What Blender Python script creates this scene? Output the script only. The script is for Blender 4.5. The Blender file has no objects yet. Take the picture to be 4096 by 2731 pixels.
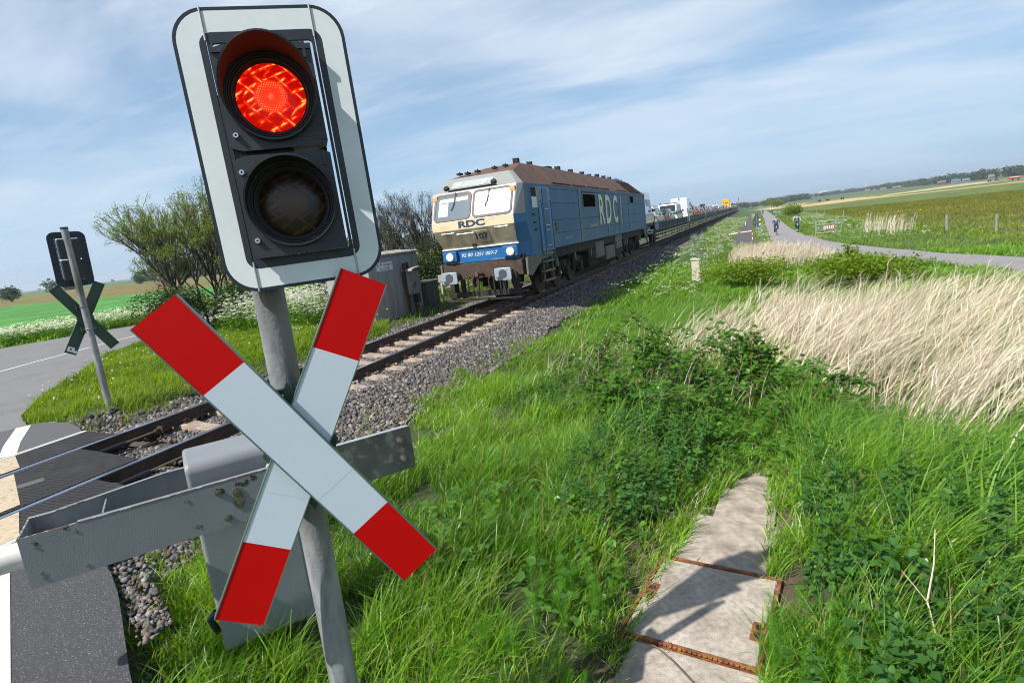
import bpy, bmesh, math, random
import numpy as np
from mathutils import Vector, Matrix, Euler
from mathutils.geometry import delaunay_2d_cdt
D = bpy.data; SC = bpy.context.scene; COL = SC.collection
rng = np.random.default_rng(7); random.seed(7)
R = math.radians
# ------------------------------------------------------------------ camera, sky, sun, exposure
CAM = Vector((7.49, 0.0, 2.095))
def setup_view():
    yaw, pitch, roll = -.4035, -.1834, -.1180
    f = Vector((math.sin(yaw)*math.cos(pitch), math.cos(yaw)*math.cos(pitch), math.sin(pitch)))
    r = Vector((math.cos(yaw), -math.sin(yaw), 0)); u = r.cross(f)
    r2 = math.cos(roll)*r + math.sin(roll)*u; u2 = -math.sin(roll)*r + math.cos(roll)*u
    cd = D.cameras.new('camera'); cam = D.objects.new('camera', cd); COL.objects.link(cam)
    M = Matrix((r2, u2, -f)).transposed().to_4x4(); M.translation = CAM
    cam.matrix_world = M
    cd.sensor_width = 36; cd.lens = 2312/4096*36; cd.clip_start = .05; cd.clip_end = 20000
    SC.camera = cam
setup_view()
SUN = Vector((-.42, -.75, 1.0)).normalized()      # towards the sun
EL = math.asin(SUN.z); AZ = math.atan2(SUN.x, SUN.y)
sl = D.lights.new('sun', 'SUN'); sl.energy = 4.6; sl.angle = R(.55); sl.color = (1, .955, .88)
so = D.objects.new('sun', sl); COL.objects.link(so); so.rotation_euler = SUN.to_track_quat('Z', 'Y').to_euler()
SC.view_settings.view_transform = 'Standard'; SC.view_settings.look = 'None'
SC.view_settings.exposure = .6; SC.view_settings.gamma = 1
SC.cycles.filter_width = 1.05
W = D.worlds.new('World'); SC.world = W; W.use_nodes = True
def build_world():
    nt = W.node_tree; nt.nodes.clear(); N = nt.nodes.new; L = nt.links.new
    out = N('ShaderNodeOutputWorld'); bg = N('ShaderNodeBackground'); bg.inputs[1].default_value = .09
    sky = N('ShaderNodeTexSky'); sky.sky_type = 'NISHITA'; sky.sun_disc = False
    sky.sun_elevation = EL; sky.sun_rotation = AZ % (2*math.pi)
    sky.air_density = 1.0; sky.dust_density = .6; sky.ozone_density = 2.0; sky.altitude = 0
    tc = N('ShaderNodeTexCoord'); sep = N('ShaderNodeSeparateXYZ'); L(tc.outputs['Generated'], sep.inputs[0])
    zz = N('ShaderNodeMath'); zz.operation = 'ADD'; L(sep.outputs[2], zz.inputs[0]); zz.inputs[1].default_value = .16
    zm = N('ShaderNodeMath'); zm.operation = 'MAXIMUM'; L(zz.outputs[0], zm.inputs[0]); zm.inputs[1].default_value = .03
    dx = N('ShaderNodeMath'); dx.operation = 'DIVIDE'; L(sep.outputs[0], dx.inputs[0]); L(zm.outputs[0], dx.inputs[1])
    dy = N('ShaderNodeMath'); dy.operation = 'DIVIDE'; L(sep.outputs[1], dy.inputs[0]); L(zm.outputs[0], dy.inputs[1])
    cb = N('ShaderNodeCombineXYZ'); L(dx.outputs[0], cb.inputs[0]); L(dy.outputs[0], cb.inputs[1])
    def cloud(rot, sc, stretch, lo, hi, det, rough, off):
        mp = N('ShaderNodeMapping'); L(cb.outputs[0], mp.inputs[0]); mp.inputs['Rotation'].default_value = (0, 0, rot)
        mp.inputs['Scale'].default_value = (sc, sc*stretch, 1); mp.inputs['Location'].default_value = (off, off*.7, 0)
        n = N('ShaderNodeTexNoise'); n.inputs['Scale'].default_value = 1; n.inputs['Detail'].default_value = det
        n.inputs['Roughness'].default_value = rough; n.inputs['Distortion'].default_value = .35
        L(mp.outputs[0], n.inputs['Vector'])
        mr = N('ShaderNodeMapRange'); mr.interpolation_type = 'SMOOTHSTEP'; L(n.outputs['Fac'], mr.inputs[0])
        mr.inputs[1].default_value = lo; mr.inputs[2].default_value = hi
        return mr.outputs[0]
    a = cloud(CLOUD_ROT, .50, 1.7, .40, .60, 5, .5, CLOUD_OFF)
    b = cloud(CLOUD_ROT+.25, 1.1, 3.0, .44, .74, 9, .62, 3.1)
    m = N('ShaderNodeMath'); m.operation = 'MULTIPLY_ADD'; L(b, m.inputs[0]); m.inputs[1].default_value = .36; 
    m2 = N('ShaderNodeMath'); m2.operation = 'MULTIPLY'; L(a, m2.inputs[0]); m2.inputs[1].default_value = .75
    L(m2.outputs[0], m.inputs[2])
    mn = N('ShaderNodeMath'); mn.operation = 'MINIMUM'; L(m.outputs[0], mn.inputs[0]); mn.inputs[1].default_value = .95
    # clouds thin out towards the horizon where the air turns to even haze
    mrz = N('ShaderNodeMapRange'); L(sep.outputs[2], mrz.inputs[0]); mrz.inputs[1].default_value = .0; mrz.inputs[2].default_value = .22
    mrz.inputs[3].default_value = .25; mrz.inputs[4].default_value = 1
    mm = N('ShaderNodeMath'); mm.operation = 'MULTIPLY'; L(mn.outputs[0], mm.inputs[0]); L(mrz.outputs[0], mm.inputs[1])
    mix = N('ShaderNodeMix'); mix.data_type = 'RGBA'; L(mm.outputs[0], mix.inputs['Factor'])
    tint = N('ShaderNodeMix'); tint.data_type = 'RGBA'; tint.blend_type = 'MULTIPLY'; tint.inputs['Factor'].default_value = 1
    L(sky.outputs[0], tint.inputs['A']); tint.inputs['B'].default_value = SKY_TINT
    # pale haze blend low over the horizon
    hz = N('ShaderNodeMapRange'); L(sep.outputs[2], hz.inputs[0]); hz.inputs[1].default_value = 0; hz.inputs[2].default_value = .45
    hz.inputs[3].default_value = HZ_AMT; hz.inputs[4].default_value = 0
    hm = N('ShaderNodeMix'); hm.data_type = 'RGBA'; L(hz.outputs[0], hm.inputs['Factor']); L(tint.outputs['Result'], hm.inputs['A']); hm.inputs['B'].default_value = HZ_COL
    L(hm.outputs['Result'], mix.inputs['A']); mix.inputs['B'].default_value = CLOUD_COL
    L(mix.outputs['Result'], bg.inputs[0]); L(bg.outputs[0], out.inputs[0])
CLOUD_ROT = .9; CLOUD_OFF = 1.3
SKY_TINT = (1, 1, 1, 1); HZ_COL = (2.75, 4.4, 6.35, 1); CLOUD_COL = (5.6, 6.35, 7.3, 1); HZ_AMT = .9
build_world()
# ------------------------------------------------------------------ small helpers
def tag(o, label=None, cat=None, group=None, kind=None):
    if label: o['label'] = label
    if cat: o['category'] = cat
    if group: o['group'] = group
    if kind: o['kind'] = kind
    return o
def empty(name, loc=(0, 0, 0), rz=0, label=None, cat=None, group=None):
    o = D.objects.new(name, None); COL.objects.link(o); o.location = loc; o.rotation_euler = (0, 0, rz)
    o.empty_display_size = .1
    return tag(o, label, cat, group)
def copy_tree(o, parent=None):
    c = o.copy(); COL.objects.link(c); c.parent = parent
    for ch in list(o.children): copy_tree(ch, c)
    return c
def ss(a, b, x):
    t = np.clip((np.asarray(x, float)-a)/(b-a), 0, 1); return t*t*(3-2*t)
class MB:
    def __init__(s): s.v = []; s.f = []; s.m = []; s.T = Matrix()
    def add(s, vs, fs, mi=0):
        b = len(s.v); T = s.T
        s.v += [tuple(T @ Vector(v)) for v in vs]; s.f += [tuple(b+i for i in f) for f in fs]; s.m += [mi]*len(fs); return s
    def box(s, x0, x1, y0, y1, z0, z1, mi=0):
        v = [(x, y, z) for z in (z0, z1) for y in (y0, y1) for x in (x0, x1)]
        return s.add(v, [(0, 2, 3, 1), (4, 5, 7, 6), (0, 1, 5, 4), (2, 6, 7, 3), (0, 4, 6, 2), (1, 3, 7, 5)], mi)
    def cbox(s, c, d, mi=0):
        return s.box(c[0]-d[0]/2, c[0]+d[0]/2, c[1]-d[1]/2, c[1]+d[1]/2, c[2]-d[2]/2, c[2]+d[2]/2, mi)
    def tube(s, pts, r, n=10, mi=0, cap=True):
        pts = [Vector(p) for p in pts]; rs = r if isinstance(r, (list, tuple)) else [r]*len(pts)
        vs = []; fs = []; ref = None
        for i, p in enumerate(pts):
            d = (pts[min(i+1, len(pts)-1)]-pts[max(i-1, 0)]).normalized()
            if ref is None: ref = d.orthogonal().normalized()
            ref = (ref-d*ref.dot(d)); ref = ref.normalized() if ref.length > 1e-6 else d.orthogonal().normalized()
            b = d.cross(ref)
            for k in range(n):
                a = 2*math.pi*k/n; vs.append(p+(ref*math.cos(a)+b*math.sin(a))*rs[i])
        for i in range(len(pts)-1):
            for k in range(n):
                a = i*n+k; b_ = i*n+(k+1) % n; fs.append((a, b_, b_+n, a+n))
        if cap: fs.append(tuple(range(n))[::-1]); fs.append(tuple(range((len(pts)-1)*n, len(pts)*n)))
        return s.add(vs, fs, mi)
    def cyl(s, p0, p1, r, n=16, mi=0): return s.tube([p0, p1], r, n, mi)
    def prism(s, poly, a, b, plane='xz', mi=0, mcap=None):
        """poly 2-D outline extruded from a to b along the remaining axis"""
        n = len(poly)
        def P(p, t): return {'xz': (p[0], t, p[1]), 'yz': (t, p[0], p[1]), 'xy': (p[0], p[1], t)}[plane]
        vs = [P(p, a) for p in poly]+[P(p, b) for p in poly]
        fs = [(i, (i+1) % n, (i+1) % n+n, i+n) for i in range(n)]
        s.add(vs, fs, mi); mc = mi if mcap is None else mcap
        s.add(vs, [tuple(range(n))[::-1], tuple(range(n, 2*n))], mc); return s
    def quad(s, a, b, c, d, mi=0): return s.add([a, b, c, d], [(0, 1, 2, 3)], mi)
    def lathe(s, prof, n=24, mi=0):       # profile (r, y) turned about the local y axis
        vs = []; fs = []
        for r, y in prof:
            for k in range(n):
                a = 2*math.pi*k/n; vs.append((r*math.cos(a), y, r*math.sin(a)))
        for i in range(len(prof)-1):
            for k in range(n):
                fs.append((i*n+k, i*n+(k+1) % n, (i+1)*n+(k+1) % n, (i+1)*n+k))
        return s.add(vs, fs, mi)
    def build(s, name, mats, parent=None, smooth=False, bevel=0, seg=2, fixn=True):
        me = D.meshes.new(name); me.from_pydata(s.v, [], s.f)
        mats = mats if isinstance(mats, (list, tuple)) else [mats]
        for m in mats: me.materials.append(m)
        me.polygons.foreach_set('material_index', s.m)
        if fixn:
            bm = bmesh.new(); bm.from_mesh(me)
            if bevel: bmesh.ops.remove_doubles(bm, verts=bm.verts, dist=1e-5)
            bmesh.ops.recalc_face_normals(bm, faces=bm.faces); bm.to_mesh(me); bm.free()
        if smooth:
            me.polygons.foreach_set('use_smooth', [True]*len(me.polygons))
            if hasattr(me, 'set_sharp_from_angle'): me.set_sharp_from_angle(angle=R(40))
        me.update()
        o = D.objects.new(name, me); COL.objects.link(o); o.parent = parent
        if bevel:
            b = o.modifiers.new('bevel', 'BEVEL'); b.width = bevel; b.segments = seg; b.limit_method = 'ANGLE'; b.angle_limit = R(35)
        return o
def npmesh(name, V, F, mats, midx=None, attr=None, smooth=False, parent=None):
    """V (n,3) array; F (m,k) array of equal-sized faces"""
    me = D.meshes.new(name); n, k = F.shape
    me.vertices.add(len(V)); me.vertices.foreach_set('co', np.ascontiguousarray(V, np.float32).ravel())
    me.loops.add(n*k); me.loops.foreach_set('vertex_index', np.ascontiguousarray(F, np.int32).ravel())
    me.polygons.add(n); me.polygons.foreach_set('loop_start', np.arange(0, n*k, k, dtype=np.int32))
    try: me.polygons.foreach_set('loop_total', np.full(n, k, np.int32))
    except Exception: pass
    for m in (mats if isinstance(mats, (list, tuple)) else [mats]): me.materials.append(m)
    if midx is not None: me.polygons.foreach_set('material_index', np.ascontiguousarray(midx, np.int32))
    if smooth: me.polygons.foreach_set('use_smooth', np.ones(n, bool))
    if attr is not None:
        for nm, a in attr.items():
            a = np.asarray(a, np.float32)
            if a.ndim == 1:
                at = me.attributes.new(nm, 'FLOAT', 'POINT'); at.data.foreach_set('value', a)
            else:
                at = me.attributes.new(nm, 'FLOAT_COLOR', 'POINT'); at.data.foreach_set('color', np.c_[a, np.ones(len(a))].astype(np.float32).ravel())
    me.update(calc_edges=True)
    o = D.objects.new(name, me); COL.objects.link(o); o.parent = parent
    return o
def inpoly(x, y, poly):
    x = np.asarray(x); y = np.asarray(y); c = np.zeros(x.shape, bool); n = len(poly)
    for i in range(n):
        x0, y0 = poly[i]; x1, y1 = poly[(i+1) % n]
        if y0 == y1: continue
        k = ((y0 > y) != (y1 > y)) & (x < (x1-x0)*(y-y0)/(y1-y0)+x0); c ^= k
    return c
# ------------------------------------------------------------------ materials
def mat(name, col=(.5, .5, .5), rough=.6, metal=0, var=0, vscale=8, col2=None, c2amt=.5, c2scale=3, c2lo=.5, c2hi=.62, bump=0, bscale=60, coat=0, emit=None, estr=1, trans=0, attr=None, spec=.5, stretch=None, det=6):
    m = D.materials.new(name); m.use_nodes = True; nt = m.node_tree; N = nt.nodes.new; L = nt.links.new
    b = nt.nodes['Principled BSDF']; b.inputs['Roughness'].default_value = rough; b.inputs['Metallic'].default_value = metal
    b.inputs['Specular IOR Level'].default_value = spec
    b.inputs['Coat Weight'].default_value = coat; b.inputs['Base Color'].default_value = (*col, 1)
    tc = N('ShaderNodeTexCoord'); vec = tc.outputs['Object']
    if stretch:
        mp = N('ShaderNodeMapping'); mp.inputs['Scale'].default_value = stretch; L(vec, mp.inputs[0]); vec2 = mp.outputs[0]
    else: vec2 = vec
    cur = None
    def noise(s, v, d=det):
        n = N('ShaderNodeTexNoise'); n.inputs['Scale'].default_value = s; n.inputs['Detail'].default_value = d; L(v, n.inputs['Vector']); return n
    base = None
    if attr:
        at = N('ShaderNodeAttribute'); at.attribute_name = attr; base = at.outputs['Color']
    if col2 is not None:
        n = noise(c2scale, vec2); mr = N('ShaderNodeMapRange'); mr.inputs[1].default_value = c2lo; mr.inputs[2].default_value = c2hi
        mr.inputs[4].default_value = c2amt; L(n.outputs['Fac'], mr.inputs[0])
        mx = N('ShaderNodeMix'); mx.data_type = 'RGBA'; L(mr.outputs[0], mx.inputs['Factor']); mx.inputs['A'].default_value = (*col, 1)
        if base: L(base, mx.inputs['A'])
        mx.inputs['B'].default_value = (*col2, 1); base = mx.outputs['Result']
    if var:
        n = noise(vscale, vec2); hs = N('ShaderNodeHueSaturation'); mr = N('ShaderNodeMapRange'); L(n.outputs['Fac'], mr.inputs[0])
        mr.inputs[1].default_value = .25; mr.inputs[2].default_value = .75
        mr.inputs[3].default_value = 1-var; mr.inputs[4].default_value = 1+var; L(mr.outputs[0], hs.inputs['Value']); hs.inputs['Color'].default_value = (*col, 1)
        if base: L(base, hs.inputs['Color'])
        base = hs.outputs['Color']
    if base: L(base, b.inputs['Base Color'])
    if bump:
        n = noise(bscale, vec, 4); bp = N('ShaderNodeBump'); bp.inputs['Strength'].default_value = bump; bp.inputs['Distance'].default_value = .01
        L(n.outputs['Fac'], bp.inputs['Height']); L(bp.outputs[0], b.inputs['Normal'])
    if emit: b.inputs['Emission Color'].default_value = (*emit, 1); b.inputs['Emission Strength'].default_value = estr
    if trans: b.inputs['Transmission Weight'].default_value = trans
    return m
def leafmat(name, c1, c2, trans=.45, rough=.5, spec=.3, c3=None, c3amt=.12, tcol=None, zone=None):
    """foliage: natural colour spread per leaf from attribute rnd, light passing through"""
    m = D.materials.new(name); m.use_nodes = True; nt = m.node_tree; nt.nodes.clear(); N = nt.nodes.new; L = nt.links.new
    out = N('ShaderNodeOutputMaterial'); at = N('ShaderNodeAttribute'); at.attribute_name = 'rnd'
    cr = N('ShaderNodeValToRGB'); L(at.outputs['Fac'], cr.inputs[0]); e = cr.color_ramp.elements
    e[0].color = (*c1, 1); e[1].color = (*c2, 1); e[1].position = 1-c3amt if c3 else 1
    if c3: x = e.new(1.0); x.color = (*c3, 1)
    pr = N('ShaderNodeBsdfPrincipled'); L(cr.outputs[0], pr.inputs['Base Color']); pr.inputs['Roughness'].default_value = rough
    pr.inputs['Specular IOR Level'].default_value = spec
    tr = N('ShaderNodeBsdfTranslucent'); hs = N('ShaderNodeHueSaturation'); L(cr.outputs[0], hs.inputs['Color']); hs.inputs['Value'].default_value = 1.35; hs.inputs['Hue'].default_value = .485; hs.inputs['Saturation'].default_value = 1.1
    L(hs.outputs[0], tr.inputs[0]); mx = N('ShaderNodeMixShader'); mx.inputs[0].default_value = trans
    L(pr.outputs[0], mx.inputs[1]); L(tr.outputs[0], mx.inputs[2]); L(mx.outputs[0], out.inputs[0]); return m
Mt = {}
Mt['galv'] = mat('galvanised_steel', (.27, .28, .29), .5, .2, .45, 22, (.085, .07, .05), .9, 5.5, .47, .60, .25, 60, stretch=(1, 1, .3), det=9)
Mt['galv_dark'] = mat('weathered_zinc', (.13, .14, .145), .42, .6, .3, 7, (.26, .27, .27), .6, 14, .56, .6, .05, 50)
Mt['zinc'] = mat('zinc_plate_edge', (.55, .57, .58), .4, .6, .2, 60, stretch=(1, 1, 14))
Mt['greypaint'] = mat('grey_painted_casting', (.20, .215, .23), .45, 0, .10, 5, (.21, .185, .14), .35, 2.4, .55, .75, .22, 140)
Mt['rust'] = mat('rust', (.16, .05, .02), .9, 0, .4, 20, (.32, .12, .04), .7, 9, .45, .6, .6, 80)
Mt['rustdark'] = mat('dark_rust', (.06, .03, .02), .9, 0, .4, 20, bump=.4)
Mt['bolt'] = mat('zinc_bolt', (.15, .14, .12), .4, .5, .2, 30)
Mt['black'] = mat('black_plastic', (.018, .02, .023), .45, 0, .25, 6, bump=.05)
Mt['charcoal'] = mat('charcoal_plastic', (.022, .025, .030), .45, 0, .15, 4, (.04, .042, .046), .25, 3, .5, .7, .06, 160)
Mt['navyblack'] = mat('blue_black_edge', (.013, .018, .032), .4)
Mt['inner'] = mat('visor_inner', (.012, .012, .013), .7)
Mt['whiteboard'] = mat('off_white_sheet', (.70, .74, .73), .35, 0, .03, 30, (.45, .42, .34), .5, 45, .74, .80)
Mt['green'] = mat('dark_green_aluminium', (.035, .075, .05), .4, .1, .1, 4)
Mt['greenedge'] = mat('grey_green_edge', (.14, .2, .16), .35, .3, .1, 5)
Mt['white'] = mat('white_paint', (.78, .79, .78), .35, 0, .05, 4)
Mt['yellow'] = mat('yellow_paint', (.85, .45, .01), .4, 0, .05, 4)
Mt['rubber'] = mat('ribbed_rubber', (.016, .0145, .014), .7, 0, .3, 5, (.04, .036, .033), .5, 2, .5, .7, .2, 80)
Mt['concrete'] = mat('weathered_concrete', (.36, .33, .29), .85, 0, .22, 14, (.2, .18, .15), .5, 3, .5, .7, .35, 90)
Mt['sleeper'] = mat('rusty_concrete_sleeper', (.34, .265, .20), .9, 0, .3, 9, (.20, .145, .11), .6, 5, .45, .65, .4, 70)
Mt['hut'] = mat('streaked_concrete_wall', (.30, .30, .29), .85, 0, .16, 3, (.13, .12, .1), .55, 2.2, .52, .72, .15, 60, stretch=(1.6, 1.6, .35))
Mt['roofc'] = mat('lichen_concrete', (.3, .27, .23), .9, 0, .4, 16, (.09, .085, .07), .8, 7, .5, .62, .4, 60)
Mt['railside'] = mat('rail_rust', (.055, .034, .024), .75, .2, .35, 14, (.1, .05, .03), .6, 5, .5, .65, .2, 90)
Mt['railtop'] = mat('polished_rail', (.5, .52, .56), .22, 1, .1, 5)
Mt['stone'] = mat('ballast_stone', (.2, .17, .15), .85, 0, .1, 30, attr='tone', bump=.3, bscale=90)
Mt['bedding'] = mat('ballast_bed', (.06, .05, .042), .95, 0, .6, 45, (.11, .095, .08), .8, 60, .45, .6, 1, 45)
Mt['lineW'] = mat('road_line_paint', (.62, .6, .55), .7, 0, .1, 30, (.3, .29, .27), .5, 20, .6, .66)
Mt['lineY'] = mat('worn_cream_paint', (.44, .36, .24), .7, 0, .2, 20, (.12, .1, .08), .6, 14, .58, .66)
Mt['glass'] = mat('dark_glass', (.02, .03, .035), .06, 0, spec=.8)
Mt['tyre'] = mat('tyre_rubber', (.015, .015, .016), .8)
Mt['chrome'] = mat('bright_metal', (.6, .62, .65), .25, .9)
Mt['redlamp'] = mat('red_lamp_plastic', (.45, .01, .01), .2, 0, coat=.5)
Mt['redpaint'] = mat('red_paint', (.5, .012, .012), .45)
Mt['wood'] = mat('grey_wood', (.2, .18, .15), .9, 0, .3, 12, stretch=(1, 1, .15), bump=.4)
# ------------------------------------------------------------------ terrain heights
def H(x, y):
    x = np.asarray(x, float); y = np.asarray(y, float); a = np.abs(x)
    bed = np.where(a < 1.28, -.36, -.225)*(a < 1.45)+(a >= 1.45)*np.where(a < 1.45, -.225, -.225-(np.minimum(a, 2.6)-1.45)*.26)
    rb = -.32-.70*ss(3.5, 15, y)-.25*ss(16, 40, x)
    rb = rb-.22*np.exp(-((x-9.3)/1.3)**2)*ss(4, 8, y)*(1-ss(24, 32, y))
    right = bed*(1-ss(2.2, 5.4, x))+rb*ss(2.2, 5.4, x)
    lb = -.04-.14*ss(-5, -10, x)-.12*ss(9, 16, y)*(1-ss(-5, -10, x))-.5*ss(-20.5, -34, x)
    left = bed*(1-ss(1.7, 2.9, a))+lb*ss(1.7, 2.9, a)
    z = np.where(x > 0, right, left)
    # made-up ground level with the rails where the road crosses
    road = np.where(x < 4.4, 0, 0)-.03
    cross = (1-ss(4.3, 5.6, x))*(1-ss(-.4, .5, y-(1.62+(4.6-x)*.47)))
    cross = np.where(x < -3.2, 0, cross)
    z = z*(1-cross)+(-.035)*cross
    sb = ss(6.2, 6.7, x)*(1-ss(7.6, 8.2, x))*(1-ss(5.6, 6.6, y)); z = z*(1-sb)+(-.385-.07*ss(3.8, 5.5, y))*sb
    far = ss(1, 2, np.hypot(x-7, y)/40)
    z = z+4.5*ss(600, 1700, np.hypot(x, y))*(x > 60)
    n = np.sin(x*.9+1.3*np.sin(y*.31))*np.cos(y*.7+.8*np.sin(x*.4))
    z = z+n*.03*far+n*.02*ss(3, 5, a)*(1-ss(-4, -5, x)*(x < 0))*ss(5, 9, y)
    return z
ROAD = [(4.62, 1.50), (4.42, 1.62), (4.24, 1.72), (3.74, 2.02), (3.40, 2.22), (3.05, 2.40), (1.53, 3.05), (-1.6, 5.02), (-2.0, 5.22), (-3.0, 5.42), (-3.36, 5.24), (-4.2, 5.6), (-6.0, 6.95), (-8.5, 9.2),
        (-11.1, 11.45), (-12.5, 13.4), (-13.3, 15.2), (-14.2, 19), (-15, 26), (-15, 60), (-21.5, 60), (-21.5, 26), (-20.3, 18.6), (-21.2, 15.6), (-22.2, 13), (-26, 6), (-34, -8), (5.4, -8)]
CPATH = [(12.3, 290), (10.53, 150), (9.77, 101), (9.16, 61), (9.1, 50.5), (9.6, 44.5), (11.11, 38.2), (12.57, 32.4), (13.8, 28.2), (15.4, 23), (17.5, 16), (20, 8), (24, 8), (21.3, 18), (18.6, 24.5), (16.94, 27.4), (15.42, 31.6), (14.48, 35.5),
         (13.17, 41.4), (12.48, 47), (12.25, 51), (11.87, 56), (11.78, 72.9), (12.69, 136), (14.6, 290)]
CINDER = [(6.1, 52), (5.9, 62), (6.0, 80), (6.4, 120), (7.6, 190), (8.2, 190), (8.0, 120), (7.8, 90), (7.9, 66), (8.0, 52)]
REEDZ = [(7.75, 15.8), (7.95, 13), (8.2, 9.9), (8.6, 7.9), (9.25, 6.9), (10, 6.5), (12, 5.4), (17, 4.5), (17.5, 12.5), (15, 15.5), (13, 18), (10.5, 19.5), (8, 19)]
REEDZ2 = [(6.7, 31), (6.3, 41), (9.0, 42.5), (10.2, 38), (11.6, 33), (11, 30), (8.5, 29.5)]
def lerpc(a, b, t): t = np.asarray(t)[:, None]; return a*(1-t)+b*t
def fnoise(x, y, s, seed=0):
    r = np.random.default_rng(seed); o = np.zeros(np.shape(x)); amp = 1; tot = 0
    for i in range(4):
        for _ in range(3):
            an = r.uniform(0, 6.28); ph = r.uniform(0, 6.28, 2); k = s*(2**i)*r.uniform(.7, 1.4)
            u = x*math.cos(an)+y*math.sin(an); v = -x*math.sin(an)+y*math.cos(an)
            o = o+amp*np.sin(u*k+ph[0]+1.7*np.sin(v*k*.6+ph[1])); tot += amp
        amp *= .6
    return o/tot*1.6
def gcolor(x, y):
    n = len(x); C = np.tile(np.array([.045, .085, .014]), (n, 1))                 # rough grass sward
    def mixin(mask, col): 
        nonlocal C
        C = C*(1-mask[:, None])+np.array(col)*mask[:, None]
    r = np.hypot(x-7.5, y)
    nz = fnoise(x, y, .05, 3); nf = fnoise(x, y, .6, 4)
    soil = (r < 30); mixin(soil*.6, (.028, .030, .012))
    # right-hand meadow : olive brown with greener drifts, bands of pale reed far out
    m = ss(15, 22, x+np.minimum(0, (y-30))*.0)*ss(25, 40, y)*1.0; m = ss(18, 20, x)*np.where(y > 8, 1, 0)
    C = C*(1-m[:, None])+m[:, None]*lerpc(np.array([.115, .105, .016]), np.array([.075, .135, .012]), ss(-.3, .5, fnoise(x, y*1.6, .035, 11)+.25*nf))
    mb = m*ss(95, 200, r)*ss(-.2, .25, fnoise(x*.35, y, .012, 12)); mixin(mb*.7, (.12, .095, .02))
    d = x*.42+y*.9                                                              # bands across the view
    for a, b, c, amt, sd in ((255, 300, (.10, .16, .03), .8, 21), (300, 335, (.40, .30, .13), .85, 22), (345, 430, (.09, .14, .04), .8, 23), (430, 470, (.36, .29, .14), .7, 24), (470, 640, (.07, .12, .04), .8, 25), (640, 680, (.34, .28, .15), .6, 26), (690, 4000, (.06, .10, .035), .85, 27)):
        wob = fnoise(x, y, .01, sd)*22; k = ss(a-6, a+6, d+wob)*(1-ss(b-6, b+6, d+wob))*(x > 13)*(y > 100)
        if amt > .6 or True: k = k*(1 if amt >= .8 else (fnoise(x, y, .008, sd+9) > -.35))
        mixin(k*amt, c)
    for pl, cc in (([(26, 262), (48, 300), (70, 340), (72, 450), (45, 400), (28, 330)], (.46, .34, .15)), ([(14, 300), (24, 350), (40, 395), (52, 540), (25, 500), (12, 380)], (.42, .32, .16)), ([(78, 370), (120, 410), (185, 560), (185, 640), (120, 500), (75, 400)], (.42, .35, .18))):
        mixin(inpoly(x+fnoise(x, y, .05, 8)*6, y+fnoise(x, y, .04, 9)*14, pl)*.9, cc)
    k = ((fnoise(x*1.4, y*.4, .012, 40) > .3) & (x > 24) & (y > 190) & (d < 300)); mixin(k*.7, (.36, .28, .13))
    # left : verge, young green crop, brownish meadow, far pasture
    L = (x < -14)
    e = -x*.52-y*.45 + 0                                                          # distance grows to the left
    rl = np.hypot(x+21, y-16)
    lx = -x
    mixin(L*ss(24, 27, lx+.0*y)*1.0, (.045, .19, .018))
    yb = y+.09*(x+83); far = L*ss(67, 71, yb); mixin(far, (.12, .12, .018)); mixin(far*ss(0, .5, nz)*.5, (.17, .095, .025))
    mixin(L*ss(215, 235, yb), (.05, .12, .03)); mixin(L*ss(360, 400, yb)*.8, (.07, .11, .05))
    mixin(ss(6.3, 6.6, x)*(1-ss(7.7, 8.0, x))*(y < 6.4)*(y > 0), (.075, .055, .038))
    # beside the track
    mixin(((np.abs(x) < 2.4) & (y > 3)).astype(float), (.10, .085, .07))
    mixin(inpoly(x, y, CINDER).astype(float)*.95, (.07, .06, .055))
    mixin(ss(9, 14, y)*((x > 11.5) & (x < 13.5) & (y > 52) & (y < 56)), (.2, .16, .11))
    C = C*(1+.25*nf)[:, None]
    return np.clip(C, .004, 1)
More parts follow.
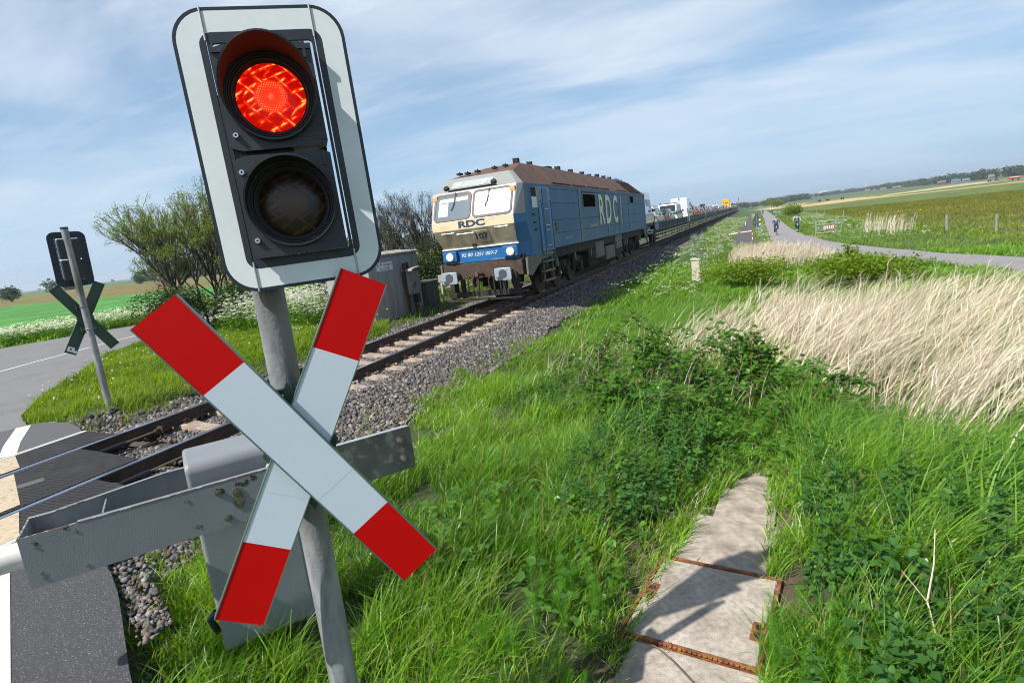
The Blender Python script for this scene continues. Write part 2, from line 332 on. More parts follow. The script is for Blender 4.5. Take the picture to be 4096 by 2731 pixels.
def build_ground():
    rr = [0.0]; r = .5
    while r < 9000: rr.append(r); r *= 1.021 if r < 400 else 1.03
    rr = np.array(rr); az = np.concatenate([np.linspace(-78, 36, 420), np.linspace(36, 282, 60)[1:-1]]); na = len(az)
    A = np.radians(az); X = 7.49+rr[:, None]*np.sin(A)[None]; Y = rr[:, None]*np.cos(A)[None]
    Z = H(X, Y); V = np.stack([X, Y, Z], -1).reshape(-1, 3); nr = len(rr)
    i = np.arange(nr-1)[:, None]*na; j = np.arange(na)[None]; j2 = (j+1) % na
    F = np.stack([i+j, i+na+j, i+na+j2, i+j2], -1).reshape(-1, 4)[:, ::-1]
    F = F[:, ::-1] if False else F
    m = mat('earth_and_turf', (.1, .1, .1), .95, 0, .35, 1.4, attr='gcol', bump=.8, bscale=9, det=10)
    # a second, far coarser mottling so distant pasture is not flat
    nt = m.node_tree; nz = nt.nodes.new('ShaderNodeTexNoise'); nz.inputs['Scale'].default_value = .16; nz.inputs['Detail'].default_value = 12; nz.inputs['Roughness'].default_value = .7
    tc = nt.nodes.new('ShaderNodeTexCoord'); nt.links.new(tc.outputs['Object'], nz.inputs['Vector'])
    mr = nt.nodes.new('ShaderNodeMapRange'); mr.inputs[1].default_value = .3; mr.inputs[2].default_value = .7; mr.inputs[3].default_value = .6; mr.inputs[4].default_value = 1.4; nt.links.new(nz.outputs['Fac'], mr.inputs[0])
    hs = nt.nodes.new('ShaderNodeHueSaturation'); b = nt.nodes['Principled BSDF']; lk = b.inputs['Base Color'].links[0]; src = lk.from_socket
    nt.links.new(src, hs.inputs['Color']); nt.links.new(mr.outputs[0], hs.inputs['Value']); nt.links.new(hs.outputs[0], b.inputs['Base Color'])
    o = npmesh('ground', V, F, m, attr={'gcol': gcolor(V[:, 0], V[:, 1])}, smooth=True); tag(o, kind='structure')
    return o
build_ground()
def drape(name, poly, step, zoff, m, attr=None, refine=None, zfun=None):
    xs = [p[0] for p in poly]; ys = [p[1] for p in poly]
    pts = [Vector((p[0], p[1])) for p in poly]
    # densify edges
    q = []
    for i, p in enumerate(pts):
        n = pts[(i+1) % len(pts)]; k = max(1, int((n-p).length/step))
        for t in range(k): q.append(p.lerp(n, t/k))
    pts = q; n0 = len(pts)
    gx, gy = np.meshgrid(np.arange(min(xs), max(xs), step), np.arange(min(ys), max(ys), step)); gx = gx.ravel(); gy = gy.ravel()
    k = inpoly(gx, gy, poly); gx = gx[k]; gy = gy[k]
    allp = pts+[Vector((float(a), float(b))) for a, b in zip(gx, gy)]
    v, e, f, *_ = delaunay_2d_cdt(allp, [(i, (i+1) % n0) for i in range(n0)], [], 1, 1e-4)
    V = np.array([(p[0], p[1]) for p in v]); z = (zfun or H)(V[:, 0], V[:, 1])+zoff
    mb = MB(); mb.v = [(a, b, c) for (a, b), c in zip(V, z)]; mb.f = [tuple(t) for t in f]; mb.m = [0]*len(mb.f)
    o = mb.build(name, m)
    for p in o.data.polygons: pass
    bm = bmesh.new(); bm.from_mesh(o.data)
    for fa in bm.faces:
        if fa.normal.z < 0: fa.normal_flip()
    bm.to_mesh(o.data); bm.free()
    o.data.polygons.foreach_set('use_smooth', [True]*len(o.data.polygons))
    return o
asph = mat('coarse_asphalt', (.062, .062, .066), .85, 0, .9, 200, (.30, .30, .30), .8, 95, .60, .66, .9, 300)
asph2 = mat('grey_worn_asphalt', (.165, .165, .165), .88, 0, .3, 60, (.10, .10, .10), .45, 1.1, .5, .72, .5, 120)
pathm = mat('grey_path_asphalt', (.225, .215, .215), .9, 0, .14, 30, (.17, .165, .16), .5, .9, .5, .7, .3, 90)
def roadz(x, y): return np.where(x > -3.0, -.012, H(x, y)+.02)*1.0
def build_roads():
    o = drape('road', ROAD, .55, 0, asph2, zfun=lambda x, y: np.where(x > -3.5, 0, 1)*(H(x, y)+.05)+np.where(x > -3.5, 1, 0)*(-.008)); tag(o, kind='structure')
    # dark resurfaced strips each side of the rails
    A1 = [(4.62, 1.50), (4.42, 1.62), (4.24, 1.72), (3.74, 2.02), (3.40, 2.22), (3.05, 2.40), (1.56, 3.02), (1.56, -8), (5.4, -8)]
    o1 = drape('crossing_asphalt', A1, .4, 0, asph, zfun=lambda x, y: 0*x-.003); tag(o1, kind='structure')
    A2 = [(-1.62, 5.0), (-2.0, 5.22), (-2.5, 5.38), (-3.16, 5.36), (-3.45, 4.85), (-4.4, 4.3), (-6.5, 3.2), (-6.5, -8), (-1.62, -8)]
    o2 = drape('crossing_asphalt', A2, .4, 0, mat('smooth_dark_asphalt', (.085, .085, .088), .8, 0, .2, 50, bump=.3, bscale=120), zfun=lambda x, y: 0*x-.003); tag(o2, kind='structure')
    # painted lines, a few mm above
    mb = MB(); z = .0015
    def line(pts, w, mi=0, zz=z):
        for (a, b) in zip(pts[:-1], pts[1:]):
            a = Vector(a[:2]); b = Vector(b[:2]); d = (b-a).normalized(); nn = Vector((-d.y, d.x))*w/2
            mb.quad((*(a-nn), zz), (*(b-nn), zz), (*(b+nn), zz), (*(a+nn), zz), mi)
    mb2 = MB(); mb = mb2
    line([(4.75, .83), (1.58, 2.43)], .125)
    o = mb2.build('road_edge_line', Mt['lineW']); tag(o, kind='structure')
    mb = MB(); line([(-1.63, 4.1), (-2.3, 4.5), (-3.25, 5.14)], .19); o = mb.build('road_edge_line', Mt['lineW']); tag(o, kind='structure')
    # centre line of the road curving away on the left
    cl = [(-9, 2.5), (-10.6, 5.4), (-12.1, 7.9), (-13.4, 10.5), (-14.4, 13.2), (-15.3, 16), (-16.3, 20), (-17.2, 27), (-17.4, 50)]
    mb = MB()
    for a, b in zip(cl[:-1], cl[1:]):
        a = np.array(a); b = np.array(b); k = max(2, int(np.hypot(*(b-a))/.5)); d = (b-a)/np.hypot(*(b-a)); nn = np.array([-d[1], d[0]])*.06
        for t in range(k):
            p = a+(b-a)*t/k; q = a+(b-a)*(t+1)/k; zz = float(H(*p))+.056; z2 = float(H(*q))+.056
            mb.quad((*(p-nn), zz), (*(q-nn), z2), (*(q+nn), z2), (*(p+nn), zz))
    o = mb.build('road_centre_line', Mt['lineW']); tag(o, kind='structure')
    o = drape('cycle_path', CPATH, 1.2, .03, pathm); tag(o, kind='structure')
build_roads()
# ------------------------------------------------------------------ track
SP = .655; Y0 = 8.70-.12
def rail_profile():
    return [(-.07, -.172), (.07, -.172), (.07, -.160), (.02, -.143), (.0085, -.13), (.0085, -.045), (.036, -.032), (.036, -.006), (.030, 0), (-.030, 0), (-.036, -.006), (-.036, -.032), (-.0085, -.045), (-.0085, -.13), (-.02, -.143), (-.07, -.160)]
def build_track():
    for xx, w in ((-.753, 'far'), (.753, 'near')):
        mb = MB(); pr = rail_profile(); n = len(pr); ys = [-8, 3, 20, 60, 200, 700]
        vs = [(xx+p[0], y, p[1]) for y in ys for p in pr]
        for i in range(len(ys)-1):
            for k in range(n):
                a = i*n+k; b = i*n+(k+1) % n
                mb.add([vs[a], vs[b], vs[b+n], vs[a+n]], [(0, 1, 2, 3)], 1 if k in (7, 8, 9) else 0)
        o = mb.build('steel_rail', [Mt['railside'], Mt['railtop']], fixn=True)
        tag(o, 'rusty steel rail on the far side, nearer the concrete hut' if w == 'far' else 'rusty steel rail, the nearer one with the gravel shoulder beside it', 'rail', 'rails of the single track')
    # sleeper, concave top between seats
    def sleeper_mb():
        mb = MB(); xs = [-1.3, -1.12, -.95, -.56, -.35, 0, .35, .56, .95, 1.12, 1.3]; zt = [-.225, -.19, -.175, -.178, -.215, -.235, -.215, -.178, -.175, -.19, -.225]
        wb = .15
        for i in range(len(xs)-1):
            for (x0, x1, z0, z1) in ((xs[i], xs[i+1], zt[i], zt[i+1]),):
                wt0 = .115; wt1 = .115
                mb.quad((x0, -wt0, z0), (x1, -wt1, z1), (x1, wt1, z1), (x0, wt0, z0))
                mb.quad((x0, -wb, -.40), (x1, -wb, -.40), (x1, -wt1, z1), (x0, -wt0, z0))
                mb.quad((x0, wt0, z0), (x1, wt1, z1), (x1, wb, -.40), (x0, wb, -.40))
        for x, z in ((-1.3, zt[0]), (1.3, zt[-1])): mb.quad((x, -.115, z), (x, .115, z), (x, wb, -.40), (x, -wb, -.40))
        return mb
    def clip_mb():      # spring clip with bolt: W-shaped wire loop, nut on top
        mb = MB()
        mb.tube([(.02, -.06, -.155), (.06, -.055, -.13), (.10, -.035, -.125), (.10, -.012, -.15), (.05, 0, -.15), (.10, .012, -.15), (.10, .035, -.125), (.06, .055, -.13), (.02, .06, -.155)], .008, 6)
        mb.cyl((.075, 0, -.17), (.075, 0, -.10), .012, 6); mb.cyl((.075, 0, -.135), (.075, 0, -.112), .021, 6)
        mb.box(.04, .125, -.055, .055, -.176, -.158)
        return mb
    proto = empty('concrete_sleeper', (0, Y0, 0))
    s = sleeper_mb().build('sleeper_block', Mt['sleeper'], proto, bevel=.012)
    cm = None
    for x, sg in ((.753, 1), (.753, -1), (-.753, 1), (-.753, -1)):
        if cm is None: c = clip_mb().build('rail_clip', Mt['rustdark'], proto, smooth=True); cm = c.data
        else: c = D.objects.new('rail_clip', cm); COL.objects.link(c); c.parent = proto
        c.location = (x+sg*.03, 0, 0); c.rotation_euler = (0, 0, 0 if sg > 0 else math.pi)
    first = -4; last = 22
    for i in range(first, last):
        o = proto if i == first else copy_tree(proto)
        o.location = (0, Y0+SP*i, 0)
        od = ['first', 'second', 'third', 'fourth', 'fifth', 'sixth', 'seventh', 'eighth', 'ninth', 'tenth', 'eleventh', 'twelfth', 'thirteenth', 'fourteenth', 'fifteenth', 'sixteenth', 'seventeenth', 'eighteenth', 'nineteenth', 'twentieth', 'twenty-first', 'twenty-second', 'twenty-third', 'twenty-fourth', 'twenty-fifth', 'twenty-sixth'][i-first]
        if i == first: lb = 'concrete sleeper nearest the black rubber crossing mats, beside the tension rods'
        elif i == first+1: lb = 'second concrete sleeper from the black rubber crossing mats'
        elif i >= last-4: lb = f'concrete sleeper in the shade under the locomotive front, {od} from the rubber mats'
        elif i >= 7: lb = f'rust-stained concrete sleeper between hut and locomotive, {od} from the rubber mats'
        else: lb = f'rust-stained concrete sleeper partly behind the red and white cross, {od} from the mats'
        tag(o, lb, 'sleeper', 'concrete sleepers of the track')
build_track()
def far_sleepers():
    mb = MB()
    for i in range(22, 60): mb.box(-1.3, 1.3, Y0+SP*i-.12, Y0+SP*i+.12, -.3, -.18)
    o = mb.build('sleeper_row', Mt['sleeper']); tag(o, 'row of concrete sleepers lying under the moving train', 'sleepers', kind='stuff')
far_sleepers()
# ballast bed sheet + loose stones
def rocks(name, P, S, tone, mats, sq=.7):
    """angular stones from deformed low-poly blocks"""
    N = len(P); base = np.array([(-1, -1, -1), (1, -1, -1), (1, 1, -1), (-1, 1, -1), (-.8, -.7, 1), (.9, -.8, .8), (.7, .8, 1), (-.9, .7, .7)], float)
    F0 = np.array([(0, 3, 2, 1), (4, 5, 6, 7), (0, 1, 5, 4), (1, 2, 6, 5), (2, 3, 7, 6), (3, 0, 4, 7)])
    V = base[None]+rng.uniform(-.38, .38, (N, 8, 3)); V *= (S[:, None]*rng.uniform(.55, 1.15, (N, 3)))[:, None, :]
    q = rng.normal(size=(N, 4)); q /= np.linalg.norm(q, axis=1)[:, None]; w, x, y, z = q.T
    Rm = np.stack([1-2*(y*y+z*z), 2*(x*y-z*w), 2*(x*z+y*w), 2*(x*y+z*w), 1-2*(x*x+z*z), 2*(y*z-x*w), 2*(x*z-y*w), 2*(y*z+x*w), 1-2*(x*x+y*y)], -1).reshape(N, 3, 3)
    V = np.einsum('nij,nkj->nki', Rm, V)+P[:, None]
    F = (F0[None]+(np.arange(N)*8)[:, None, None]).reshape(-1, 4)
    o = npmesh(name, V.reshape(-1, 3), F, mats, attr={'tone': np.repeat(tone, 8, 0)}); return o
def stone_tone(n):
    pal = np.array([(.15, .135, .12), (.09, .083, .08), (.20, .185, .17), (.14, .11, .085), (.07, .07, .073), (.29, .27, .255), (.13, .09, .07), (.11, .115, .125)])
    return pal[rng.integers(0, len(pal), n)]*rng.uniform(.5, 1.25, (n, 1))
def build_ballast():
    pts = []; sz = []
    def region(x0, x1, y0, y1, dens, s0, s1, lift=.0):
        n = int((x1-x0)*(y1-y0)*dens); x = rng.uniform(x0, x1, n); y = rng.uniform(y0, y1, n); s = rng.uniform(s0, s1, n)
        z = np.where(np.abs(x) < .70, -.275, np.where(np.abs(x) < 1.42, -.25, H(x, y))); 
        # heap between the rails slightly lower
        z = z+rng.uniform(-.01, .03, n)+lift
        return x, y, z, s
    R_ = []
    R_.append(region(1.2, 3.0, 2.6, 14, 1300, .017, .031, .01)); R_.append(region(1.2, 2.9, 14, 24, 1000, .02, .034, .01))
    R_.append(region(1.2, 2.6, 24, 60, 260, .03, .05)); R_.append(region(-.68, .68, 3.9, 13, 1500, .016, .028, -.01)); R_.append(region(-.68, .68, 13, 22, 700, .018, .03, -.01))
    R_.append(region(-2.7, -.82, 4.6, 9.5, 1000, .018, .033, .015)); R_.append(region(-2.4, -.82, 9.5, 22, 600, .02, .034, .015)); R_.append(region(.82, 1.3, 3.3, 22, 1300, .016, .028))
    x, y, z, s = [np.concatenate([r[i] for r in R_]) for i in range(4)]
    edge = 2.62+.22*fnoise(x*0, y, 1.1, 5)-.1*(1-ss(3.3, 4.6, y)); k = ((x < edge)) & ((x > -2.25+.22*fnoise(x*0, y, 1.0, 6)) | (y < 6.2))
    m = (y-Y0) % SP; onsl = ((m < .135) | (m > SP-.135)) & (np.abs(x) < 1.28); k &= ~onsl
    k &= y > np.where(x > 0, np.where(x > 1.5, 2.6, 3.65), 4.25+(-x-.7)*.5)
    k &= ~inpoly(x, y, ROAD)
    x, y, z, s = x[k], y[k], z[k], s[k]
    # stones at the broken edge of the asphalt beside the barrier
    n = 300; ex = rng.uniform(2.9, 4.05, n); ey = 2.45-(ex-3.0)*.52+rng.uniform(.0, .22, n); kk = ~inpoly(ex, ey, ROAD); ex, ey = ex[kk], ey[kk]
    x = np.r_[x, ex]; y = np.r_[y, ey]; z = np.r_[z, np.full(len(ex), -.06)]; s = np.r_[s, rng.uniform(.009, .021, len(ex))]
    o = rocks('ballast_stones', np.c_[x, y, z], s, stone_tone(len(x)), Mt['stone']); tag(o, 'loose brown and grey gravel of the track bed', 'gravel', kind='stuff')
    mb = MB(); ys = np.r_[np.arange(2.6, 20, .3), np.arange(20, 60, 2), np.arange(60, 700, 20)]; xs = [-2.45, -2.0, -1.45, -1.3, 1.3, 1.45, 2.0, 2.5]
    for i, y_ in enumerate(ys):
        for x_ in xs: mb.v.append((x_, float(y_), (float(H(x_, max(y_, 4.5)))+.012 if abs(x_) > 1.4 else -.315)))
    nx = len(xs)
    for i in range(len(ys)-1):
        for j in range(nx-1):
            if ys[i] < 5.1 and xs[j] < -.9: continue
            if ys[i] < 4 and xs[j] < 1: continue
            mb.f.append((i*nx+j, i*nx+j+1, (i+1)*nx+j+1, (i+1)*nx+j)); mb.m.append(0)
    o = mb.build('ballast_bed', Mt['bedding']); tag(o, kind='structure')
build_ballast()
def build_crossing():
    # ribbed black rubber mats, three strips; ribs are real ridges across the strip
    def strip(y0f, x0, x1, yend_a, yend_b, z=.004, rib=.052):
        mb = MB(); y = y0f; 
        while True:
            ya = y; yb = y+rib
            if ya > max(yend_a, yend_b): break
            for (u, v, zt) in ((ya, ya+rib*.18, z-.014), (ya+rib*.18, yb, z)):
                # clip each rib against the slanted end line yend(x)
                def ye(x): return yend_a+(yend_b-yend_a)*(x-x0)/(x1-x0)
                xa, xb = x0, x1
                A = (xa, min(u, ye(xa))); B = (xb, min(u, ye(xb))); C_ = (xb, min(v, ye(xb))); Dp = (xa, min(v, ye(xa)))
                if A[1] >= Dp[1]-1e-5 and B[1] >= C_[1]-1e-5: continue
                mb.quad((*A, zt), (*B, zt), (*C_, zt), (*Dp, zt))
                mb.quad((*Dp, zt), (*C_, zt), (*C_, z-.014), (*Dp, z-.014)); mb.quad((*A, zt), (*B, zt), (*B, z-.014), (*A, z-.014))
            y = yb
        # end face
        mb.quad((x0, yend_a, z), (x1, yend_b, z), (x1, yend_b, -.15), (x0, yend_a, -.15))
        return mb
    rb = Mt['rubber']
    o = strip(-2, -1.50, -.80, 5.04, 4.98).build('rubber_mat', rb); tag(o, 'ribbed black rubber mat beyond the far rail, against the pale concrete kerb', 'crossing mat', 'rubber crossing mats')
    o1 = strip(-2, -.665, .70, 4.44, 4.27).build('rubber_mat', rb); tag(o1, 'wide ribbed black rubber crossing mat between the two rails', 'crossing mat', 'rubber crossing mats')
    mb = MB(); mb.quad((-.10, 3.42, .006), (.05, 3.36, .006), (.13, 3.58, .006), (-.02, 3.64, .006)); mb.build('maker_stamp', mat('grey_stamp', (.085, .085, .085), .7), o1)
    o = strip(-2, .82, 1.50, 3.70, 3.62).build('rubber_mat', rb); tag(o, 'ribbed black rubber mat on the near side of the rails, behind the barrier fork', 'crossing mat', 'rubber crossing mats')
    for x in (-1.56, 1.53):
        mb = MB(); mb.box(x-.05, x+.05, -8, 5.05 if x < 0 else 3.0, -.3, .006); o = mb.build('kerb_strip', mat('pale_kerb_concrete', (.42, .41, .39), .85, 0, .2, 20, bump=.3)); tag(o, kind='structure')
    # worn cream paint where the road edge line crosses the mats
    mb = MB()
    for (x0, x1, y0, y1) in ((-1.49, -.81, 4.02, 3.72), (-.62, .62, 3.56, 2.98), (.83, 1.49, 2.86, 2.52)):
        w = .10; mb.quad((x0, y0-w, .0075), (x1, y1-w, .0075), (x1, y1+w, .0075), (x0, y0+w, .0075))
    o = mb.build('road_edge_line', Mt['lineY']); tag(o, kind='structure')
    # tension rods that hold the mats together
    pr = empty('tension_rod', (0, 0, 0))
    mb = MB(); mb.cyl((0, 0, 0), (0, .34, .0), .026, 14); mb.build('rubber_sleeve', Mt['black'], pr, smooth=True)
    mb = MB(); mb.cyl((0, .34, 0), (0, .78, 0), .011, 8); mb.build('rod', mat('brass_rod', (.33, .22, .1), .5, .5, .3, 20), pr, smooth=True)
    mb = MB(); mb.box(-.05, .05, -.10, -.03, -.03, .03); mb.cyl((-.05, -.06, .01), (.05, -.06, .01), .03, 8); mb.cyl((0, .78, 0), (0, .86, 0), .03, 6); mb.box(-.06, .06, .86, .90, -.04, .04); mb.build('clamp', Mt['rustdark'], pr, bevel=.004)
    for i, (x, y, lb) in enumerate(((-.60, 4.62, 'black sleeved tension rod along the inner side of the far rail, just past the mats'), (.55, 4.42, 'black sleeved tension rod inside the near rail at the tip of the middle mat'),
                                    (.95, 3.86, 'black sleeved tension rod outside the near rail, close to the barrier fork'), (-.90, 5.10, 'short black tension rod outside the far rail beside the gravel'))):
        o = pr if i == 0 else copy_tree(pr); o.location = (x, y, -.115); tag(o, lb, 'tension rod', 'rods holding the rubber mats')
build_crossing()
# ------------------------------------------------------------------ level crossing signal
def rrect(w, h, r, n=8, cx=0, cz=0):
    p = []
    for sx, sz, a0 in ((1, 1, 0), (-1, 1, 90), (-1, -1, 180), (1, -1, 270)):
        for k in range(n+1):
            a = R(a0+90*k/n); p.append((cx+sx*(w/2-r)+r*math.cos(a), cz+sz*(h/2-r)+r*math.sin(a)))
    return p
def ring(mb, outer, inner, y0, y1, mi=0):
    n = len(outer); vs = [(x, y0, z) for x, z in outer]+[(x, y0, z) for x, z in inner]+[(x, y1, z) for x, z in outer]+[(x, y1, z) for x, z in inner]
    fs = []
    for i in range(n):
        j = (i+1) % n; fs += [(i, j, n+j, n+i), (2*n+i, 3*n+i, 3*n+j, 2*n+j), (i, 2*n+i, 2*n+j, j), (n+i, n+j, 3*n+j, 3*n+i)]
    mb.add(vs, fs, mi)
def sheetmat(name, col, amt=.07):
    """retro-reflective sheet with its tiny honeycomb"""
    m = mat(name, col, .38, 0, .03, 3); nt = m.node_tree; N = nt.nodes.new; L = nt.links.new
    tc = N('ShaderNodeTexCoord'); mp = N('ShaderNodeMapping'); L(tc.outputs['Object'], mp.inputs[0]); mp.inputs['Rotation'].default_value = (0, .4, 0)
    v = N('ShaderNodeTexVoronoi'); v.inputs['Scale'].default_value = 230; v.inputs['Randomness'].default_value = .12; L(mp.outputs[0], v.inputs['Vector'])
    mr = N('ShaderNodeMapRange'); L(v.outputs['Distance'], mr.inputs[0]); mr.inputs[1].default_value = .25; mr.inputs[2].default_value = .55; mr.inputs[3].default_value = 1+amt; mr.inputs[4].default_value = 1-2*amt
    b = nt.nodes['Principled BSDF']; src = b.inputs['Base Color'].links[0].from_socket; hs = N('ShaderNodeHueSaturation'); L(src, hs.inputs['Color']); L(mr.outputs[0], hs.inputs['Value']); L(hs.outputs[0], b.inputs['Base Color'])
    b.inputs['Coat Weight'].default_value = .08; b.inputs['Coat Roughness'].default_value = .2; b.inputs['Specular IOR Level'].default_value = .2; b.inputs['Roughness'].default_value = .55
    return m
Mt['sheetW'] = sheetmat('white_reflective_sheet', (.62, .70, .78)); Mt['sheetR'] = sheetmat('red_reflective_sheet', (.60, .0, .0), .12)
def lensmat(on):
    m = D.materials.new('lit_red_lens' if on else 'unlit_amber_lens'); m.use_nodes = True; nt = m.node_tree; N = nt.nodes.new; L = nt.links.new
    b = nt.nodes['Principled BSDF']; tc = N('ShaderNodeTexCoord')
    def streak(rot, sc, st, lo, hi, w=0):
        mp = N('ShaderNodeMapping'); L(tc.outputs['Object'], mp.inputs[0]); mp.inputs['Rotation'].default_value = (0, rot, 0); mp.inputs['Scale'].default_value = (sc, 1, sc*st)
        mp.inputs['Location'].default_value = (w, 0, w*2)
        v = N('ShaderNodeTexVoronoi'); v.feature = 'DISTANCE_TO_EDGE'; v.inputs['Scale'].default_value = 1; L(mp.outputs[0], v.inputs['Vector'])
        mr = N('ShaderNodeMapRange'); L(v.outputs[0], mr.inputs[0]); mr.inputs[1].default_value = lo; mr.inputs[2].default_value = hi; mr.inputs[3].default_value = 1; mr.inputs[4].default_value = 0; return mr.outputs[0]
    def mth(op, a, c):
        n = N('ShaderNodeMath'); n.operation = op
        for i, q in enumerate((a, c)):
            if isinstance(q, (int, float)): n.inputs[i].default_value = q
            else: L(q, n.inputs[i])
        return n.outputs[0]
    nz0 = N('ShaderNodeTexNoise'); nz0.inputs['Scale'].default_value = 42; nz0.inputs['Detail'].default_value = 3; L(tc.outputs['Object'], nz0.inputs['Vector'])
    def bands(rot, sc, ph, power, lo, hi, seed):
        mp = N('ShaderNodeMapping'); L(tc.outputs['Object'], mp.inputs[0]); mp.inputs['Rotation'].default_value = (0, rot, 0)
        w = N('ShaderNodeTexWave'); w.wave_type = 'BANDS'; w.bands_direction = 'Z'; w.wave_profile = 'SIN'; w.inputs['Scale'].default_value = sc; w.inputs['Distortion'].default_value = 1.1; w.inputs['Detail'].default_value = 1; w.inputs['Detail Scale'].default_value = .6
        w.inputs['Phase Offset'].default_value = ph; L(mp.outputs[0], w.inputs['Vector']); p = mth('POWER', w.outputs['Fac'], power)
        mp2 = N('ShaderNodeMapping'); L(mp.outputs[0], mp2.inputs[0]); mp2.inputs['Scale'].default_value = (26, 1, 60); mp2.inputs['Location'].default_value = (seed, 0, seed)
        n = N('ShaderNodeTexNoise'); n.inputs['Scale'].default_value = 1; n.inputs['Detail'].default_value = 1; L(mp2.outputs[0], n.inputs['Vector']); mr = N('ShaderNodeMapRange'); L(n.outputs['Fac'], mr.inputs[0]); mr.inputs[1].default_value = lo; mr.inputs[2].default_value = hi
        return mth('MULTIPLY', p, mr.outputs[0])
    st = mth('MAXIMUM', mth('MAXIMUM', bands(.38, 9, 0, 7, .42, .60, 1.0), bands(.62, 7, 1.3, 9, .45, .62, 4.0)), mth('MULTIPLY', bands(-.80, 7.5, .5, 10, .42, .62, 7.0), .75))
    ln = N('ShaderNodeVectorMath'); ln.operation = 'LENGTH'; sx = N('ShaderNodeVectorMath'); sx.operation = 'MULTIPLY'; L(tc.outputs['Object'], sx.inputs[0]); sx.inputs[1].default_value = (1, 0, 1); L(sx.outputs[0], ln.inputs[0])
    r = ln.outputs['Value']
    core = N('ShaderNodeMapRange'); core.interpolation_type = 'SMOOTHSTEP'; L(r, core.inputs[0]); core.inputs[1].default_value = .045; core.inputs[2].default_value = .056; core.inputs[3].default_value = 1; core.inputs[4].default_value = 0
    glow = N('ShaderNodeMapRange'); L(r, glow.inputs[0]); glow.inputs[1].default_value = 0; glow.inputs[2].default_value = .06; glow.inputs[3].default_value = 1.25; glow.inputs[4].default_value = .42
    dv = N('ShaderNodeTexVoronoi'); dv.inputs['Scale'].default_value = 190; dv.inputs['Randomness'].default_value = .1; L(tc.outputs['Object'], dv.inputs['Vector'])
    dots = N('ShaderNodeMapRange'); L(dv.outputs['Distance'], dots.inputs[0]); dots.inputs[1].default_value = .2; dots.inputs[2].default_value = .5; dots.inputs[3].default_value = 1; dots.inputs[4].default_value = .4
    nz = N('ShaderNodeTexNoise'); nz.inputs['Scale'].default_value = 34; L(tc.outputs['Object'], nz.inputs['Vector'])
    nm = N('ShaderNodeMapRange'); L(nz.outputs['Fac'], nm.inputs[0]); nm.inputs[1].default_value = .2; nm.inputs[2].default_value = .5
    outer = mth('MULTIPLY', mth('MULTIPLY', st, nm.outputs[0]), 1.0)
    inner = mth('MULTIPLY', dots.outputs[0], mth('MULTIPLY', glow.outputs[0], .95))
    mx = N('ShaderNodeMix'); mx.data_type = 'FLOAT'; L(core.outputs[0], mx.inputs['Factor']); L(outer, mx.inputs['A']); L(inner, mx.inputs['B'])
    cr = N('ShaderNodeValToRGB'); L(mx.outputs['Result'], cr.inputs[0]); e = cr.color_ramp.elements
    if on:
        e[0].color = (.26, .001, .0, 1); e[1].color = (1, .36, .08, 1); e[1].position = .95; x = e.new(.4); x.color = (.80, .018, .002, 1)
        b.inputs['Base Color'].default_value = (.12, .004, .002, 1); L(cr.outputs[0], b.inputs['Emission Color']); b.inputs['Emission Strength'].default_value = 1.3
    else:
        e[0].color = (.016, .007, .003, 1); e[1].color = (.14, .05, .01, 1)
        L(cr.outputs[0], b.inputs['Base Color'])
    b.inputs['Roughness'].default_value = .35; b.inputs['Coat Weight'].default_value = 0; b.inputs['Specular IOR Level'].default_value = .25 if on else .6
    return m
LRED = lensmat(True); LAMB = lensmat(False)
TEXTC = {}
def text_mesh(name, s, size, M, m, parent=None, depth=.001, align='CENTER', sx=1, bold=0, shear=0):
    c = D.curves.new('t', 'FONT'); c.body = s; c.size = size; c.align_x = align; c.align_y = 'CENTER'; c.extrude = depth; c.offset = bold; c.resolution_u = 3; c.shear = shear
    o = D.objects.new('t', c); COL.objects.link(o); bpy.context.view_layer.update()
    me = D.meshes.new_from_object(o); D.objects.remove(o); me.materials.clear(); me.materials.append(m)
    me.transform(M @ Matrix.Diagonal((sx, 1, 1, 1))); t = D.objects.new(name, me); COL.objects.link(t); t.parent = parent; return t
def arm(mbd, L_, w, th, s, yy):
    """one plank of the cross : direction th from vertical to side s, tray 22 mm deep"""
    d = Vector((s*math.sin(th), 0, math.cos(th))); n = Vector((d.z, 0, -d.x)); Y = Vector((0, 1, 0))
    def P(u, v, y): return d*u+n*v+Y*(yy+y)
    h = L_/2; red = .29; e = .004
    for u0, u1, mi in ((-h, -h+red, 1), (-h+red, h-red, 0), (h-red, h, 1)):
        mbd.add([P(u0, -w/2+e, 0), P(u1, -w/2+e, 0), P(u1, w/2-e, 0), P(u0, w/2-e, 0)], [(0, 1, 2, 3)], mi)
    for a, b in ((-w/2, -w/2+e), (w/2-e, w/2)):           # folded rims, slightly proud
        v = [P(u, q, y) for u in (-h, h) for q in (a, b) for y in (-.002, .026)]
        mbd.add(v, [(0, 1, 3, 2), (4, 6, 7, 5), (0, 4, 5, 1), (2, 3, 7, 6), (0, 2, 6, 4), (1, 5, 7, 3)], 2)
    mbd.add([P(-h, -w/2, .004), P(h, -w/2, .004), P(h, w/2, .004), P(-h, w/2, .004)], [(3, 2, 1, 0)], 3)
    for u in (-h, h): mbd.add([P(u, -w/2, 0), P(u, w/2, 0), P(u, w/2, .022), P(u, -w/2, .022)], [(0, 1, 2, 3)], 2)
    mbd.add([P(-.17, -w/2+e, -.0006), P(-.17+.0015, -w/2+e, -.0006), P(-.17+.0015, w/2-e, -.0006), P(-.17, w/2-e, -.0006)], [(0, 1, 2, 3)], 0)
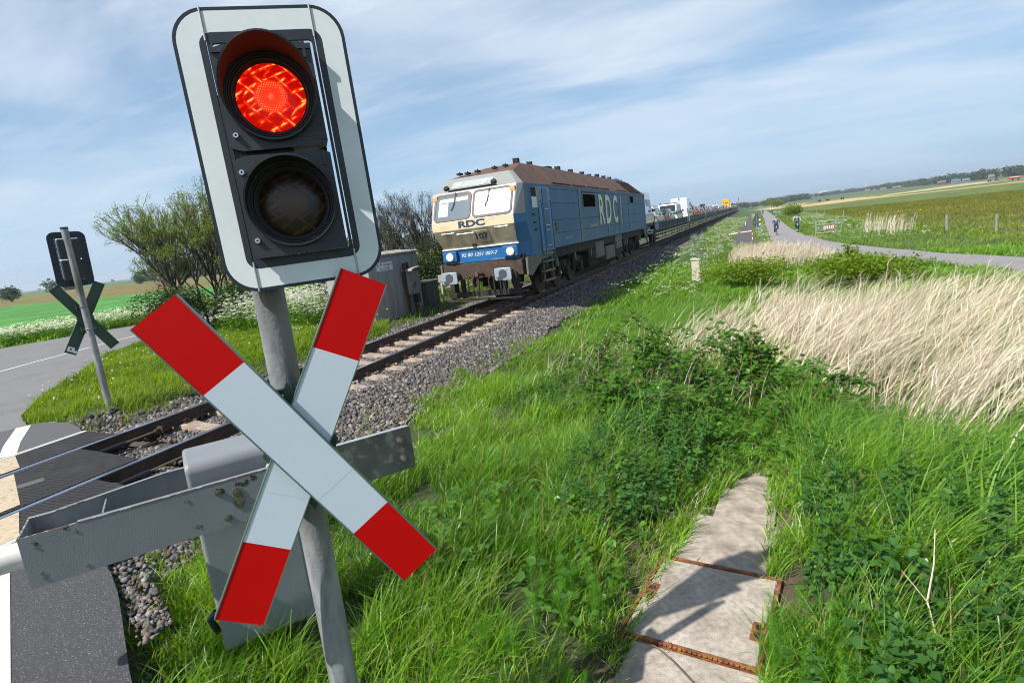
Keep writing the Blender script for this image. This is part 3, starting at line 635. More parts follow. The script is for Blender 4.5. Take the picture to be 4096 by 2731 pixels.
def make_signal(name, loc, rz, pole_top, label, group, cross_at, cross_rot, head_at, head_rz, head_lit=True, Hw=.528, Hh=.905, zb=0):
    rt = empty(name, loc, rz, label, 'crossing signal', group)
    mb = MB(); mb.tube([(0, 0, zb-.3), (0, 0, pole_top)], .054, 32); mb.build('pole', Mt['galv'], rt, smooth=True)
    mb = MB(); mb.tube([(0, 0, pole_top-.005), (0, 0, pole_top+.03)], .057, 24); mb.build('pole_cap', Mt['black'], rt, smooth=True)
    # cross
    cx = D.objects.new('crossbuck', None); COL.objects.link(cx); cx.parent = rt; cx.location = cross_at; cx.rotation_euler = cross_rot
    mats = [Mt['sheetW'], Mt['sheetR'], Mt['greenedge'], Mt['green']]
    for s, yy in ((-1, 0), (1, .027)):
        mb = MB(); arm(mb, 1.3, .171, .525, s, yy); mb.build('cross_board', mats, cx, fixn=False)
    mb = MB(); dd = [(-.13, 0), (0, .245), (.13, 0), (0, -.245)]; mb.prism(dd, .055, .062, 'xz'); 
    for z in (.19, -.19):
        mb.box(-.10, .10, .062, .085, z-.03, z+.03)
        for sx in (-1, 1): mb.box(sx*.098-.006, sx*.098+.006, .062, .14, z-.035, z+.035)
    mb.build('mounting_plate', Mt['green'], cx)
    for z in (.2, -.2):
        for sx in (-1, 1):
            mb = MB(); mb.lathe([(0, .049), (.004, .05), (.006, .055)], 10); o = mb.build('screw', Mt['chrome'], cx); o.location = (sx*.022, 0, z)
    for z in (.19, -.19):
        mb = MB(); y = .0; pts = [(.062*math.cos(a), cross_at[1]*-1+.062*math.sin(a), z) for a in np.linspace(0, 2*math.pi, 25)]
        mb.tube(pts, .008, 6); mb.box(-.066, -.05, -cross_at[1]-.01, -cross_at[1]+.012, z-.012, z+.012); mb.build('clamp', Mt['galv'], cx, smooth=True)
    # light head
    hd = D.objects.new('signal_head', None); COL.objects.link(hd); hd.parent = rt; hd.location = head_at; hd.rotation_euler = (-.02, -.02, head_rz)
    w, h = Hw, Hh
    # board in three pieces: rounded left and right pieces, straight centre piece top and bottom
    board = empty('contrast_board'); board.parent = hd
    def piece(x0, x1, nm):
        mb = MB(); out = rrect(w, h, .105); r1 = rrect(w-.022, h-.022, .095); r2 = rrect(w-.150, h-.150, .04); r3 = rrect(w-.218, h-.215, .012)
        for (o_, i_, mi) in ((out, r1, 2), (r1, r2, 0), (r2, r3, 1)):
            n = len(o_)
            for k in range(n):
                j = (k+1) % n
                quad = [o_[k], o_[j], i_[j], i_[k]]
                poly = clipx(quad, x0, x1)
                if len(poly) >= 3:
                    b = len(mb.v); mb.add([(p[0], 0, p[1]) for p in poly], [tuple(range(len(poly)))], mi)
                    mb.add([(p[0], .014, p[1]) for p in poly], [tuple(range(len(poly)))[::-1]], 3)
            # outer and inner rims
        for P_, in ((out,), (r3,)):
            n = len(P_)
            for k in range(n):
                a, b = P_[k], P_[(k+1) % n]; seg = clipx([a, b, b, a], x0, x1)
                if len(seg) >= 2:
                    a2, b2 = seg[0], seg[1]; mb.add([(a2[0], 0, a2[1]), (b2[0], 0, b2[1]), (b2[0], .014, b2[1]), (a2[0], .014, a2[1])], [(0, 1, 2, 3)], 2)
        return mb.build(nm, [Mt['whiteboard'], Mt['charcoal2'], Mt['navyblack'], Mt['navyblack']], board, fixn=False)
    def clipx(poly, x0, x1):
        def cl(P, f, t):
            o = []
            for i in range(len(P)):
                a, b = P[i], P[(i+1) % len(P)]; fa, fb = f(a), f(b)
                if fa >= 0: o.append(a)
                if (fa < 0) != (fb < 0):
                    k = fa/(fa-fb); o.append((a[0]+(b[0]-a[0])*k, a[1]+(b[1]-a[1])*k))
            return o
        P = cl(poly, lambda p: p[0]-x0, 0); return cl(P, lambda p: x1-p[0], 0) if P else []
    sL, sR = -w/2+.096, w/2-.098
    piece(-9, sL-.0015, 'board_piece'); piece(sL+.0015, sR-.0015, 'board_piece'); piece(sR+.0015, 9, 'board_piece')
    for sx in (sL, sR):
        for z0, z1 in ((h/2-.10, h/2), (-h/2, -h/2+.10)): mb = MB(); mb.tube([(sx, -.001, z0), (sx, -.001, z1)], .0035, 8); mb.build('seam_strip', Mt['alu'], board, smooth=True)
    # lamp boxes
    bw = .305; mh = .335; x0 = -bw/2-.008
    box = MB(); 
    for sx in (1,): pass
    for k, zc in enumerate((.172, -.172)):
        mod = D.objects.new('lamp_box', None); COL.objects.link(mod); mod.parent = hd; mod.location = (-.006, 0, zc-.005)
        mb = MB(); oc = rrect(bw, mh-.006, .012, 3); n = 36
        # front plate with round opening
        circ = [(.134*math.cos(2*math.pi*i/n+R(45)), .134*math.sin(2*math.pi*i/n+R(45))) for i in range(n)]
        sq = []
        for i in range(n):
            a = 2*math.pi*i/n+R(45); c, s_ = math.cos(a), math.sin(a); t = min((bw/2)/max(abs(c), 1e-6), (mh/2-.003)/max(abs(s_), 1e-6)); sq.append((c*t, s_*t))
        for i in range(n):
            j = (i+1) % n; yf = -.028
            mb.add([(sq[i][0], yf, sq[i][1]), (sq[j][0], yf, sq[j][1]), (circ[j][0], yf, circ[j][1]), (circ[i][0], yf, circ[i][1])], [(0, 1, 2, 3)])
            mb.add([(sq[i][0], yf, sq[i][1]), (sq[j][0], yf, sq[j][1]), (sq[j][0]*.97, .11, sq[j][1]*.97), (sq[i][0]*.97, .11, sq[i][1]*.97)], [(0, 1, 2, 3)])
        mb.add([(-bw/2*.97, .11, -mh/2*.97), (bw/2*.97, .11, -mh/2*.97), (bw/2*.97, .11, mh/2*.97), (-bw/2*.97, .11, mh/2*.97)], [(0, 1, 2, 3)])
        mb.box(bw/2-.028, bw/2-.018, -.034, -.027, mh/2-.055, mh/2-.006); mb.box(bw/2-.028, bw/2-.004, -.0335, -.027, -mh/2+.02, -mh/2+.026)
        mb.box(-bw/2, bw/2, -.0345, -.027, mh/2-.028, mh/2-.012) if k == 0 else mb.box(-bw/2, bw/2, -.04, -.027, -mh/2, -mh/2+.022)
        mb.box(bw/2-.11, bw/2-.03, -.0295, -.0275, -mh/2+.032, -mh/2+.05)
        mb.build('box_shell', Mt['charcoal'], mod)
        # visor : tube section whose length runs from long at the top to short below
        mb = MB(); nn = 48; ro = .1445; ri = .139
        for i in range(nn+1):
            a = 2*math.pi*i/nn; ln = .028+(.150 if k == 0 else .085)*max(0, .5+.5*math.sin(a+.06))**1.25
            c, s_ = math.cos(a), math.sin(a)
            mb.v += [(ro*c, -.024, ro*s_), (ro*.985*c, -.028-ln, ro*.985*s_), (ri*.985*c, -.028-ln, ri*.985*s_), (ri*c, -.024, ri*s_), (ri*.86*c, -.012, ri*.86*s_), (.108*c, -.004, .108*s_)]
        for i in range(nn):
            for q in range(5): mb.f.append((i*6+q, i*6+q+1, (i+1)*6+q+1, (i+1)*6+q)); mb.m.append(0 if q < 2 else 1)
        mb.build('visor', [Mt['charcoal'], Mt['inner']], mod, smooth=True)
        mb = MB()
        for r_ in (.118, .126, .132): mb.tube([(r_*math.cos(a), -.020-(r_-.118)*.5, r_*math.sin(a)) for a in np.linspace(0, 2*math.pi, 49)], .0022, 6)
        mb.build('seal_ring', Mt['black'], mod, smooth=True)
        mb = MB(); mb.lathe([(0.0001, -.024), (.03, -.0228), (.06, -.0195), (.09, -.013), (.109, -.004)], 48); mb.build('lens', LRED if k == 0 else LAMB, mod, smooth=True)
        for sxx, szz in (((-bw/2+.024, -mh/2+.052),) if k == 0 else ((-bw/2+.018, mh/2-.055), (-bw/2+.022, -mh/2+.058))):
            mb = MB(); mb.lathe([(.0035, -.036), (.0035, -.041), (.008, -.041), (.0085, -.036), (.011, -.0285)], 16); o = mb.build('screw', Mt['chrome'], mod, smooth=True); o.location = (sxx, 0, szz)
    mb = MB()
    for z in (.30, .0, -.30): mb.box(-.12-head_at[0]*.0, .03, .015, -head_at[1]+.0, z-.02, z+.02)
    mb.build('bracket', Mt['black'], hd)
    return rt
Mt['alu'] = mat('bare_aluminium_seam', (.4, .41, .38), .45, .5)
Mt['charcoal2'] = mat('matt_dark_sheet', (.018, .023, .032), .45, 0, .1, 4)
sig = make_signal('crossing_signal', (5.890, 1.590, 0), .759, 2.62, 'large near crossing signal, red lamp lit above its red and white cross', 'level crossing signals',
            (.0125, -.181, 1.435), (.017, -.031, 0), (.135, -.098, 2.457), -.075, zb=-.3)
# far signal turned away from us: solved centre of its cross and its turn
# view: right axis (cos a, sin a) seen from behind -> its own front faces away
def far_signal():
    C_ = Vector((7.49+(-2.283-7.49)*1.083, 5.863*1.083, 0)); a = 1.183; zc = 2.095+(1.575-2.095)*1.083
    n = Vector((math.sin(a), -math.cos(a), 0))        # towards the camera = back of the sign
    pole = C_+n*.17
    rt = make_signal('crossing_signal', (pole.x, pole.y, 0), a+math.pi, 3.02, 'far crossing signal seen from behind, with dark green cross, across the rails', 'level crossing signals',
                (0, -.18, zc), (0, 0, 0), (.0, -.10, 2.53), 0, zb=-.1)
    mb = MB(); L_ = .62
    s = -1; th = .525; d = Vector((s*math.sin(th), 0, math.cos(th))); nn = Vector((d.z, 0, -d.x))
    cx = [c for c in rt.children if c.name.startswith('crossbuck')][0]
    # two small stickers near the foot of one arm, on the back
    for (u, v, su, sv, mt_) in ((-.56, .0, .035, .045, 'w'), (-.60, .055, .022, .025, 'w')):
        pass
    for u, v, a_, b_, m_ in ((-.575, .015, .040, .05, Mt['white']), (-.575, .015, .016, .014, Mt['redpaint']), (-.60, -.055, .022, .025, Mt['white'])):
        dd = Vector((math.sin(-th)*-1*-1, 0, math.cos(th)))
        mb = MB(); base = d*u+nn*v; off = .0305 if m_ is not Mt['redpaint'] else .0315
        P = [base+d*p+nn*q+Vector((0, off, 0)) for p, q in ((-a_, -b_), (a_, -b_), (a_, b_), (-a_, b_))]
        mb.add(P, [(0, 1, 2, 3)]); mb.build('sticker', m_, cx)
    return rt
far_signal()
# ------------------------------------------------------------------ barrier drive with fork and boom
def barrier():
    A = Vector((4.18, 1.43)); B = Vector((5.40, 3.05)); d = (B-A).normalized(); ang = math.atan2(d.y, d.x)
    # local x along the fork from boom end to counterweights, local -y towards the camera
    rt = empty('crossing_barrier', (A.x, A.y, 0), ang, 'grey steel crossing barrier drive with lowered fork, white boom stub and dark counterweight plates', 'barrier')
    Mt['edge'] = mat('flaking_paint_edge', (.16, .085, .05), .8, 0, .4, 30, (.42, .42, .4), .9, 26, .5, .56)
    zt = .93; hp = .265; Ltot = (B-A).length
    g = Mt['greypaint']; bend = 1.0*.0
    # housing : rounded casting
    hx0 = .735; hx1 = 1.27; hy0 = .13; hy1 = .50
    mb = MB(); pr = rrect(hx1-hx0, 1.20, .055, 6, (hx0+hx1)/2, 1.075-.60); 
    n = len(pr); vs = []; ins = rrect(hx1-hx0-.02, 1.18, .05, 6, (hx0+hx1)/2, 1.075-.60)
    mb.prism(pr, hy0+.02, hy1-.02, 'xz'); 
    mb2 = MB(); prl = [(hy0, -.15), (hy0, 1.0), (hy0+.03, 1.035), (hy1-.03, 1.045), (hy1, 1.01), (hy1, -.15)]
    mb2.prism(prl, hx0, hx1, 'yz'); h = mb2.build('housing', g, rt, bevel=.022, seg=4)
    mb = MB(); mb.tube([(hx0-.02, .3, -.1), (hx0-.05, .3, .0), (hx0-.01, .3, .04)], .02, 10); mb.build('cable_gland', Mt['black'], rt, smooth=True)
    # front fork plate with folded top and bottom edge; jogs outward at x=.62
    def plate(y_a, y_b, x_end, nm, fold, z1=zt):
        mb = MB(); prof = [(0, y_a), (.55, y_a+(y_b-y_a)*.93), (.66, y_b), (x_end, y_b)]; t = .008
        for (p, q) in zip(prof[:-1], prof[1:]):
            for s0, s1 in ((0, t),):
                mb.add([(p[0], p[1], z1-hp), (q[0], q[1], z1-hp), (q[0], q[1], z1), (p[0], p[1], z1), (p[0], p[1]+t, z1-hp), (q[0], q[1]+t, z1-hp), (q[0], q[1]+t, z1), (p[0], p[1]+t, z1)],
                       [(0, 1, 2, 3), (5, 4, 7, 6), (3, 2, 6, 7), (0, 4, 5, 1)])
            f = .022*fold; xa = max(p[0], .24)
            if q[0] > .24:
                pa = p[1]+(q[1]-p[1])*(xa-p[0])/(q[0]-p[0])
                mb.add([(xa, pa, z1), (q[0], q[1], z1), (q[0], q[1]+f, z1+.006), (xa, pa+f, z1+.006)], [(0, 1, 2, 3)])
                mb.add([(xa, pa, z1-hp), (q[0], q[1], z1-hp), (q[0], q[1]+f, z1-hp-.004), (xa, pa+f, z1-hp-.004)], [(3, 2, 1, 0)])
                mb.add([(xa, pa+f, z1+.002), (q[0], q[1]+f, z1+.002), (q[0], q[1]+f, z1+.008), (xa, pa+f, z1+.008)], [(0, 1, 2, 3)])
        o = mb.build(nm, g, rt, bevel=0, smooth=False)
        # rust line along the top edge
        mb = MB(); y0 = y_a+(y_b-y_a)*.93*.24/.55
        pts = [(0.0, y_a+.004, z1+.001), (.24, y0+.004, z1+.001)]; mb.tube(pts, .003, 6)
        mb.tube([(.24, y0, z1+.003), (.55, prof[1][1], z1+.003), (.66, y_b, z1+.003), (min(x_end, 1.2), y_b, z1+.003)], .0022, 6)
        mb.build('rusty_edge', Mt['edge'], o, smooth=True)
        return o
    fo = plate(0, 0.0, 1.22, 'fork_arm', 1)
    # back arm spreads from the boom end to the far side of the housing
    mb = MB(); t = .008; yb0 = .29; yb1 = .46
    prof = [(0, yb0), (.10, yb0), (.62, yb1), (1.22, yb1)]
    for (p, q) in zip(prof[:-1], prof[1:]):
        mb.add([(p[0], p[1], zt-hp), (q[0], q[1], zt-hp), (q[0], q[1], zt), (p[0], p[1], zt), (p[0], p[1]+t, zt-hp), (q[0], q[1]+t, zt-hp), (q[0], q[1]+t, zt), (p[0], p[1]+t, zt)],
               [(0, 1, 2, 3), (5, 4, 7, 6), (3, 2, 6, 7), (0, 4, 5, 1)])
        mb.add([(p[0], p[1]-.022, zt+.005), (q[0], q[1]-.022, zt+.005), (q[0], q[1]+t, zt+.005), (p[0], p[1]+t, zt+.005)], [(0, 1, 2, 3)])
    bo = mb.build('fork_arm', g, rt)
    mb = MB(); mb.tube([(0, .004, zt-.002), (0, yb0, zt-.002)], .0035, 6); mb.tube([(.10, yb0-.02, zt+.006), (.24, yb0+.025, zt+.006)], .0035, 6); mb.build('rusty_edge', Mt['edge'], bo)
    mb = MB(); mb.box(-.002, .006, .008, yb0, zt-hp, zt-.0); mb.box(.33, .338, .008, .33, zt-hp+.02, zt-.02); mb.box(.02, .26, .01, .27, zt-hp+.0, zt-hp+.008); mb.build('cross_web', g, rt)
    # bolts
    def bolt(x, z, y=0, r=.014, parent=fo, sgn=-1):
        mb = MB(); mb.cyl((x, y, z), (x, y+sgn*.005, z), r*1.45, 16); mb.cyl((x, y+sgn*.005, z), (x, y+sgn*.017, z), r, 6); mb.build('bolt', Mt['bolt'], parent)
    for x, z in ((.875, zt-.055), (.895, zt-.215), (.965, zt-.085), (.968, zt-.150)): bolt(x, z)
    mb = MB(); mb.prism(rrect(.05, .13, .024, 6, .9665, zt-.118), -.0045, -.0005, 'xz'); mb.build('backing_plate', mat('mossy_steel', (.16, .15, .09), .6, .3, .4, 60), fo)
    mb = MB()
    for x, z in ((.055, zt-.035), (.06, zt-.062), (.055, zt-.20), (.06, zt-.228), (.225, zt-.04), (.235, zt-.232), (.72, zt-.055), (.74, zt-.21)):
        mb.cyl((x, -.003, z), (x, .002, z), .0085, 14)
    mb.build('rivet', mat('dull_rivet', (.22, .23, .24), .35, .5), fo)
    mb = MB()
    for x, z, w in ((.72, zt-.055, .012), (.745, zt-.212, .016), (.065, zt-.045, .010), (.89, zt-.045, .024), (1.0, zt-.04, .03), (1.06, zt-.03, .025), (.19, zt-.012, .014)):
        for k in range(7):
            a = rng.uniform(0, 6.28, 1)[0]; rr = w*rng.uniform(.2, 1); c = (x+math.cos(a)*rr, z+math.sin(a)*rr*.7); s_ = w*.35
            mb.add([(c[0]-s_, -.0008-k*.0001, c[1]-s_), (c[0]+s_, -.0008-k*.0001, c[1]-s_*.6), (c[0]+s_*.8, -.0008-k*.0001, c[1]+s_*.7), (c[0]-s_*.6, -.0008-k*.0001, c[1]+s_)], [(0, 1, 2, 3)])
    mb.build('dirt_stain', mat('black_grime', (.05, .04, .022), .9, 0, .4, 90), fo)
    # counterweights : zinc plates bolted to the rear end of the front arm
    cw = MB(); cw.prism(rrect(Ltot-1.22+.10, hp+.025, .018, 5, (1.12+Ltot)/2, zt-hp/2+.008), .000, .006, 'xz'); 
    mats = [Mt['galv_dark'], Mt['zinc']]
    for i in range(3):
        mb = MB(); mb.prism(rrect(Ltot-1.14, hp+.02, .02, 5, (1.14+Ltot)/2, zt-hp/2+.006), .012+i*.0135, .0245+i*.0135, 'xz', 1, 0); mb.build('weight_plate', mats, rt, bevel=.0015)
    mb = MB(); mb.prism(rrect(.66, .20, .02, 5, 1.50, zt-hp/2+.035), .054, .094, 'xz'); mb.build('weight_block', mat('mossy_yellow_casting', (.33, .29, .17), .9, 0, .2, 30, (.16, .15, .07), .6, 9), rt, bevel=.004)
    for x, z in ((Ltot-.085, zt-.06), (Ltot-.08, zt-.185)):
        mb = MB(); mb.cyl((x, .012, z), (x, -.045, z), .011, 12); mb.cyl((x, .011, z), (x, .003, z), .022, 16); mb.cyl((x, .003, z), (x, -.014, z), .019, 6); mb.cyl((x, -.018, z), (x, -.034, z), .0175, 6); mb.build('weight_bolt', Mt['bolt'], rt)
    # boom : pale tube with red bands further out
    mb = MB(); x = .12; zc = zt-hp/2
    mb.tube([(.20, .15, zc), (-.42, .15, zc)], .068, 24, 0); mb.build('boom_tube', mat('dirty_white_fibreglass', (.6, .6, .56), .5, 0, .1, 12, (.35, .34, .28), .5, 3), rt, smooth=True)
barrier()
# ------------------------------------------------------------------ relay hut and its neighbours
def hut():
    rt = empty('concrete_hut', (-4.08, 16.2, -.35), 0, 'squat grey concrete relay hut with flat mossy roof and white name plate, beside the rails', 'hut')
    hw, hl, hh = .82, 1.46, 2.2
    mb = MB(); mb.box(-hw, hw, -hl, hl, 0, hh); mb.build('wall', Mt['hut'], rt, bevel=.02)
    mb = MB(); t = .06; pts = [(-hw-t, hh), (hw+t, hh), (hw+t, hh+.07), (0, hh+.16), (-hw-t, hh+.07)]; mb.prism(pts, -hl-t, hl+t, 'xz'); mb.build('roof', Mt['roofc'], rt, bevel=.012)
    mb = MB(); mb.box(-.22, .55, -hl-.03, -hl-.002, .12, 2.02); d = mb.build('door', mat('chalky_white_door', (.58, .57, .55), .7, 0, .12, 9, (.3, .27, .23), .5, 3), rt, bevel=.008)
    mb = MB(); mb.cyl((-.13, -hl-.03, 1.40), (-.13, -hl-.07, 1.40), .015, 8); mb.box(-.15, -.05, -hl-.075, -hl-.055, 1.385, 1.415); mb.build('handle', Mt['chrome'], d)
    mb = MB(); mb.box(-.62, -.50, -hl-.012, -hl, 1.36, 1.44); mb.build('vent', Mt['charcoal'], rt)
    # name plate on the side facing the rails
    mb = MB(); x = hw; mb.box(x+.001, x+.012, -1.02, -.13, 1.76, 2.02); pl = mb.build('name_plate', Mt['white'], rt, bevel=.003)
    M = lambda y, z: Matrix.Translation((x+.0135, y, z)) @ Matrix(((0, 0, 1, 0), (1, 0, 0, 0), (0, 1, 0, 0), (0, 0, 0, 1)))
    k = mat('black_lettering', (.02, .02, .02), .6)
    text_mesh('lettering', 'Bü 154  Gremsgöör', .118, M(-.575, 1.945), k, pl, sx=.88); text_mesh('lettering', 'km 230,385', .118, M(-.575, 1.825), k, pl, sx=.95)
    # box on posts against the side wall
    cb = empty('electrical_cabinet', (-3.02, 16.75, -.35), 0, 'small rusty grey metal cabinet under a curved roof, beside the concrete hut', 'cabinet')
    gm = mat('stained_grey_steel', (.26, .25, .23), .6, .2, .15, 8, (.10, .07, .05), .7, 5, .48, .66)
    mb = MB(); mb.box(-.13, .13, -.26, .30, .85, 1.63); mb.build('box_body', gm, cb, bevel=.01)
    mb = MB(); mb.box(.13, .145, -.20, .27, .90, 1.60); dr = mb.build('door', gm, cb, bevel=.006)
    mb = MB(); mb.tube([(.145, -.13, 1.13), (.19, -.13, 1.15), (.19, -.13, 1.24), (.145, -.13, 1.26)], .01, 8); mb.build('handle', Mt['black'], dr, smooth=True)
    mb = MB(); pts = [(-.30, 1.66), (-.18, 1.70), (.0, 1.72), (.25, 1.74), (.40, 1.70), (.48, 1.62), (.46, 1.60), (.38, 1.66), (.24, 1.70), (.0, 1.68), (-.18, 1.66), (-.30, 1.62)]
    mb.T = Matrix.Translation((0, 0, .0)); mb.prism([(p[0]*1.0-.0, p[1]) for p in pts], -.20, .22, 'yz'); mb.build('curved_roof', mat('grey_roof_panel', (.3, .27, .22), .85, 0, .3, 12), cb)
    mb = MB(); mb.box(-.06, .04, .05, .18, .0, .85); mb.box(-.12, -.04, -.30, -.23, 0, 1.9); mb.box(-.12, -.04, -.08, -.02, 1.6, 1.92); mb.build('post', Mt['rustdark'], cb)
    mb = MB(); mb.box(-.05, .12, .0, .2, .55, .85); mb.build('cable_box', Mt['black'], cb, bevel=.01)
    bk = empty('concrete_block', (-3.5, 18.35, -.35), 0, 'low weathered concrete block standing behind the relay hut', 'concrete block')
    mb = MB(); mb.box(-.3, .3, -.42, .42, 0, 1.08); mb.build('block_body', mat('dark_streaked_concrete', (.10, .11, .11), .85, 0, .4, 6, stretch=(2, 2, .3)), bk, bevel=.03)  # block body darker than its cap slab, mottled in vertical streaks
    mb = MB(); mb.box(-.33, .33, -.45, .45, 1.08, 1.13); mb.build('cap_slab', Mt['concrete'], bk, bevel=.01)
    wp = empty('marker_post', (-3.35, 19.3, -.4), 0, 'slim pale marker post with a small plate in the grass left of the locomotive', 'post')
    mb = MB(); mb.box(-.03, .03, -.03, .03, 0, 1.25); mb.build('post_shaft', mat('peeling_pale_post', (.45, .42, .36), .8, 0, .2, 12), wp, bevel=.004)
    mb = MB(); mb.box(-.10, .10, -.045, -.031, 1.02, 1.28); mb.build('plate', Mt['concrete'], wp)
hut()
def marker_box():
    rt = empty('cable_cabinet', (5.33, 25.9, -.78), -.12, 'slim beige cable cabinet standing alone in the grass right of the rails', 'cabinet')
    m = mat('beige_fibreglass', (.50, .46, .38), .55, 0, .08, 8, (.36, .33, .25), .4, 2.5)
    mb = MB(); mb.box(-.17, .17, -.13, .13, 0, .86); mb.build('cabinet_body', m, rt, bevel=.012)
    mb = MB(); mb.box(-.15, .15, -.14, -.131, .06, .80); mb.build('door', m, rt, bevel=.004)
    mb = MB(); mb.prism([(-.19, .86), (.19, .86), (.19, .90), (-.12, .96), (-.19, .94)], -.16, .15, 'xz'); mb.build('lid', m, rt, bevel=.01)
marker_box()
# ------------------------------------------------------------------ concrete covers with rusty frames
def slabs():
    fr = mat('rusted_angle_iron', (.15, .05, .02), .9, .1, .45, 18, (.34, .13, .04), .7, 12, .45, .6, .7, 70)
    ct = mat('pale_mortar_slab', (.40, .35, .295), .9, 0, .35, 26, (.20, .17, .135), .8, 3.2, .42, .7, .6, 120, det=12)
    ct2 = mat('brown_stained_slab', (.35, .30, .25), .9, 0, .3, 16, (.12, .09, .065), .6, 5, .45, .65, .4, 120)
    spec = [  # centre, size across, size along, turn, z, frame?, label
        ((7.05, 2.545, -.362), .76, .87, -.17, 0, 'pale concrete cover slab nearest the camera, cut off by the lower picture edge'),
        ((7.13, 3.425, -.352), .79, .87, -.17, 1, 'pale concrete cover slab in a rusty steel frame, carrying the dark shadow of the signal'),
        ((7.26, 4.235, -.362), .66, .70, -.19, 2, 'cracked cover slab with soil on its corner, just beyond the shadowed framed slab'),
        ((7.38, 4.90, -.392), .5, .60, -.1, 2, 'small stained cover slab under the trailing bramble, third from the camera beyond the framed one'),
        ((7.47, 5.46, -.42), .4, .55, -.12, 2, 'farthest cover slab, half buried under bramble and nettle leaves')]
    for (c, w, l, rz, fk, lb) in spec:
        rt = empty('cover_slab', c, rz, lb, 'cover slab', 'concrete cover slabs in the grass')
        mb = MB(); e = .015; mb.box(-w/2+e, w/2-e, -l/2+e, l/2-e, -.12, 0); mb.build('slab_top', ct if fk < 2 else ct2, rt, bevel=.008)
        if fk == 1:
            mb = MB()
            for s in (-1, 1):
                mb.box(-w/2-.004, w/2+.004, s*l/2-.013, s*l/2+.013, -.12, .006); mb.box(s*w/2-.011, s*w/2+.011, -l/2, l/2, -.12, .0045)
            for k in range(26): mb.tube([(-w/2+.05+k*.0285, -l/2-.018, .006), (-w/2+.05+k*.0285+.018, -l/2-.018, .006)], .007, 6)
            mb.build('steel_frame', fr, rt)
            for s in (-1, 1):
                hx = s*(w/2-.045); hy = .02 if s < 0 else -.13
                mb = MB(); mb.box(hx-.042, hx+.042, hy-.085, hy+.085, -.02, .0035); mb.build('lifting_plate', fr, rt, bevel=.003)
                mb = MB()
                for q in (-.035, .035): mb.tube([(hx, hy+q, .004), (hx, hy+q, .0052)], .024, 16)
                mb.build('lifting_hole', Mt['inner'], rt)
        else:
            mb = MB(); 
            if fk == 0:
                mb.box(w/2-.08, w/2-.005, -.26, -.10, -.02, .003); mb.build('lifting_plate', fr, rt)
    # thin dead twigs on the slab
    for pts, lb in (([(6.72, 3.0, -.33), (6.9, 2.95, -.325), (7.0, 2.86, -.32), (7.12, 2.74, -.33), (7.17, 2.68, -.34)], 'brown dead twig lying across the rusty joint of the framed slab'),):
        mb = MB(); mb.tube([Vector(p)+Vector((0, 0, .0)) for p in pts], [.004, .004, .0045, .004, .002], 6); mb.tube([(6.95, 2.93, -.325), (6.98, 2.97, -.315), (6.96, 3.02, -.325)], .002, 5)
        o = mb.build('dead_twig', mat('dead_twig_bark', (.13, .09, .065), .9)); tag(o, lb, 'twig')
slabs()
# ------------------------------------------------------------------ locomotive
Mt['blue'] = mat('faded_blue_paint', (.030, .125, .26), .6, 0, .14, 1.2, (.12, .155, .17), .75, 1.1, .46, .72, .06, 30, stretch=(1, 1, .55))
Mt['bluedeep'] = mat('deep_blue_paint', (.012, .11, .30), .35, 0, .1, 3, (.02, .08, .2), .4, 2)
Mt['cream'] = mat('grimy_cream_paint', (.46, .40, .28), .5, 0, .15, 3, (.18, .12, .07), .85, 2.6, .42, .64, stretch=(1, 1, .3))
Mt['creamB'] = mat('bright_cream_band', (.62, .53, .36), .4, 0, .06, 4, (.6, .32, .10), .6, 3, .5, .68)
Mt['greyhead'] = mat('grey_cab_fascia', (.25, .26, .25), .4, 0, .1, 3, (.22, .2, .17), .5, 3)
Mt['roof'] = mat('brown_sooty_roof', (.115, .06, .042), .85, 0, .2, 2.5, (.06, .045, .04), .6, 1.3, .45, .65, .1, 30)
Mt['dirty'] = mat('oily_underframe', (.018, .015, .013), .85, 0, .5, 7, (.05, .038, .028), .5, 4)
Mt['olive'] = mat('dusty_olive_skirt', (.13, .13, .105), .7, 0, .2, 3, (.1, .09, .07), .5, 2)
Mt['rusty'] = mat('rust_brown_steel', (.06, .038, .028), .8, .1, .4, 9)
Mt['dglass'] = mat('cab_glass', (.03, .04, .045), .05, 0, spec=.9)
Mt['lamp'] = mat('lit_headlamp', (1, .7, .4), .3, emit=(1, .55, .2), estr=2.2)
Mt['darkgap'] = mat('dark_recess', (.008, .008, .009), .8)
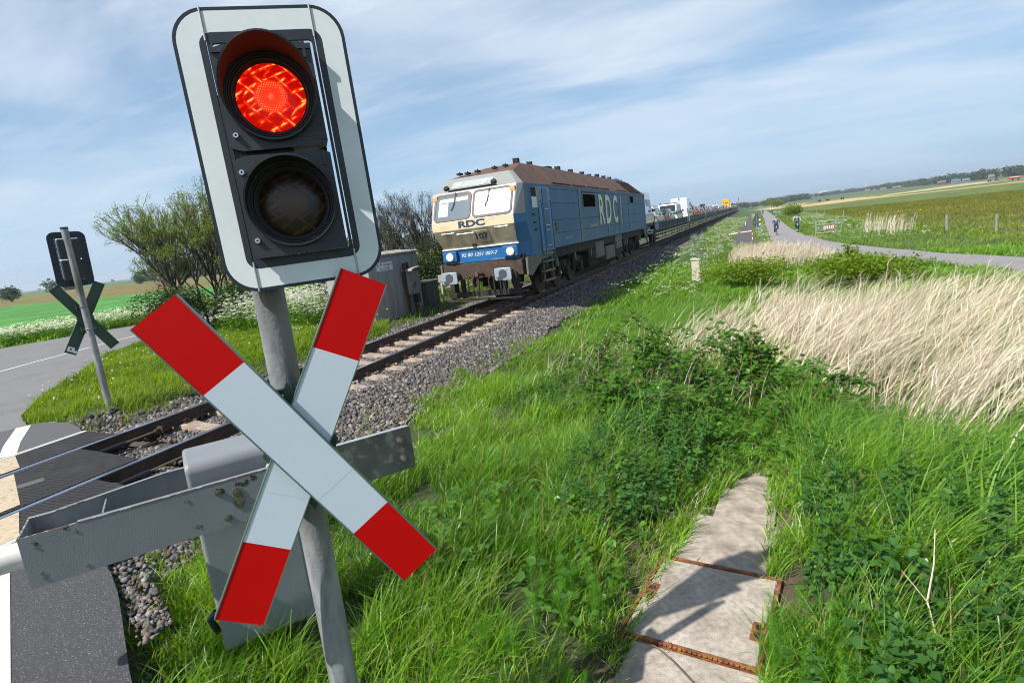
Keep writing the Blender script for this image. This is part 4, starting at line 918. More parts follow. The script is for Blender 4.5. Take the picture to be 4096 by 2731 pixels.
def loco():
    rt = empty('diesel_locomotive', (0, 15.4, 0), 0, 'weathered blue and cream diesel locomotive with brown roof, headlights on, coming along the track', 'locomotive')
    o = -15.4
    # nose sections : z, front y, front half width, side half width, y where the full side starts
    S = [(1.36, 15.95, 1.22, 1.47, 16.45), (1.82, 15.95, 1.24, 1.49, 16.45), (2.38, 15.60, 1.34, 1.50, 16.15), (2.64, 15.60, 1.34, 1.50, 16.15), (3.50, 16.00, 1.38, 1.50, 16.20), (3.93, 16.50, 1.00, 1.07, 16.62), (4.33, 18.5, .60, .62, 18.55)]
    mb = MB(); mi = [3, 0, 1, 2, 2, 4]
    for i in range(len(S)-1):
        z0, f0, w0, s0, y0 = S[i]; z1, f1, w1, s1, y1 = S[i+1]
        mb.quad((-w0, f0+o, z0), (w0, f0+o, z0), (w1, f1+o, z1), (-w1, f1+o, z1), [3, 0, 1, 2, 2, 4][i])
        for s in (-1, 1):
            mb.quad((s*w0, f0+o, z0), (s*s0, y0+o, z0), (s*s1, y1+o, z1), (s*w1, f1+o, z1), [3, 3, 3, 2, 2, 4][i])
            if i < 4: mb.quad((s*s0, y0+o, z0), (s*1.5, 17.9+o, z0), (s*1.5, 17.9+o, z1), (s*s1, y1+o, z1), 5)
            else: pass
    # roof of the cab side to ridge
    for s in (-1, 1):
        mb.quad((s*1.5, 16.2+o, 3.5), (s*1.5, 18.5+o, 3.5), (s*.62, 18.55+o, 4.33), (s*1.07, 16.62+o, 3.93), 4)
    mb.quad((-.6, 18.5+o, 4.33), (.6, 18.5+o, 4.33), (.6, 18.6+o, 4.33), (-.6, 18.6+o, 4.33), 4)
    mb.quad((-1.22, 15.95+o, 1.36), (1.22, 15.95+o, 1.36), (1.47, 16.45+o, 1.36), (-1.47, 16.45+o, 1.36), 3)
    mb.build('cab', [Mt['cream'], Mt['creamB'], Mt['greyhead'], Mt['bluedeep'], Mt['roof'], Mt['blue']], rt, bevel=.03, seg=3)
    # long body
    mb = MB(); y0, y1 = 17.9+o, 38.0+o
    mb.box(-1.5, 1.5, y0, y1-.35, 1.45, 3.5)
    mb.quad((1.5, y1-.35, 1.0), (1.5, y1-.35, 3.5), (1.38, y1, 3.5), (1.38, y1, 1.0)); mb.quad((-1.5, y1-.35, 1.0), (-1.5, y1-.35, 3.5), (-1.38, y1, 3.5), (-1.38, y1, 1.0)); mb.quad((-1.38, y1, 1.0), (1.38, y1, 1.0), (1.38, y1, 3.5), (-1.38, y1, 3.5))
    mb.build('body', Mt['blue'], rt, bevel=.012)
    mb = MB(); ra = 18.5+o; rb = 36.9+o
    for s in (-1, 1):
        mb.quad((s*1.51, ra, 3.5), (s*1.51, y1-.35, 3.5), (s*.62, rb-.6, 4.36), (s*.62, ra, 4.33))
        mb.quad((s*1.51, y1-.35, 3.5), (s*1.39, y1+.02, 3.5), (s*.45, rb, 4.2), (s*.62, rb-.6, 4.36))
    mb.quad((-.62, ra, 4.33), (.62, ra, 4.33), (.62, rb-.6, 4.36), (-.62, rb-.6, 4.36)); mb.quad((-.62, rb-.6, 4.36), (.62, rb-.6, 4.36), (.45, rb, 4.2), (-.45, rb, 4.2)); mb.quad((-.45, rb, 4.2), (.45, rb, 4.2), (1.39, y1+.02, 3.5), (-1.39, y1+.02, 3.5))
    r_ = mb.build('roof', Mt['roof'], rt, bevel=.03)
    # raised roof hatches on the slope facing us, and the grille
    sl = Vector((.62-1.51, 0, .85)).normalized(); nn = Vector((.85, 0, .89)).normalized()
    def on_slope(t, h=0): return Vector((1.51, 0, 3.5))+Vector((-.89, 0, .85))*t+nn*h
    for i, (a, b) in enumerate(((19.2, 21.4), (21.6, 23.6), (23.8, 25.9), (26.1, 28.0), (29.6, 30.9), (31.1, 32.3))):
        mb = MB(); t0, t1 = .1, .93; P = [on_slope(t0), on_slope(t1)]; h = .035
        v = []
        for y in (a+o, b+o):
            for t in (t0, t1):
                for hh in (.0, h): q = on_slope(t, hh); v.append((q.x, y, q.z))
        mb.add(v, [(1, 3, 7, 5), (0, 1, 5, 4), (2, 6, 7, 3), (0, 2, 3, 1), (4, 5, 7, 6)]); mb.build('roof_hatch', Mt['roof'], r_, bevel=.01)
    mb = MB()
    for k in range(19):
        for j in range(9):
            y = 33.0+o+k*.19; t = .12+j*.09; q = on_slope(t, .03); mb.cbox((q.x, y, q.z), (.05, .15, .03))
    mb.build('roof_grille', mat('rusty_roof_mesh', (.10, .05, .035), .8), r_)
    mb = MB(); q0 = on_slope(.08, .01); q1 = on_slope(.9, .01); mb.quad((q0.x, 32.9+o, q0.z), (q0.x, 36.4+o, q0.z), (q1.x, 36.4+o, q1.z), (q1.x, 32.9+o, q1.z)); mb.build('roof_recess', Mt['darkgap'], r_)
    for i, (y, x, w, h, c) in enumerate(((18.9, .35, .16, .2, 0), (20.1, .4, .1, .16, 0), (22.2, .3, .5, .12, 0), (23.2, .45, .2, .17, 0), (25.1, .45, .14, .16, 0), (27, .45, .13, .16, 0), (28.5, .4, .14, .13, 0), (29.7, .5, .18, .17, 0), (31.2, .5, .13, .16, 0), (32.6, .5, .14, .16, 0), (34, .45, .5, .12, 1), (35, .4, .4, .12, 1), (36, .4, .2, .14, 1))):
        mb = MB(); mb.cbox((x, y+o, 4.34+h/2), (.12+w*.4, w, h)); mb.cyl((x-.1, y+o, 4.34), (x-.1, y+o, 4.36+h), .03, 8); mb.build('roof_fitting', Mt['bluedeep'] if c else Mt['dirty'], r_, bevel=.01)
    for (x, y, z) in ((-.75, 16.75, 4.02), (-.2, 16.9, 4.04), (-.45, 16.7, 4.0), (.25, 17.2, 4.1), (.5, 17.5, 4.15)):
        mb = MB(); mb.cbox((x, y+o, z+.05), (.12, .22, .06)); mb.cyl((x, y+o, z), (x, y+o, z+.12), .02, 8); mb.build('roof_fitting', Mt['dirty'], r_)
    # windscreens on the raked front
    def fr(x, z, h=.0):      # point on raked window plane z 2.64..3.5
        t = (z-2.64)/.86; n = Vector((0, -.86, -.4)).normalized(); p = Vector((x, 15.60+.40*t+o, z)); n = Vector((0, -.907, .42)); return p+n*h
    for s, lb in ((1, 'windscreen with a pale sunblind'), (-1, 'windscreen with dark cab behind')):
        x0, x1 = (.07, 1.22) if s > 0 else (-1.22, -.10)
        z0, z1 = 2.72, 3.40
        mb = MB(); pts = rrect(x1-x0, z1-z0, .10, 5, (x0+x1)/2, (z0+z1)/2); mb.add([fr(x, z, .012) for x, z in pts], [tuple(range(len(pts)))])
        gl = mat('bright_windscreen' if s > 0 else 'blue_grey_windscreen', (.50, .56, .60) if s > 0 else (.10, .14, .17), .08, 0, spec=.9, coat=1)
        w = mb.build('windscreen', gl, rt); w['label'] = lb
        mb = MB(); out = rrect(x1-x0+.12, z1-z0+.12, .14, 5, (x0+x1)/2, (z0+z1)/2); n = len(pts)
        mb.add([fr(x, z, .02) for x, z in pts]+[fr(x, z, .02) for x, z in out]+[fr(x, z, -.01) for x, z in out], [(i, (i+1) % n, (i+1) % n+n, i+n) for i in range(n)]+[(i+n, (i+1) % n+n, (i+1) % n+2*n, i+2*n) for i in range(n)]); mb.build('rubber_seal', mat('grey_brown_seal', (.13, .11, .10), .7), w)
        mb = MB(); xm = (x0+x1)/2-.1*s; mb.tube([fr(xm, 3.46, .05), fr(xm-.05, 3.1, .035), fr(xm-.12, 2.95, .035)], .012, 6); mb.build('wiper', Mt['black'], w)
        mb = MB()
        if s < 0: mb.add([fr(x, z, .014) for x, z in ((x0+.1, 3.2), (x1-.06, 3.22), (x1-.06, 3.33), (x0+.12, 3.31))], [(0, 1, 2, 3)]); mb.build('sunblind', mat('straw_blind', (.55, .52, .36), .6), w); mb = MB(); mb.add([fr(x, z, .014) for x, z in ((x0+.1, 2.8), (x0+.42, 2.8), (x0+.42, 3.18), (x0+.1, 3.18))], [(0, 1, 2, 3)]); mb.build('curtain', mat('pale_curtain', (.45, .52, .52), .6), w)
        else:
            mb.add([fr(x, z, .014) for x, z in ((x0+.15, 3.24), (x1-.05, 3.24), (x1-.05, 3.36), (x0+.15, 3.36))], [(0, 1, 2, 3)]); mb.build('sunblind', mat('white_blind', (.9, .92, .92), .4), w)
            mb = MB()
            for k in range(5):
                z = 2.80+k*.085; mb.add([fr(x, z2, .0142) for x, z2 in ((x0+.3-.02*k, z), (x1-.35, z+.01), (x1-.35, z+.045), (x0+.3, z+.035))], [(0, 1, 2, 3)])
            mb.build('blind_slat', mat('white_slats', (.95, .97, .97), .3), w)
    # fascia above the windows
    def ft(x, z, h=0): t = (z-3.5)/.43; return Vector((x, 16.0+.5*t+o, z))+Vector((0, -.65, .76))*h
    for x in (-.95, .62):
        mb = MB(); mb.cyl(ft(x, 3.62, 0), ft(x, 3.62, .07), .085, 14); mb.build('horn', Mt['dirty'], rt, smooth=True)
    mb = MB(); pts = rrect(1.35, .20, .05, 4, -.12, 3.70); mb.add([ft(x, z, .012) for x, z in pts], [tuple(range(len(pts)))]); tp = mb.build('lamp_panel', mat('milky_panel', (.36, .38, .38), .25, coat=.5), rt)
    for x in (-.55, .3): mb = MB(); mb.cyl(ft(x, 3.70, .012), ft(x, 3.70, .03), .10, 18); mb.build('top_lamp', Mt['white'], tp)
    mb = MB(); mb.add([ft(x, z, .05) for x, z in ((-.8, 3.52), (.62, 3.52), (.62, 3.54), (-.8, 3.54))], [(0, 1, 2, 3)]); mb.tube([ft(-.85, 3.53, .03), ft(.75, 3.53, .03)], .018, 6); mb.build('rain_strip', Mt['dirty'], rt)
    for s in (-1, 1):
        mb = MB(); y = 15.99+o; mb.box(s*1.27-.08, s*1.27+.08, y-.10, y-.02, 3.26, 3.43); mb.build('marker_lamp', mat('orange_marker', (.65, .36, .14), .4), rt, bevel=.01)
    # lettering on the front
    F = lambda x, z, y: Matrix.Translation((x, y, z)) @ Matrix(((1, 0, 0, 0), (0, 0, -1, 0), (0, 1, 0, 0), (0, 0, 0, 1)))
    dk = mat('dark_blue_letters', (.02, .045, .10), .5)
    text_mesh('lettering', 'RDC', .25, F(-.02, 2.51, 15.598+o), dk, rt, sx=1.7, bold=.012)
    def low(z): t = (z-1.82)/.56; return 15.95-.35*t+o
    tilt = Matrix.Rotation(math.atan2(.35, .56), 4, 'X')
    mb = MB(); mb.T = Matrix.Translation((.19, low(2.12)-.012, 2.12)) @ tilt.inverted() if False else Matrix.Translation((.19, low(2.12)-.014, 2.12)) @ Matrix.Rotation(math.atan2(.35, .56), 4, 'X')
    mb.box(-.26, .26, -.008, .01, -.20, .20); np_ = mb.build('number_plate', Mt['cream'], rt, bevel=.004)
    text_mesh('lettering', '107', .28, Matrix.Translation((.19, low(2.12)-.026, 2.12)) @ Matrix.Rotation(math.atan2(.35, .56), 4, 'X') @ F(0, 0, 0), dk, np_, sx=1.05, bold=.012)
    for x0, x1, z in ((-1.05, -.62, 2.30), (-.55, .0, 2.25), (.72, 1.12, 2.33)):
        mb = MB(); mb.tube([(x0, low(z)-.06, z), (x1, low(z)-.06, z)], .014, 8); 
        for x in (x0, x1): mb.tube([(x, low(z)-.06, z), (x, low(z), z)], .012, 6)
        mb.build('hand_rail', Mt['chrome'], rt, smooth=True)
    mb = MB(); mb.box(-.2, -.08, low(1.86)-.06, low(1.86), 1.83, 1.92); mb.build('socket', Mt['dirty'], rt)
    mb = MB(); mb.box(-1.26, 1.27, 15.90+o, 15.955+o, 1.80, 1.835); mb.build('white_ledge', Mt['white'], rt)
    text_mesh('lettering', '92 80 1251 007-7', .145, F(-.06, 1.60, 15.946+o), mat('worn_white_letters', (.45, .5, .55), .6), rt, sx=1.15, shear=.25, bold=.004)
    for x in (-1.0, 1.0):
        mb = MB(); mb.box(x-.24, x+.24, 15.83+o, 15.95+o, 1.44, 1.76); pod = mb.build('headlamp_pod', Mt['bluedeep'], rt, bevel=.03, seg=3)
        mb = MB(); mb.cyl((x+.02, 15.83+o, 1.60), (x+.02, 15.80+o, 1.60), .135, 20); mb.build('lamp_bezel', Mt['chrome'], pod, smooth=True)
        mb = MB(); mb.cyl((x+.02, 15.802+o, 1.60), (x+.02, 15.79+o, 1.60), .105, 20); mb.build('headlamp', Mt['lamp'], pod)
    for x in (-.9, .55):
        mb = MB(); mb.tube([(x-.2, 15.91+o, 1.40), (x+.25, 15.91+o, 1.40)], .014, 6); mb.build('hand_rail', Mt['chrome'], rt)
    # side : seams, windows, door, lettering
    X = 1.5; dark = mat('dark_panel_joint', (.03, .05, .06), .7)  # dark blue-grey strips along the panel joints
    mb = MB()
    for z in (1.93, 2.37, 2.93, 3.38): mb.box(X-.004, X+.006, 18.65+o, 37.4+o, z-.011, z+.011)
    for y in (22.35, 27.1, 32.0, 37.0): mb.box(X-.004, X+.007, y+o-.012, y+o+.012, 1.5, 3.44)
    mb.build('panel_seam', dark, rt)
    mb = MB()
    for y in (22.2, 26.95): mb.box(X, X+.016, y+o-.16, y+o+.13, 1.45, 3.46)
    mb.build('panel_post', mat('darker_blue_strip', (.05, .12, .19), .5, 0, .1, 5), rt)
    mb = MB(); mb.box(X, X+.02, 17.30+o, 18.48+o, 1.42, 3.42); dr = mb.build('cab_door', Mt['bluedeep'], rt, bevel=.01)
    mb = MB(); mb.box(X+.02, X+.035, 17.72+o, 18.18+o, 1.5, 3.36); mb.build('door_leaf', Mt['blue'], dr, bevel=.01)
    for y in (17.46, 18.38): mb = MB(); mb.tube([(X+.05, y+o, .95), (X+.07, y+o, 1.2), (X+.07, y+o, 2.9), (X+.04, y+o, 3.0)], .016, 8); mb.build('hand_rail', Mt['bluedeep'], dr, smooth=True)
    for z in (1.58, 2.08, 2.22, 2.72): mb = MB(); mb.tube([(X+.045, 17.76+o, z), (X+.045, 18.14+o, z)], .012, 6); mb.build('hand_rail', Mt['chrome'], dr)
    mb = MB(); mb.box(X, X+.012, 16.66+o, 17.30+o, 2.74, 3.42); fw = mb.build('side_window', mat('window_frame_blue', (.05, .12, .18), .5), rt, bevel=.01)
    mb = MB(); mb.box(X+.012, X+.018, 16.74+o, 17.16+o, 3.12, 3.38); mb.build('open_pane', Mt['darkgap'], fw)
    mb = MB(); mb.box(X+.012, X+.02, 16.74+o, 17.18+o, 2.78, 3.10); mb.build('pane', mat('milky_pane', (.32, .36, .38), .2, coat=.5), fw)
    mb = MB(); mb.box(X+.012, X+.022, 17.18+o, 17.27+o, 2.80, 3.40); mb.build('pane_edge', mat('yellowed_edge', (.45, .36, .12), .6), fw)
    for y, z in ((16.7, 2.56), (16.75, 2.32), (16.78, 2.1)): mb = MB(); mb.box(X, X+.02, y+o, y+o+.22, z, z+.05); mb.build('step_slot', Mt['darkgap'], rt)
    for (a, b, z0, z1) in ((22.70, 24.62, 2.78, 3.28), (32.68, 33.52, 2.97, 3.33)):
        mb = MB(); mb.box(X, X+.02, a+o-.06, b+o+.06, z0-.05, z1+.05); w = mb.build('body_window', mat('window_surround', (.12, .15, .16), .5), rt, bevel=.008)
        mb = MB(); mb.box(X+.02, X+.026, a+o, b+o, z0, z1); mb.build('pane', mat('dark_matt_pane', (.014, .008, .006), .9, spec=0), w)  # near-black brown panes, rough and without specular
        mb = MB(); mb.tube([(X+.03, a+o-.05, z1+.07), (X+.03, b+o+.05, z1+.07)], .012, 6); mb.build('gutter', Mt['dirty'], w)
    mb = MB(); mb.box(X, X+.02, 18.9+o, 19.25+o, 2.02, 2.28); mb.build('filler_flap', mat('brown_flap', (.1, .07, .06), .6), rt)
    cr = mat('cream_letters', (.72, .66, .42), .5, 0, .12, 8)
    Sd = lambda y, z, x=X+.019: Matrix.Translation((x, y+o, z)) @ Matrix(((0, 0, 1, 0), (1, 0, 0, 0), (0, 1, 0, 0), (0, 0, 0, 1)))
    text_mesh('lettering', 'R', 1.76, Sd(25.7, 2.60), cr, rt, sx=.93, bold=.035); text_mesh('lettering', 'D', 1.76, Sd(27.08, 2.60), cr, rt, sx=.95, bold=.035); text_mesh('lettering', 'C', 1.76, Sd(28.62, 2.60), cr, rt, sx=.86, bold=.035)
    mb = MB(); mb.box(X, X+.02, 29.35+o, 29.8+o, 1.88, 2.93); mb.box(X, X+.02, 30.25+o, 30.7+o, 1.88, 2.93); mb.build('dark_stripe', mat('dark_teal_stripe', (.012, .06, .11), .5), rt)
    mb = MB(); mb.box(X, X+.03, 29.85+o, 30.1+o, 1.9, 3.3); mb.build('down_pipe', mat('light_blue_pipe', (.13, .27, .42), .4), rt)
    text_mesh('lettering', 'RDC AUTOZUG SYLT', .15, Sd(24.1, 2.02), cr, rt, sx=1.0); text_mesh('lettering', '92 80 1251 007-7', .15, Sd(20.3, 1.72), mat('pale_letters', (.4, .45, .48), .5), rt, sx=.95)
    # skirts, steps, underframe
    for s in (-1, 1):
        mb = MB(); P = [(16.0+o, 1.36), (18.45+o, 1.45), (18.45+o, 1.25), (17.3+o, 1.2), (16.3+o, .80), (15.98+o, .86)]
        mb.prism(P, s*1.40, s*1.46, 'yz'); mb.build('skirt', Mt['olive'], rt)
        mb = MB(); P = [(36.5+o, 1.45), (37.95+o, 1.45), (37.9+o, .55), (37.5+o, .80), (36.9+o, 1.15)]; mb.prism(P, s*1.42, s*1.48, 'yz'); mb.build('skirt', Mt['olive'], rt)
    mb = MB(); mb.box(-1.35, 1.35, 16.0+o, 38.0+o, 1.12, 1.46); mb.build('underframe', Mt['dirty'], rt)
    mb = MB(); mb.box(-1.32, 1.32, 15.92+o, 16.25+o, .88, 1.36); mb.build('buffer_beam', Mt['rusty'], rt, bevel=.02)
    for s in (-1, 1):
        bf = D.objects.new('buffer', None); COL.objects.link(bf); bf.parent = rt; bf.location = (s*.875, 0, .98)
        mb = MB(); mb.prism(rrect(.52, .36, .05, 4), .0, .04, 'xz'); mb.build('buffer_plate', mat('greased_buffer_plate', (.36, .42, .48), .35, .4, .1, 8, (.05, .06, .07), .9, 3.2, .56, .6), bf, bevel=.008)
        mb = MB(); mb.cyl((0, .03, 0), (0, .30, 0), .10, 16); mb.cyl((0, .22, 0), (0, .52, 0), .15, 16); mb.build('buffer_stem', Mt['rusty'], bf, smooth=True)
        mb = MB(); mb.prism(rrect(.26, .26, .12, 5), -.003, .002, 'xz'); mb.build('grease_spot', mat('dark_grease', (.06, .07, .08), .4), bf)
    hk = MB(); hk.tube([(0, .5, 1.0), (0, .22, 1.0), (0, .12, 1.06), (0, .08, .98), (0, .14, .90)], .05, 8); hk.tube([(0, .15, 1.0), (.03, .1, .75), (.0, .12, .55)], .035, 8); hk.build('coupling_hook', Mt['rusty'], rt, smooth=True)
    for x in (-.45, -.28, .25, .42, .62):
        mb = MB(); mb.tube([(x, .5, .95), (x+.02, .3, .85), (x+.05, .24, .55), (x+.02, .34, .40)], .022, 8); mb.build('air_hose', Mt['dirty'], rt, smooth=True)
    mb = MB(); mb.box(-1.18, 1.18, .42, .50, .34, .50); mb.box(-1.12, -.98, .45, .75, .3, 1.0); mb.box(.98, 1.12, .45, .75, .3, 1.0); mb.box(-1.22, 1.22, .40, .56, .22, .27); mb.box(-.75, -.65, .45, .6, .3, .9); mb.box(.65, .75, .45, .6, .3, .9); mb.build('rail_guard', Mt['dirty'], rt)
    for s in (-1, 1): mb = MB(); mb.box(s*1.25-.14, s*1.25+.14, .5, .80, .62, .65); mb.box(s*1.25-.12, s*1.25+.12, .5, .78, .38, .41); mb.build('step', Mt['rusty'], rt)
    for s in (-1, 1):
        mb = MB()
        for y in (17.45, 18.35): mb.box(s*1.43-.02, s*1.43+.02, y+o, y+o+.05, .45, 1.4)
        mb.box(s*1.43-.02, s*1.43+.02, 17.45+o, 18.40+o, 1.34, 1.4); ld = mb.build('ladder', Mt['olive'], rt); 
        for z in (.48, .78, 1.08, 1.32): mb = MB(); mb.box(s*1.43-.08, s*1.43+.08, 17.45+o, 18.4+o, z, z+.035); mb.build('tread', mat('yellow_edged_tread', (.30, .26, .10), .7, 0, .3, 8), ld)
    # bogies
    for yc in (20.6, 33.9):
        bg = D.objects.new('bogie', None); COL.objects.link(bg); bg.parent = rt; bg.location = (0, yc+o, 0)
        for s in (-1, 1):
            mb = MB(); x = s*1.08; P = [(-2.6, .85), (-2.0, 1.0), (-.9, .78), (-.4, .95), (.4, .95), (.9, .78), (2.0, 1.0), (2.6, .85), (2.6, .62), (-2.6, .62)]
            mb.prism(P, x-.07, x+.07, 'yz'); mb.build('bogie_frame', Mt['dirty'], bg, bevel=.02)
            for y in (-1.9, 0, 1.9):
                mb = MB(); mb.cbox((x+s*.1, y, .54), (.24, .34, .34)); mb.build('axle_box', Mt['dirty'], bg, bevel=.04)
                for q in (-.34, .34): mb = MB(); mb.tube([(x+s*.08+.07*math.cos(a), y+q+.07*math.sin(a), .55+a*.0095) for a in np.linspace(0, 38, 60)], .016, 5); mb.build('coil_spring', Mt['rusty'], bg, smooth=True)
                for q in (-.95,): mb = MB(); mb.cyl((x+s*.12, y+q, .45), (x+s*.12, y+q, 1.0), .055, 10); mb.build('damper', Mt['dirty'], bg, smooth=True)
        for y in (-1.9, 0, 1.9):
            w = D.objects.new('wheelset', None); COL.objects.link(w); w.parent = bg
            for s in (-1, 1):
                mb = MB(); mb.T = Matrix.Translation((s*.75, y, .53)) @ Matrix.Rotation(R(90), 4, 'Z'); mb.lathe([(.1, -.08), (.44, -.05), (.53, -.065), (.53, .05), (.555, .065), (.44, .03), (.1, .08)], 32); mb.build('wheel', Mt['rusty'], w, smooth=True)
    for (y0, y1, z0, z1, x, m_) in ((24.7, 26.3, .62, 1.32, 1.36, 'olive'), (26.5, 28.4, .42, 1.02, 1.38, 'olive2'), (28.6, 30.2, .75, 1.42, 1.40, 'olive'), (28.4, 30.6, .50, .70, 1.34, 'dirty')):
        mb = MB(); mb.box(.5, x, y0+o, y1+o, z0, z1); b = mb.build('equipment_box', Mt['olive'] if 'olive' in m_ else Mt['dirty'], rt, bevel=.02)
        if m_ != 'dirty': mb = MB(); mb.box(x, x+.015, y0+o+.12, y1+o-.12, z0+.08, z1-.08); mb.build('box_cover', Mt['olive'], b, bevel=.01)
    mb = MB(); mb.box(-1.1, 1.1, 24.4+o, 30.8+o, .3, .95); mb.build('fuel_tank', Mt['dirty'], rt, bevel=.06)
    for y in (19.2, 21.5, 23.9, 31.3, 31.9, 35.6, 36.2): mb = MB(); mb.box(1.25, 1.33, y+o, y+o+.16, .8, 1.46); mb.build('bracket', Mt['olive'], rt)
    return rt
loco()
# ------------------------------------------------------------------ car-carrying wagons
def wagons():
    lat = mat('buff_lattice_paint', (.62, .56, .32), .6, 0, .15, 6, (.35, .26, .15), .5, 5); pan = mat('dark_green_side_panel', (.012, .018, .02), .7, 0, .2, 3); pn2 = mat('grey_blue_side_rail', (.03, .045, .055), .6, 0, .1, 3)
    ys = 41.5; proto = {}
    names = ['first car-carrying wagon behind the locomotive, with dark side panels and blue corner plates', 'second car-carrying wagon, with grey-blue side rails over a buff lattice', 'third car-carrying wagon, under the row of small cars', 'fourth car-carrying wagon, with a blue side panel at its near end', 'fifth car-carrying wagon from the locomotive']
    for i in range(13):
        y = 41.5+27.0*i-(1.2 if i > 0 else 0); L_ = 24.6 if i == 0 else 26.0
        lb = names[i] if i < 5 else 'distant car-carrying wagon, '+['sixth', 'seventh', 'eighth', 'ninth', 'tenth', 'eleventh', 'twelfth', 'last'][i-5]+' behind the locomotive'
        key = 0 if i == 0 else (1 if i < 5 else 2)
        if key in proto: rt = copy_tree(proto[key]); rt.location = (0, y, 0); tag(rt, lb); continue
        rt = empty('car_wagon', (0, y, 0), 0, lb, 'wagon', 'car-carrying wagons of the train'); proto[key] = rt
        mb = MB(); mb.box(-1.42, 1.42, -.3, L_+.2, 1.02, 1.12); mb.box(-1.3, 1.3, -.3, L_+.2, .72, 1.02); mb.build('deck', Mt['dirty'], rt)
        for s in (-1, 1):
            mb = MB(); mb.box(s*1.42-.03, s*1.42+.03, .0, L_, 1.14, 1.66)
            p = mb.build('side_panel', pan if key == 0 else pn2, rt)
            mb = MB(); n = 12
            for k in range(n+1): yy = L_*k/n; mb.box(s*1.455-.012, s*1.455+.03*s+.012, max(0, yy-.02), min(L_, yy+.02), 1.14, 1.70)
            mb.tube([(s*1.46, 0, 1.68), (s*1.46, L_, 1.68)], .022, 6); mb.tube([(s*1.46, 0, 1.16), (s*1.46, L_, 1.16)], .022, 6)
            if key: mb.tube([(s*1.47, 0, 1.42), (s*1.47, L_, 1.42)], .03, 6)
            mb.build('panel_rib', mat('grey_rib', (.10, .12, .13), .5), p)
            mb = MB()
            for z in (.40, .62, .86): mb.box(s*1.43-.02, s*1.43+.02, .05, L_-.05, z, z+.085)
            nn = 12
            for k in range(nn+1): yy = .05+(L_-.1)*k/nn; mb.box(s*1.46-.015, s*1.46+.015, max(.05, yy-.045), min(L_-.05, yy+.045), .36, .96)
            mb.build('side_lattice', lat, rt)
            if key == 0: mb = MB(); mb.box(s*1.46-.005, s*1.46+.01, .02, 2.0, 1.2, 1.64); mb.box(s*1.46-.005, s*1.46+.01, L_-1.4, L_-.02, 1.2, 1.64); mb.build('corner_plate', mat('blue_corner_plate', (.012, .06, .22), .4), rt)
            for yy in (.02, L_-.02): mb = MB(); mb.cyl((s*1.47, yy, .5), (s*1.47, yy, 2.15), .03, 8); mb.build('end_post', Mt['galv'], rt)
        for yc in (3.2, L_-3.2):
            bg = D.objects.new('bogie', None); COL.objects.link(bg); bg.parent = rt; bg.location = (0, yc, 0)
            for s in (-1, 1):
                mb = MB(); mb.box(s*1.0-.06, s*1.0+.06, -1.3, 1.3, .38, .62); mb.build('bogie_frame', Mt['dirty'], bg)
                for q in (-.9, .9): mb = MB(); mb.T = Matrix.Translation((s*.75, q, .42)) @ Matrix.Rotation(R(90), 4, 'Z'); mb.lathe([(.05, -.06), (.38, -.05), (.42, -.05), (.42, .05), (.05, .06)], 20); mb.build('wheel', Mt['dirty'], bg, smooth=True)
        if key == 0:
            mb = MB(); mb.box(-1.38, 1.38, -2.6, -.32, 1.0, 1.10); mb.build('end_platform', Mt['galv'], rt)
            mb = MB(); mb.tube([(1.2, -2.4, 1.13), (1.3, -1.6, 1.28), (1.35, -.9, 1.16), (1.38, -.4, 1.22)], .05, 8); mb.build('cable_bundle', mat('turquoise_cover', (.10, .45, .65), .4), rt, smooth=True)
            for s in (-1, 1): mb = MB(); mb.box(s*1.44-.02, s*1.44+.02, -2.6, -.05, .95, 1.02); mb.build('sill', Mt['rusty'], rt)
wagons()
# ------------------------------------------------------------------ vehicles on the train (all seen from behind)
PAINT = {}
def paint(c, metal=.3):
    if c not in PAINT: PAINT[c] = mat('car_paint', c, .25, metal, coat=1, spec=.5)
    return PAINT[c]
def loft(mb, secs, mi):
    """secs: list of (y, half width bottom, half width top, z0, z1)"""
    n = 4
    for i, (y, wb, wt, z0, z1) in enumerate(secs): pass
KIND = {  # length, width, height, belt, profile of the roof: rear top y, front top y ; hood start , hood height, windscreen foot
    'suv': (4.6, 1.84, 1.70, 1.02, .28, 2.55, 3.45, 1.05), 'hatch': (4.1, 1.74, 1.48, .92, .35, 2.25, 3.05, .92), 'wagon': (4.8, 1.82, 1.50, .94, .45, 2.7, 3.5, .93),
    'minivan': (4.9, 1.92, 1.92, 1.12, .18, 3.45, 4.15, 1.15), 'bus': (5.1, 1.95, 2.0, 1.15, .12, 3.6, 4.35, 1.2), 'van': (6.0, 2.02, 2.72, 1.30, .06, 4.3, 5.05, 1.35)}
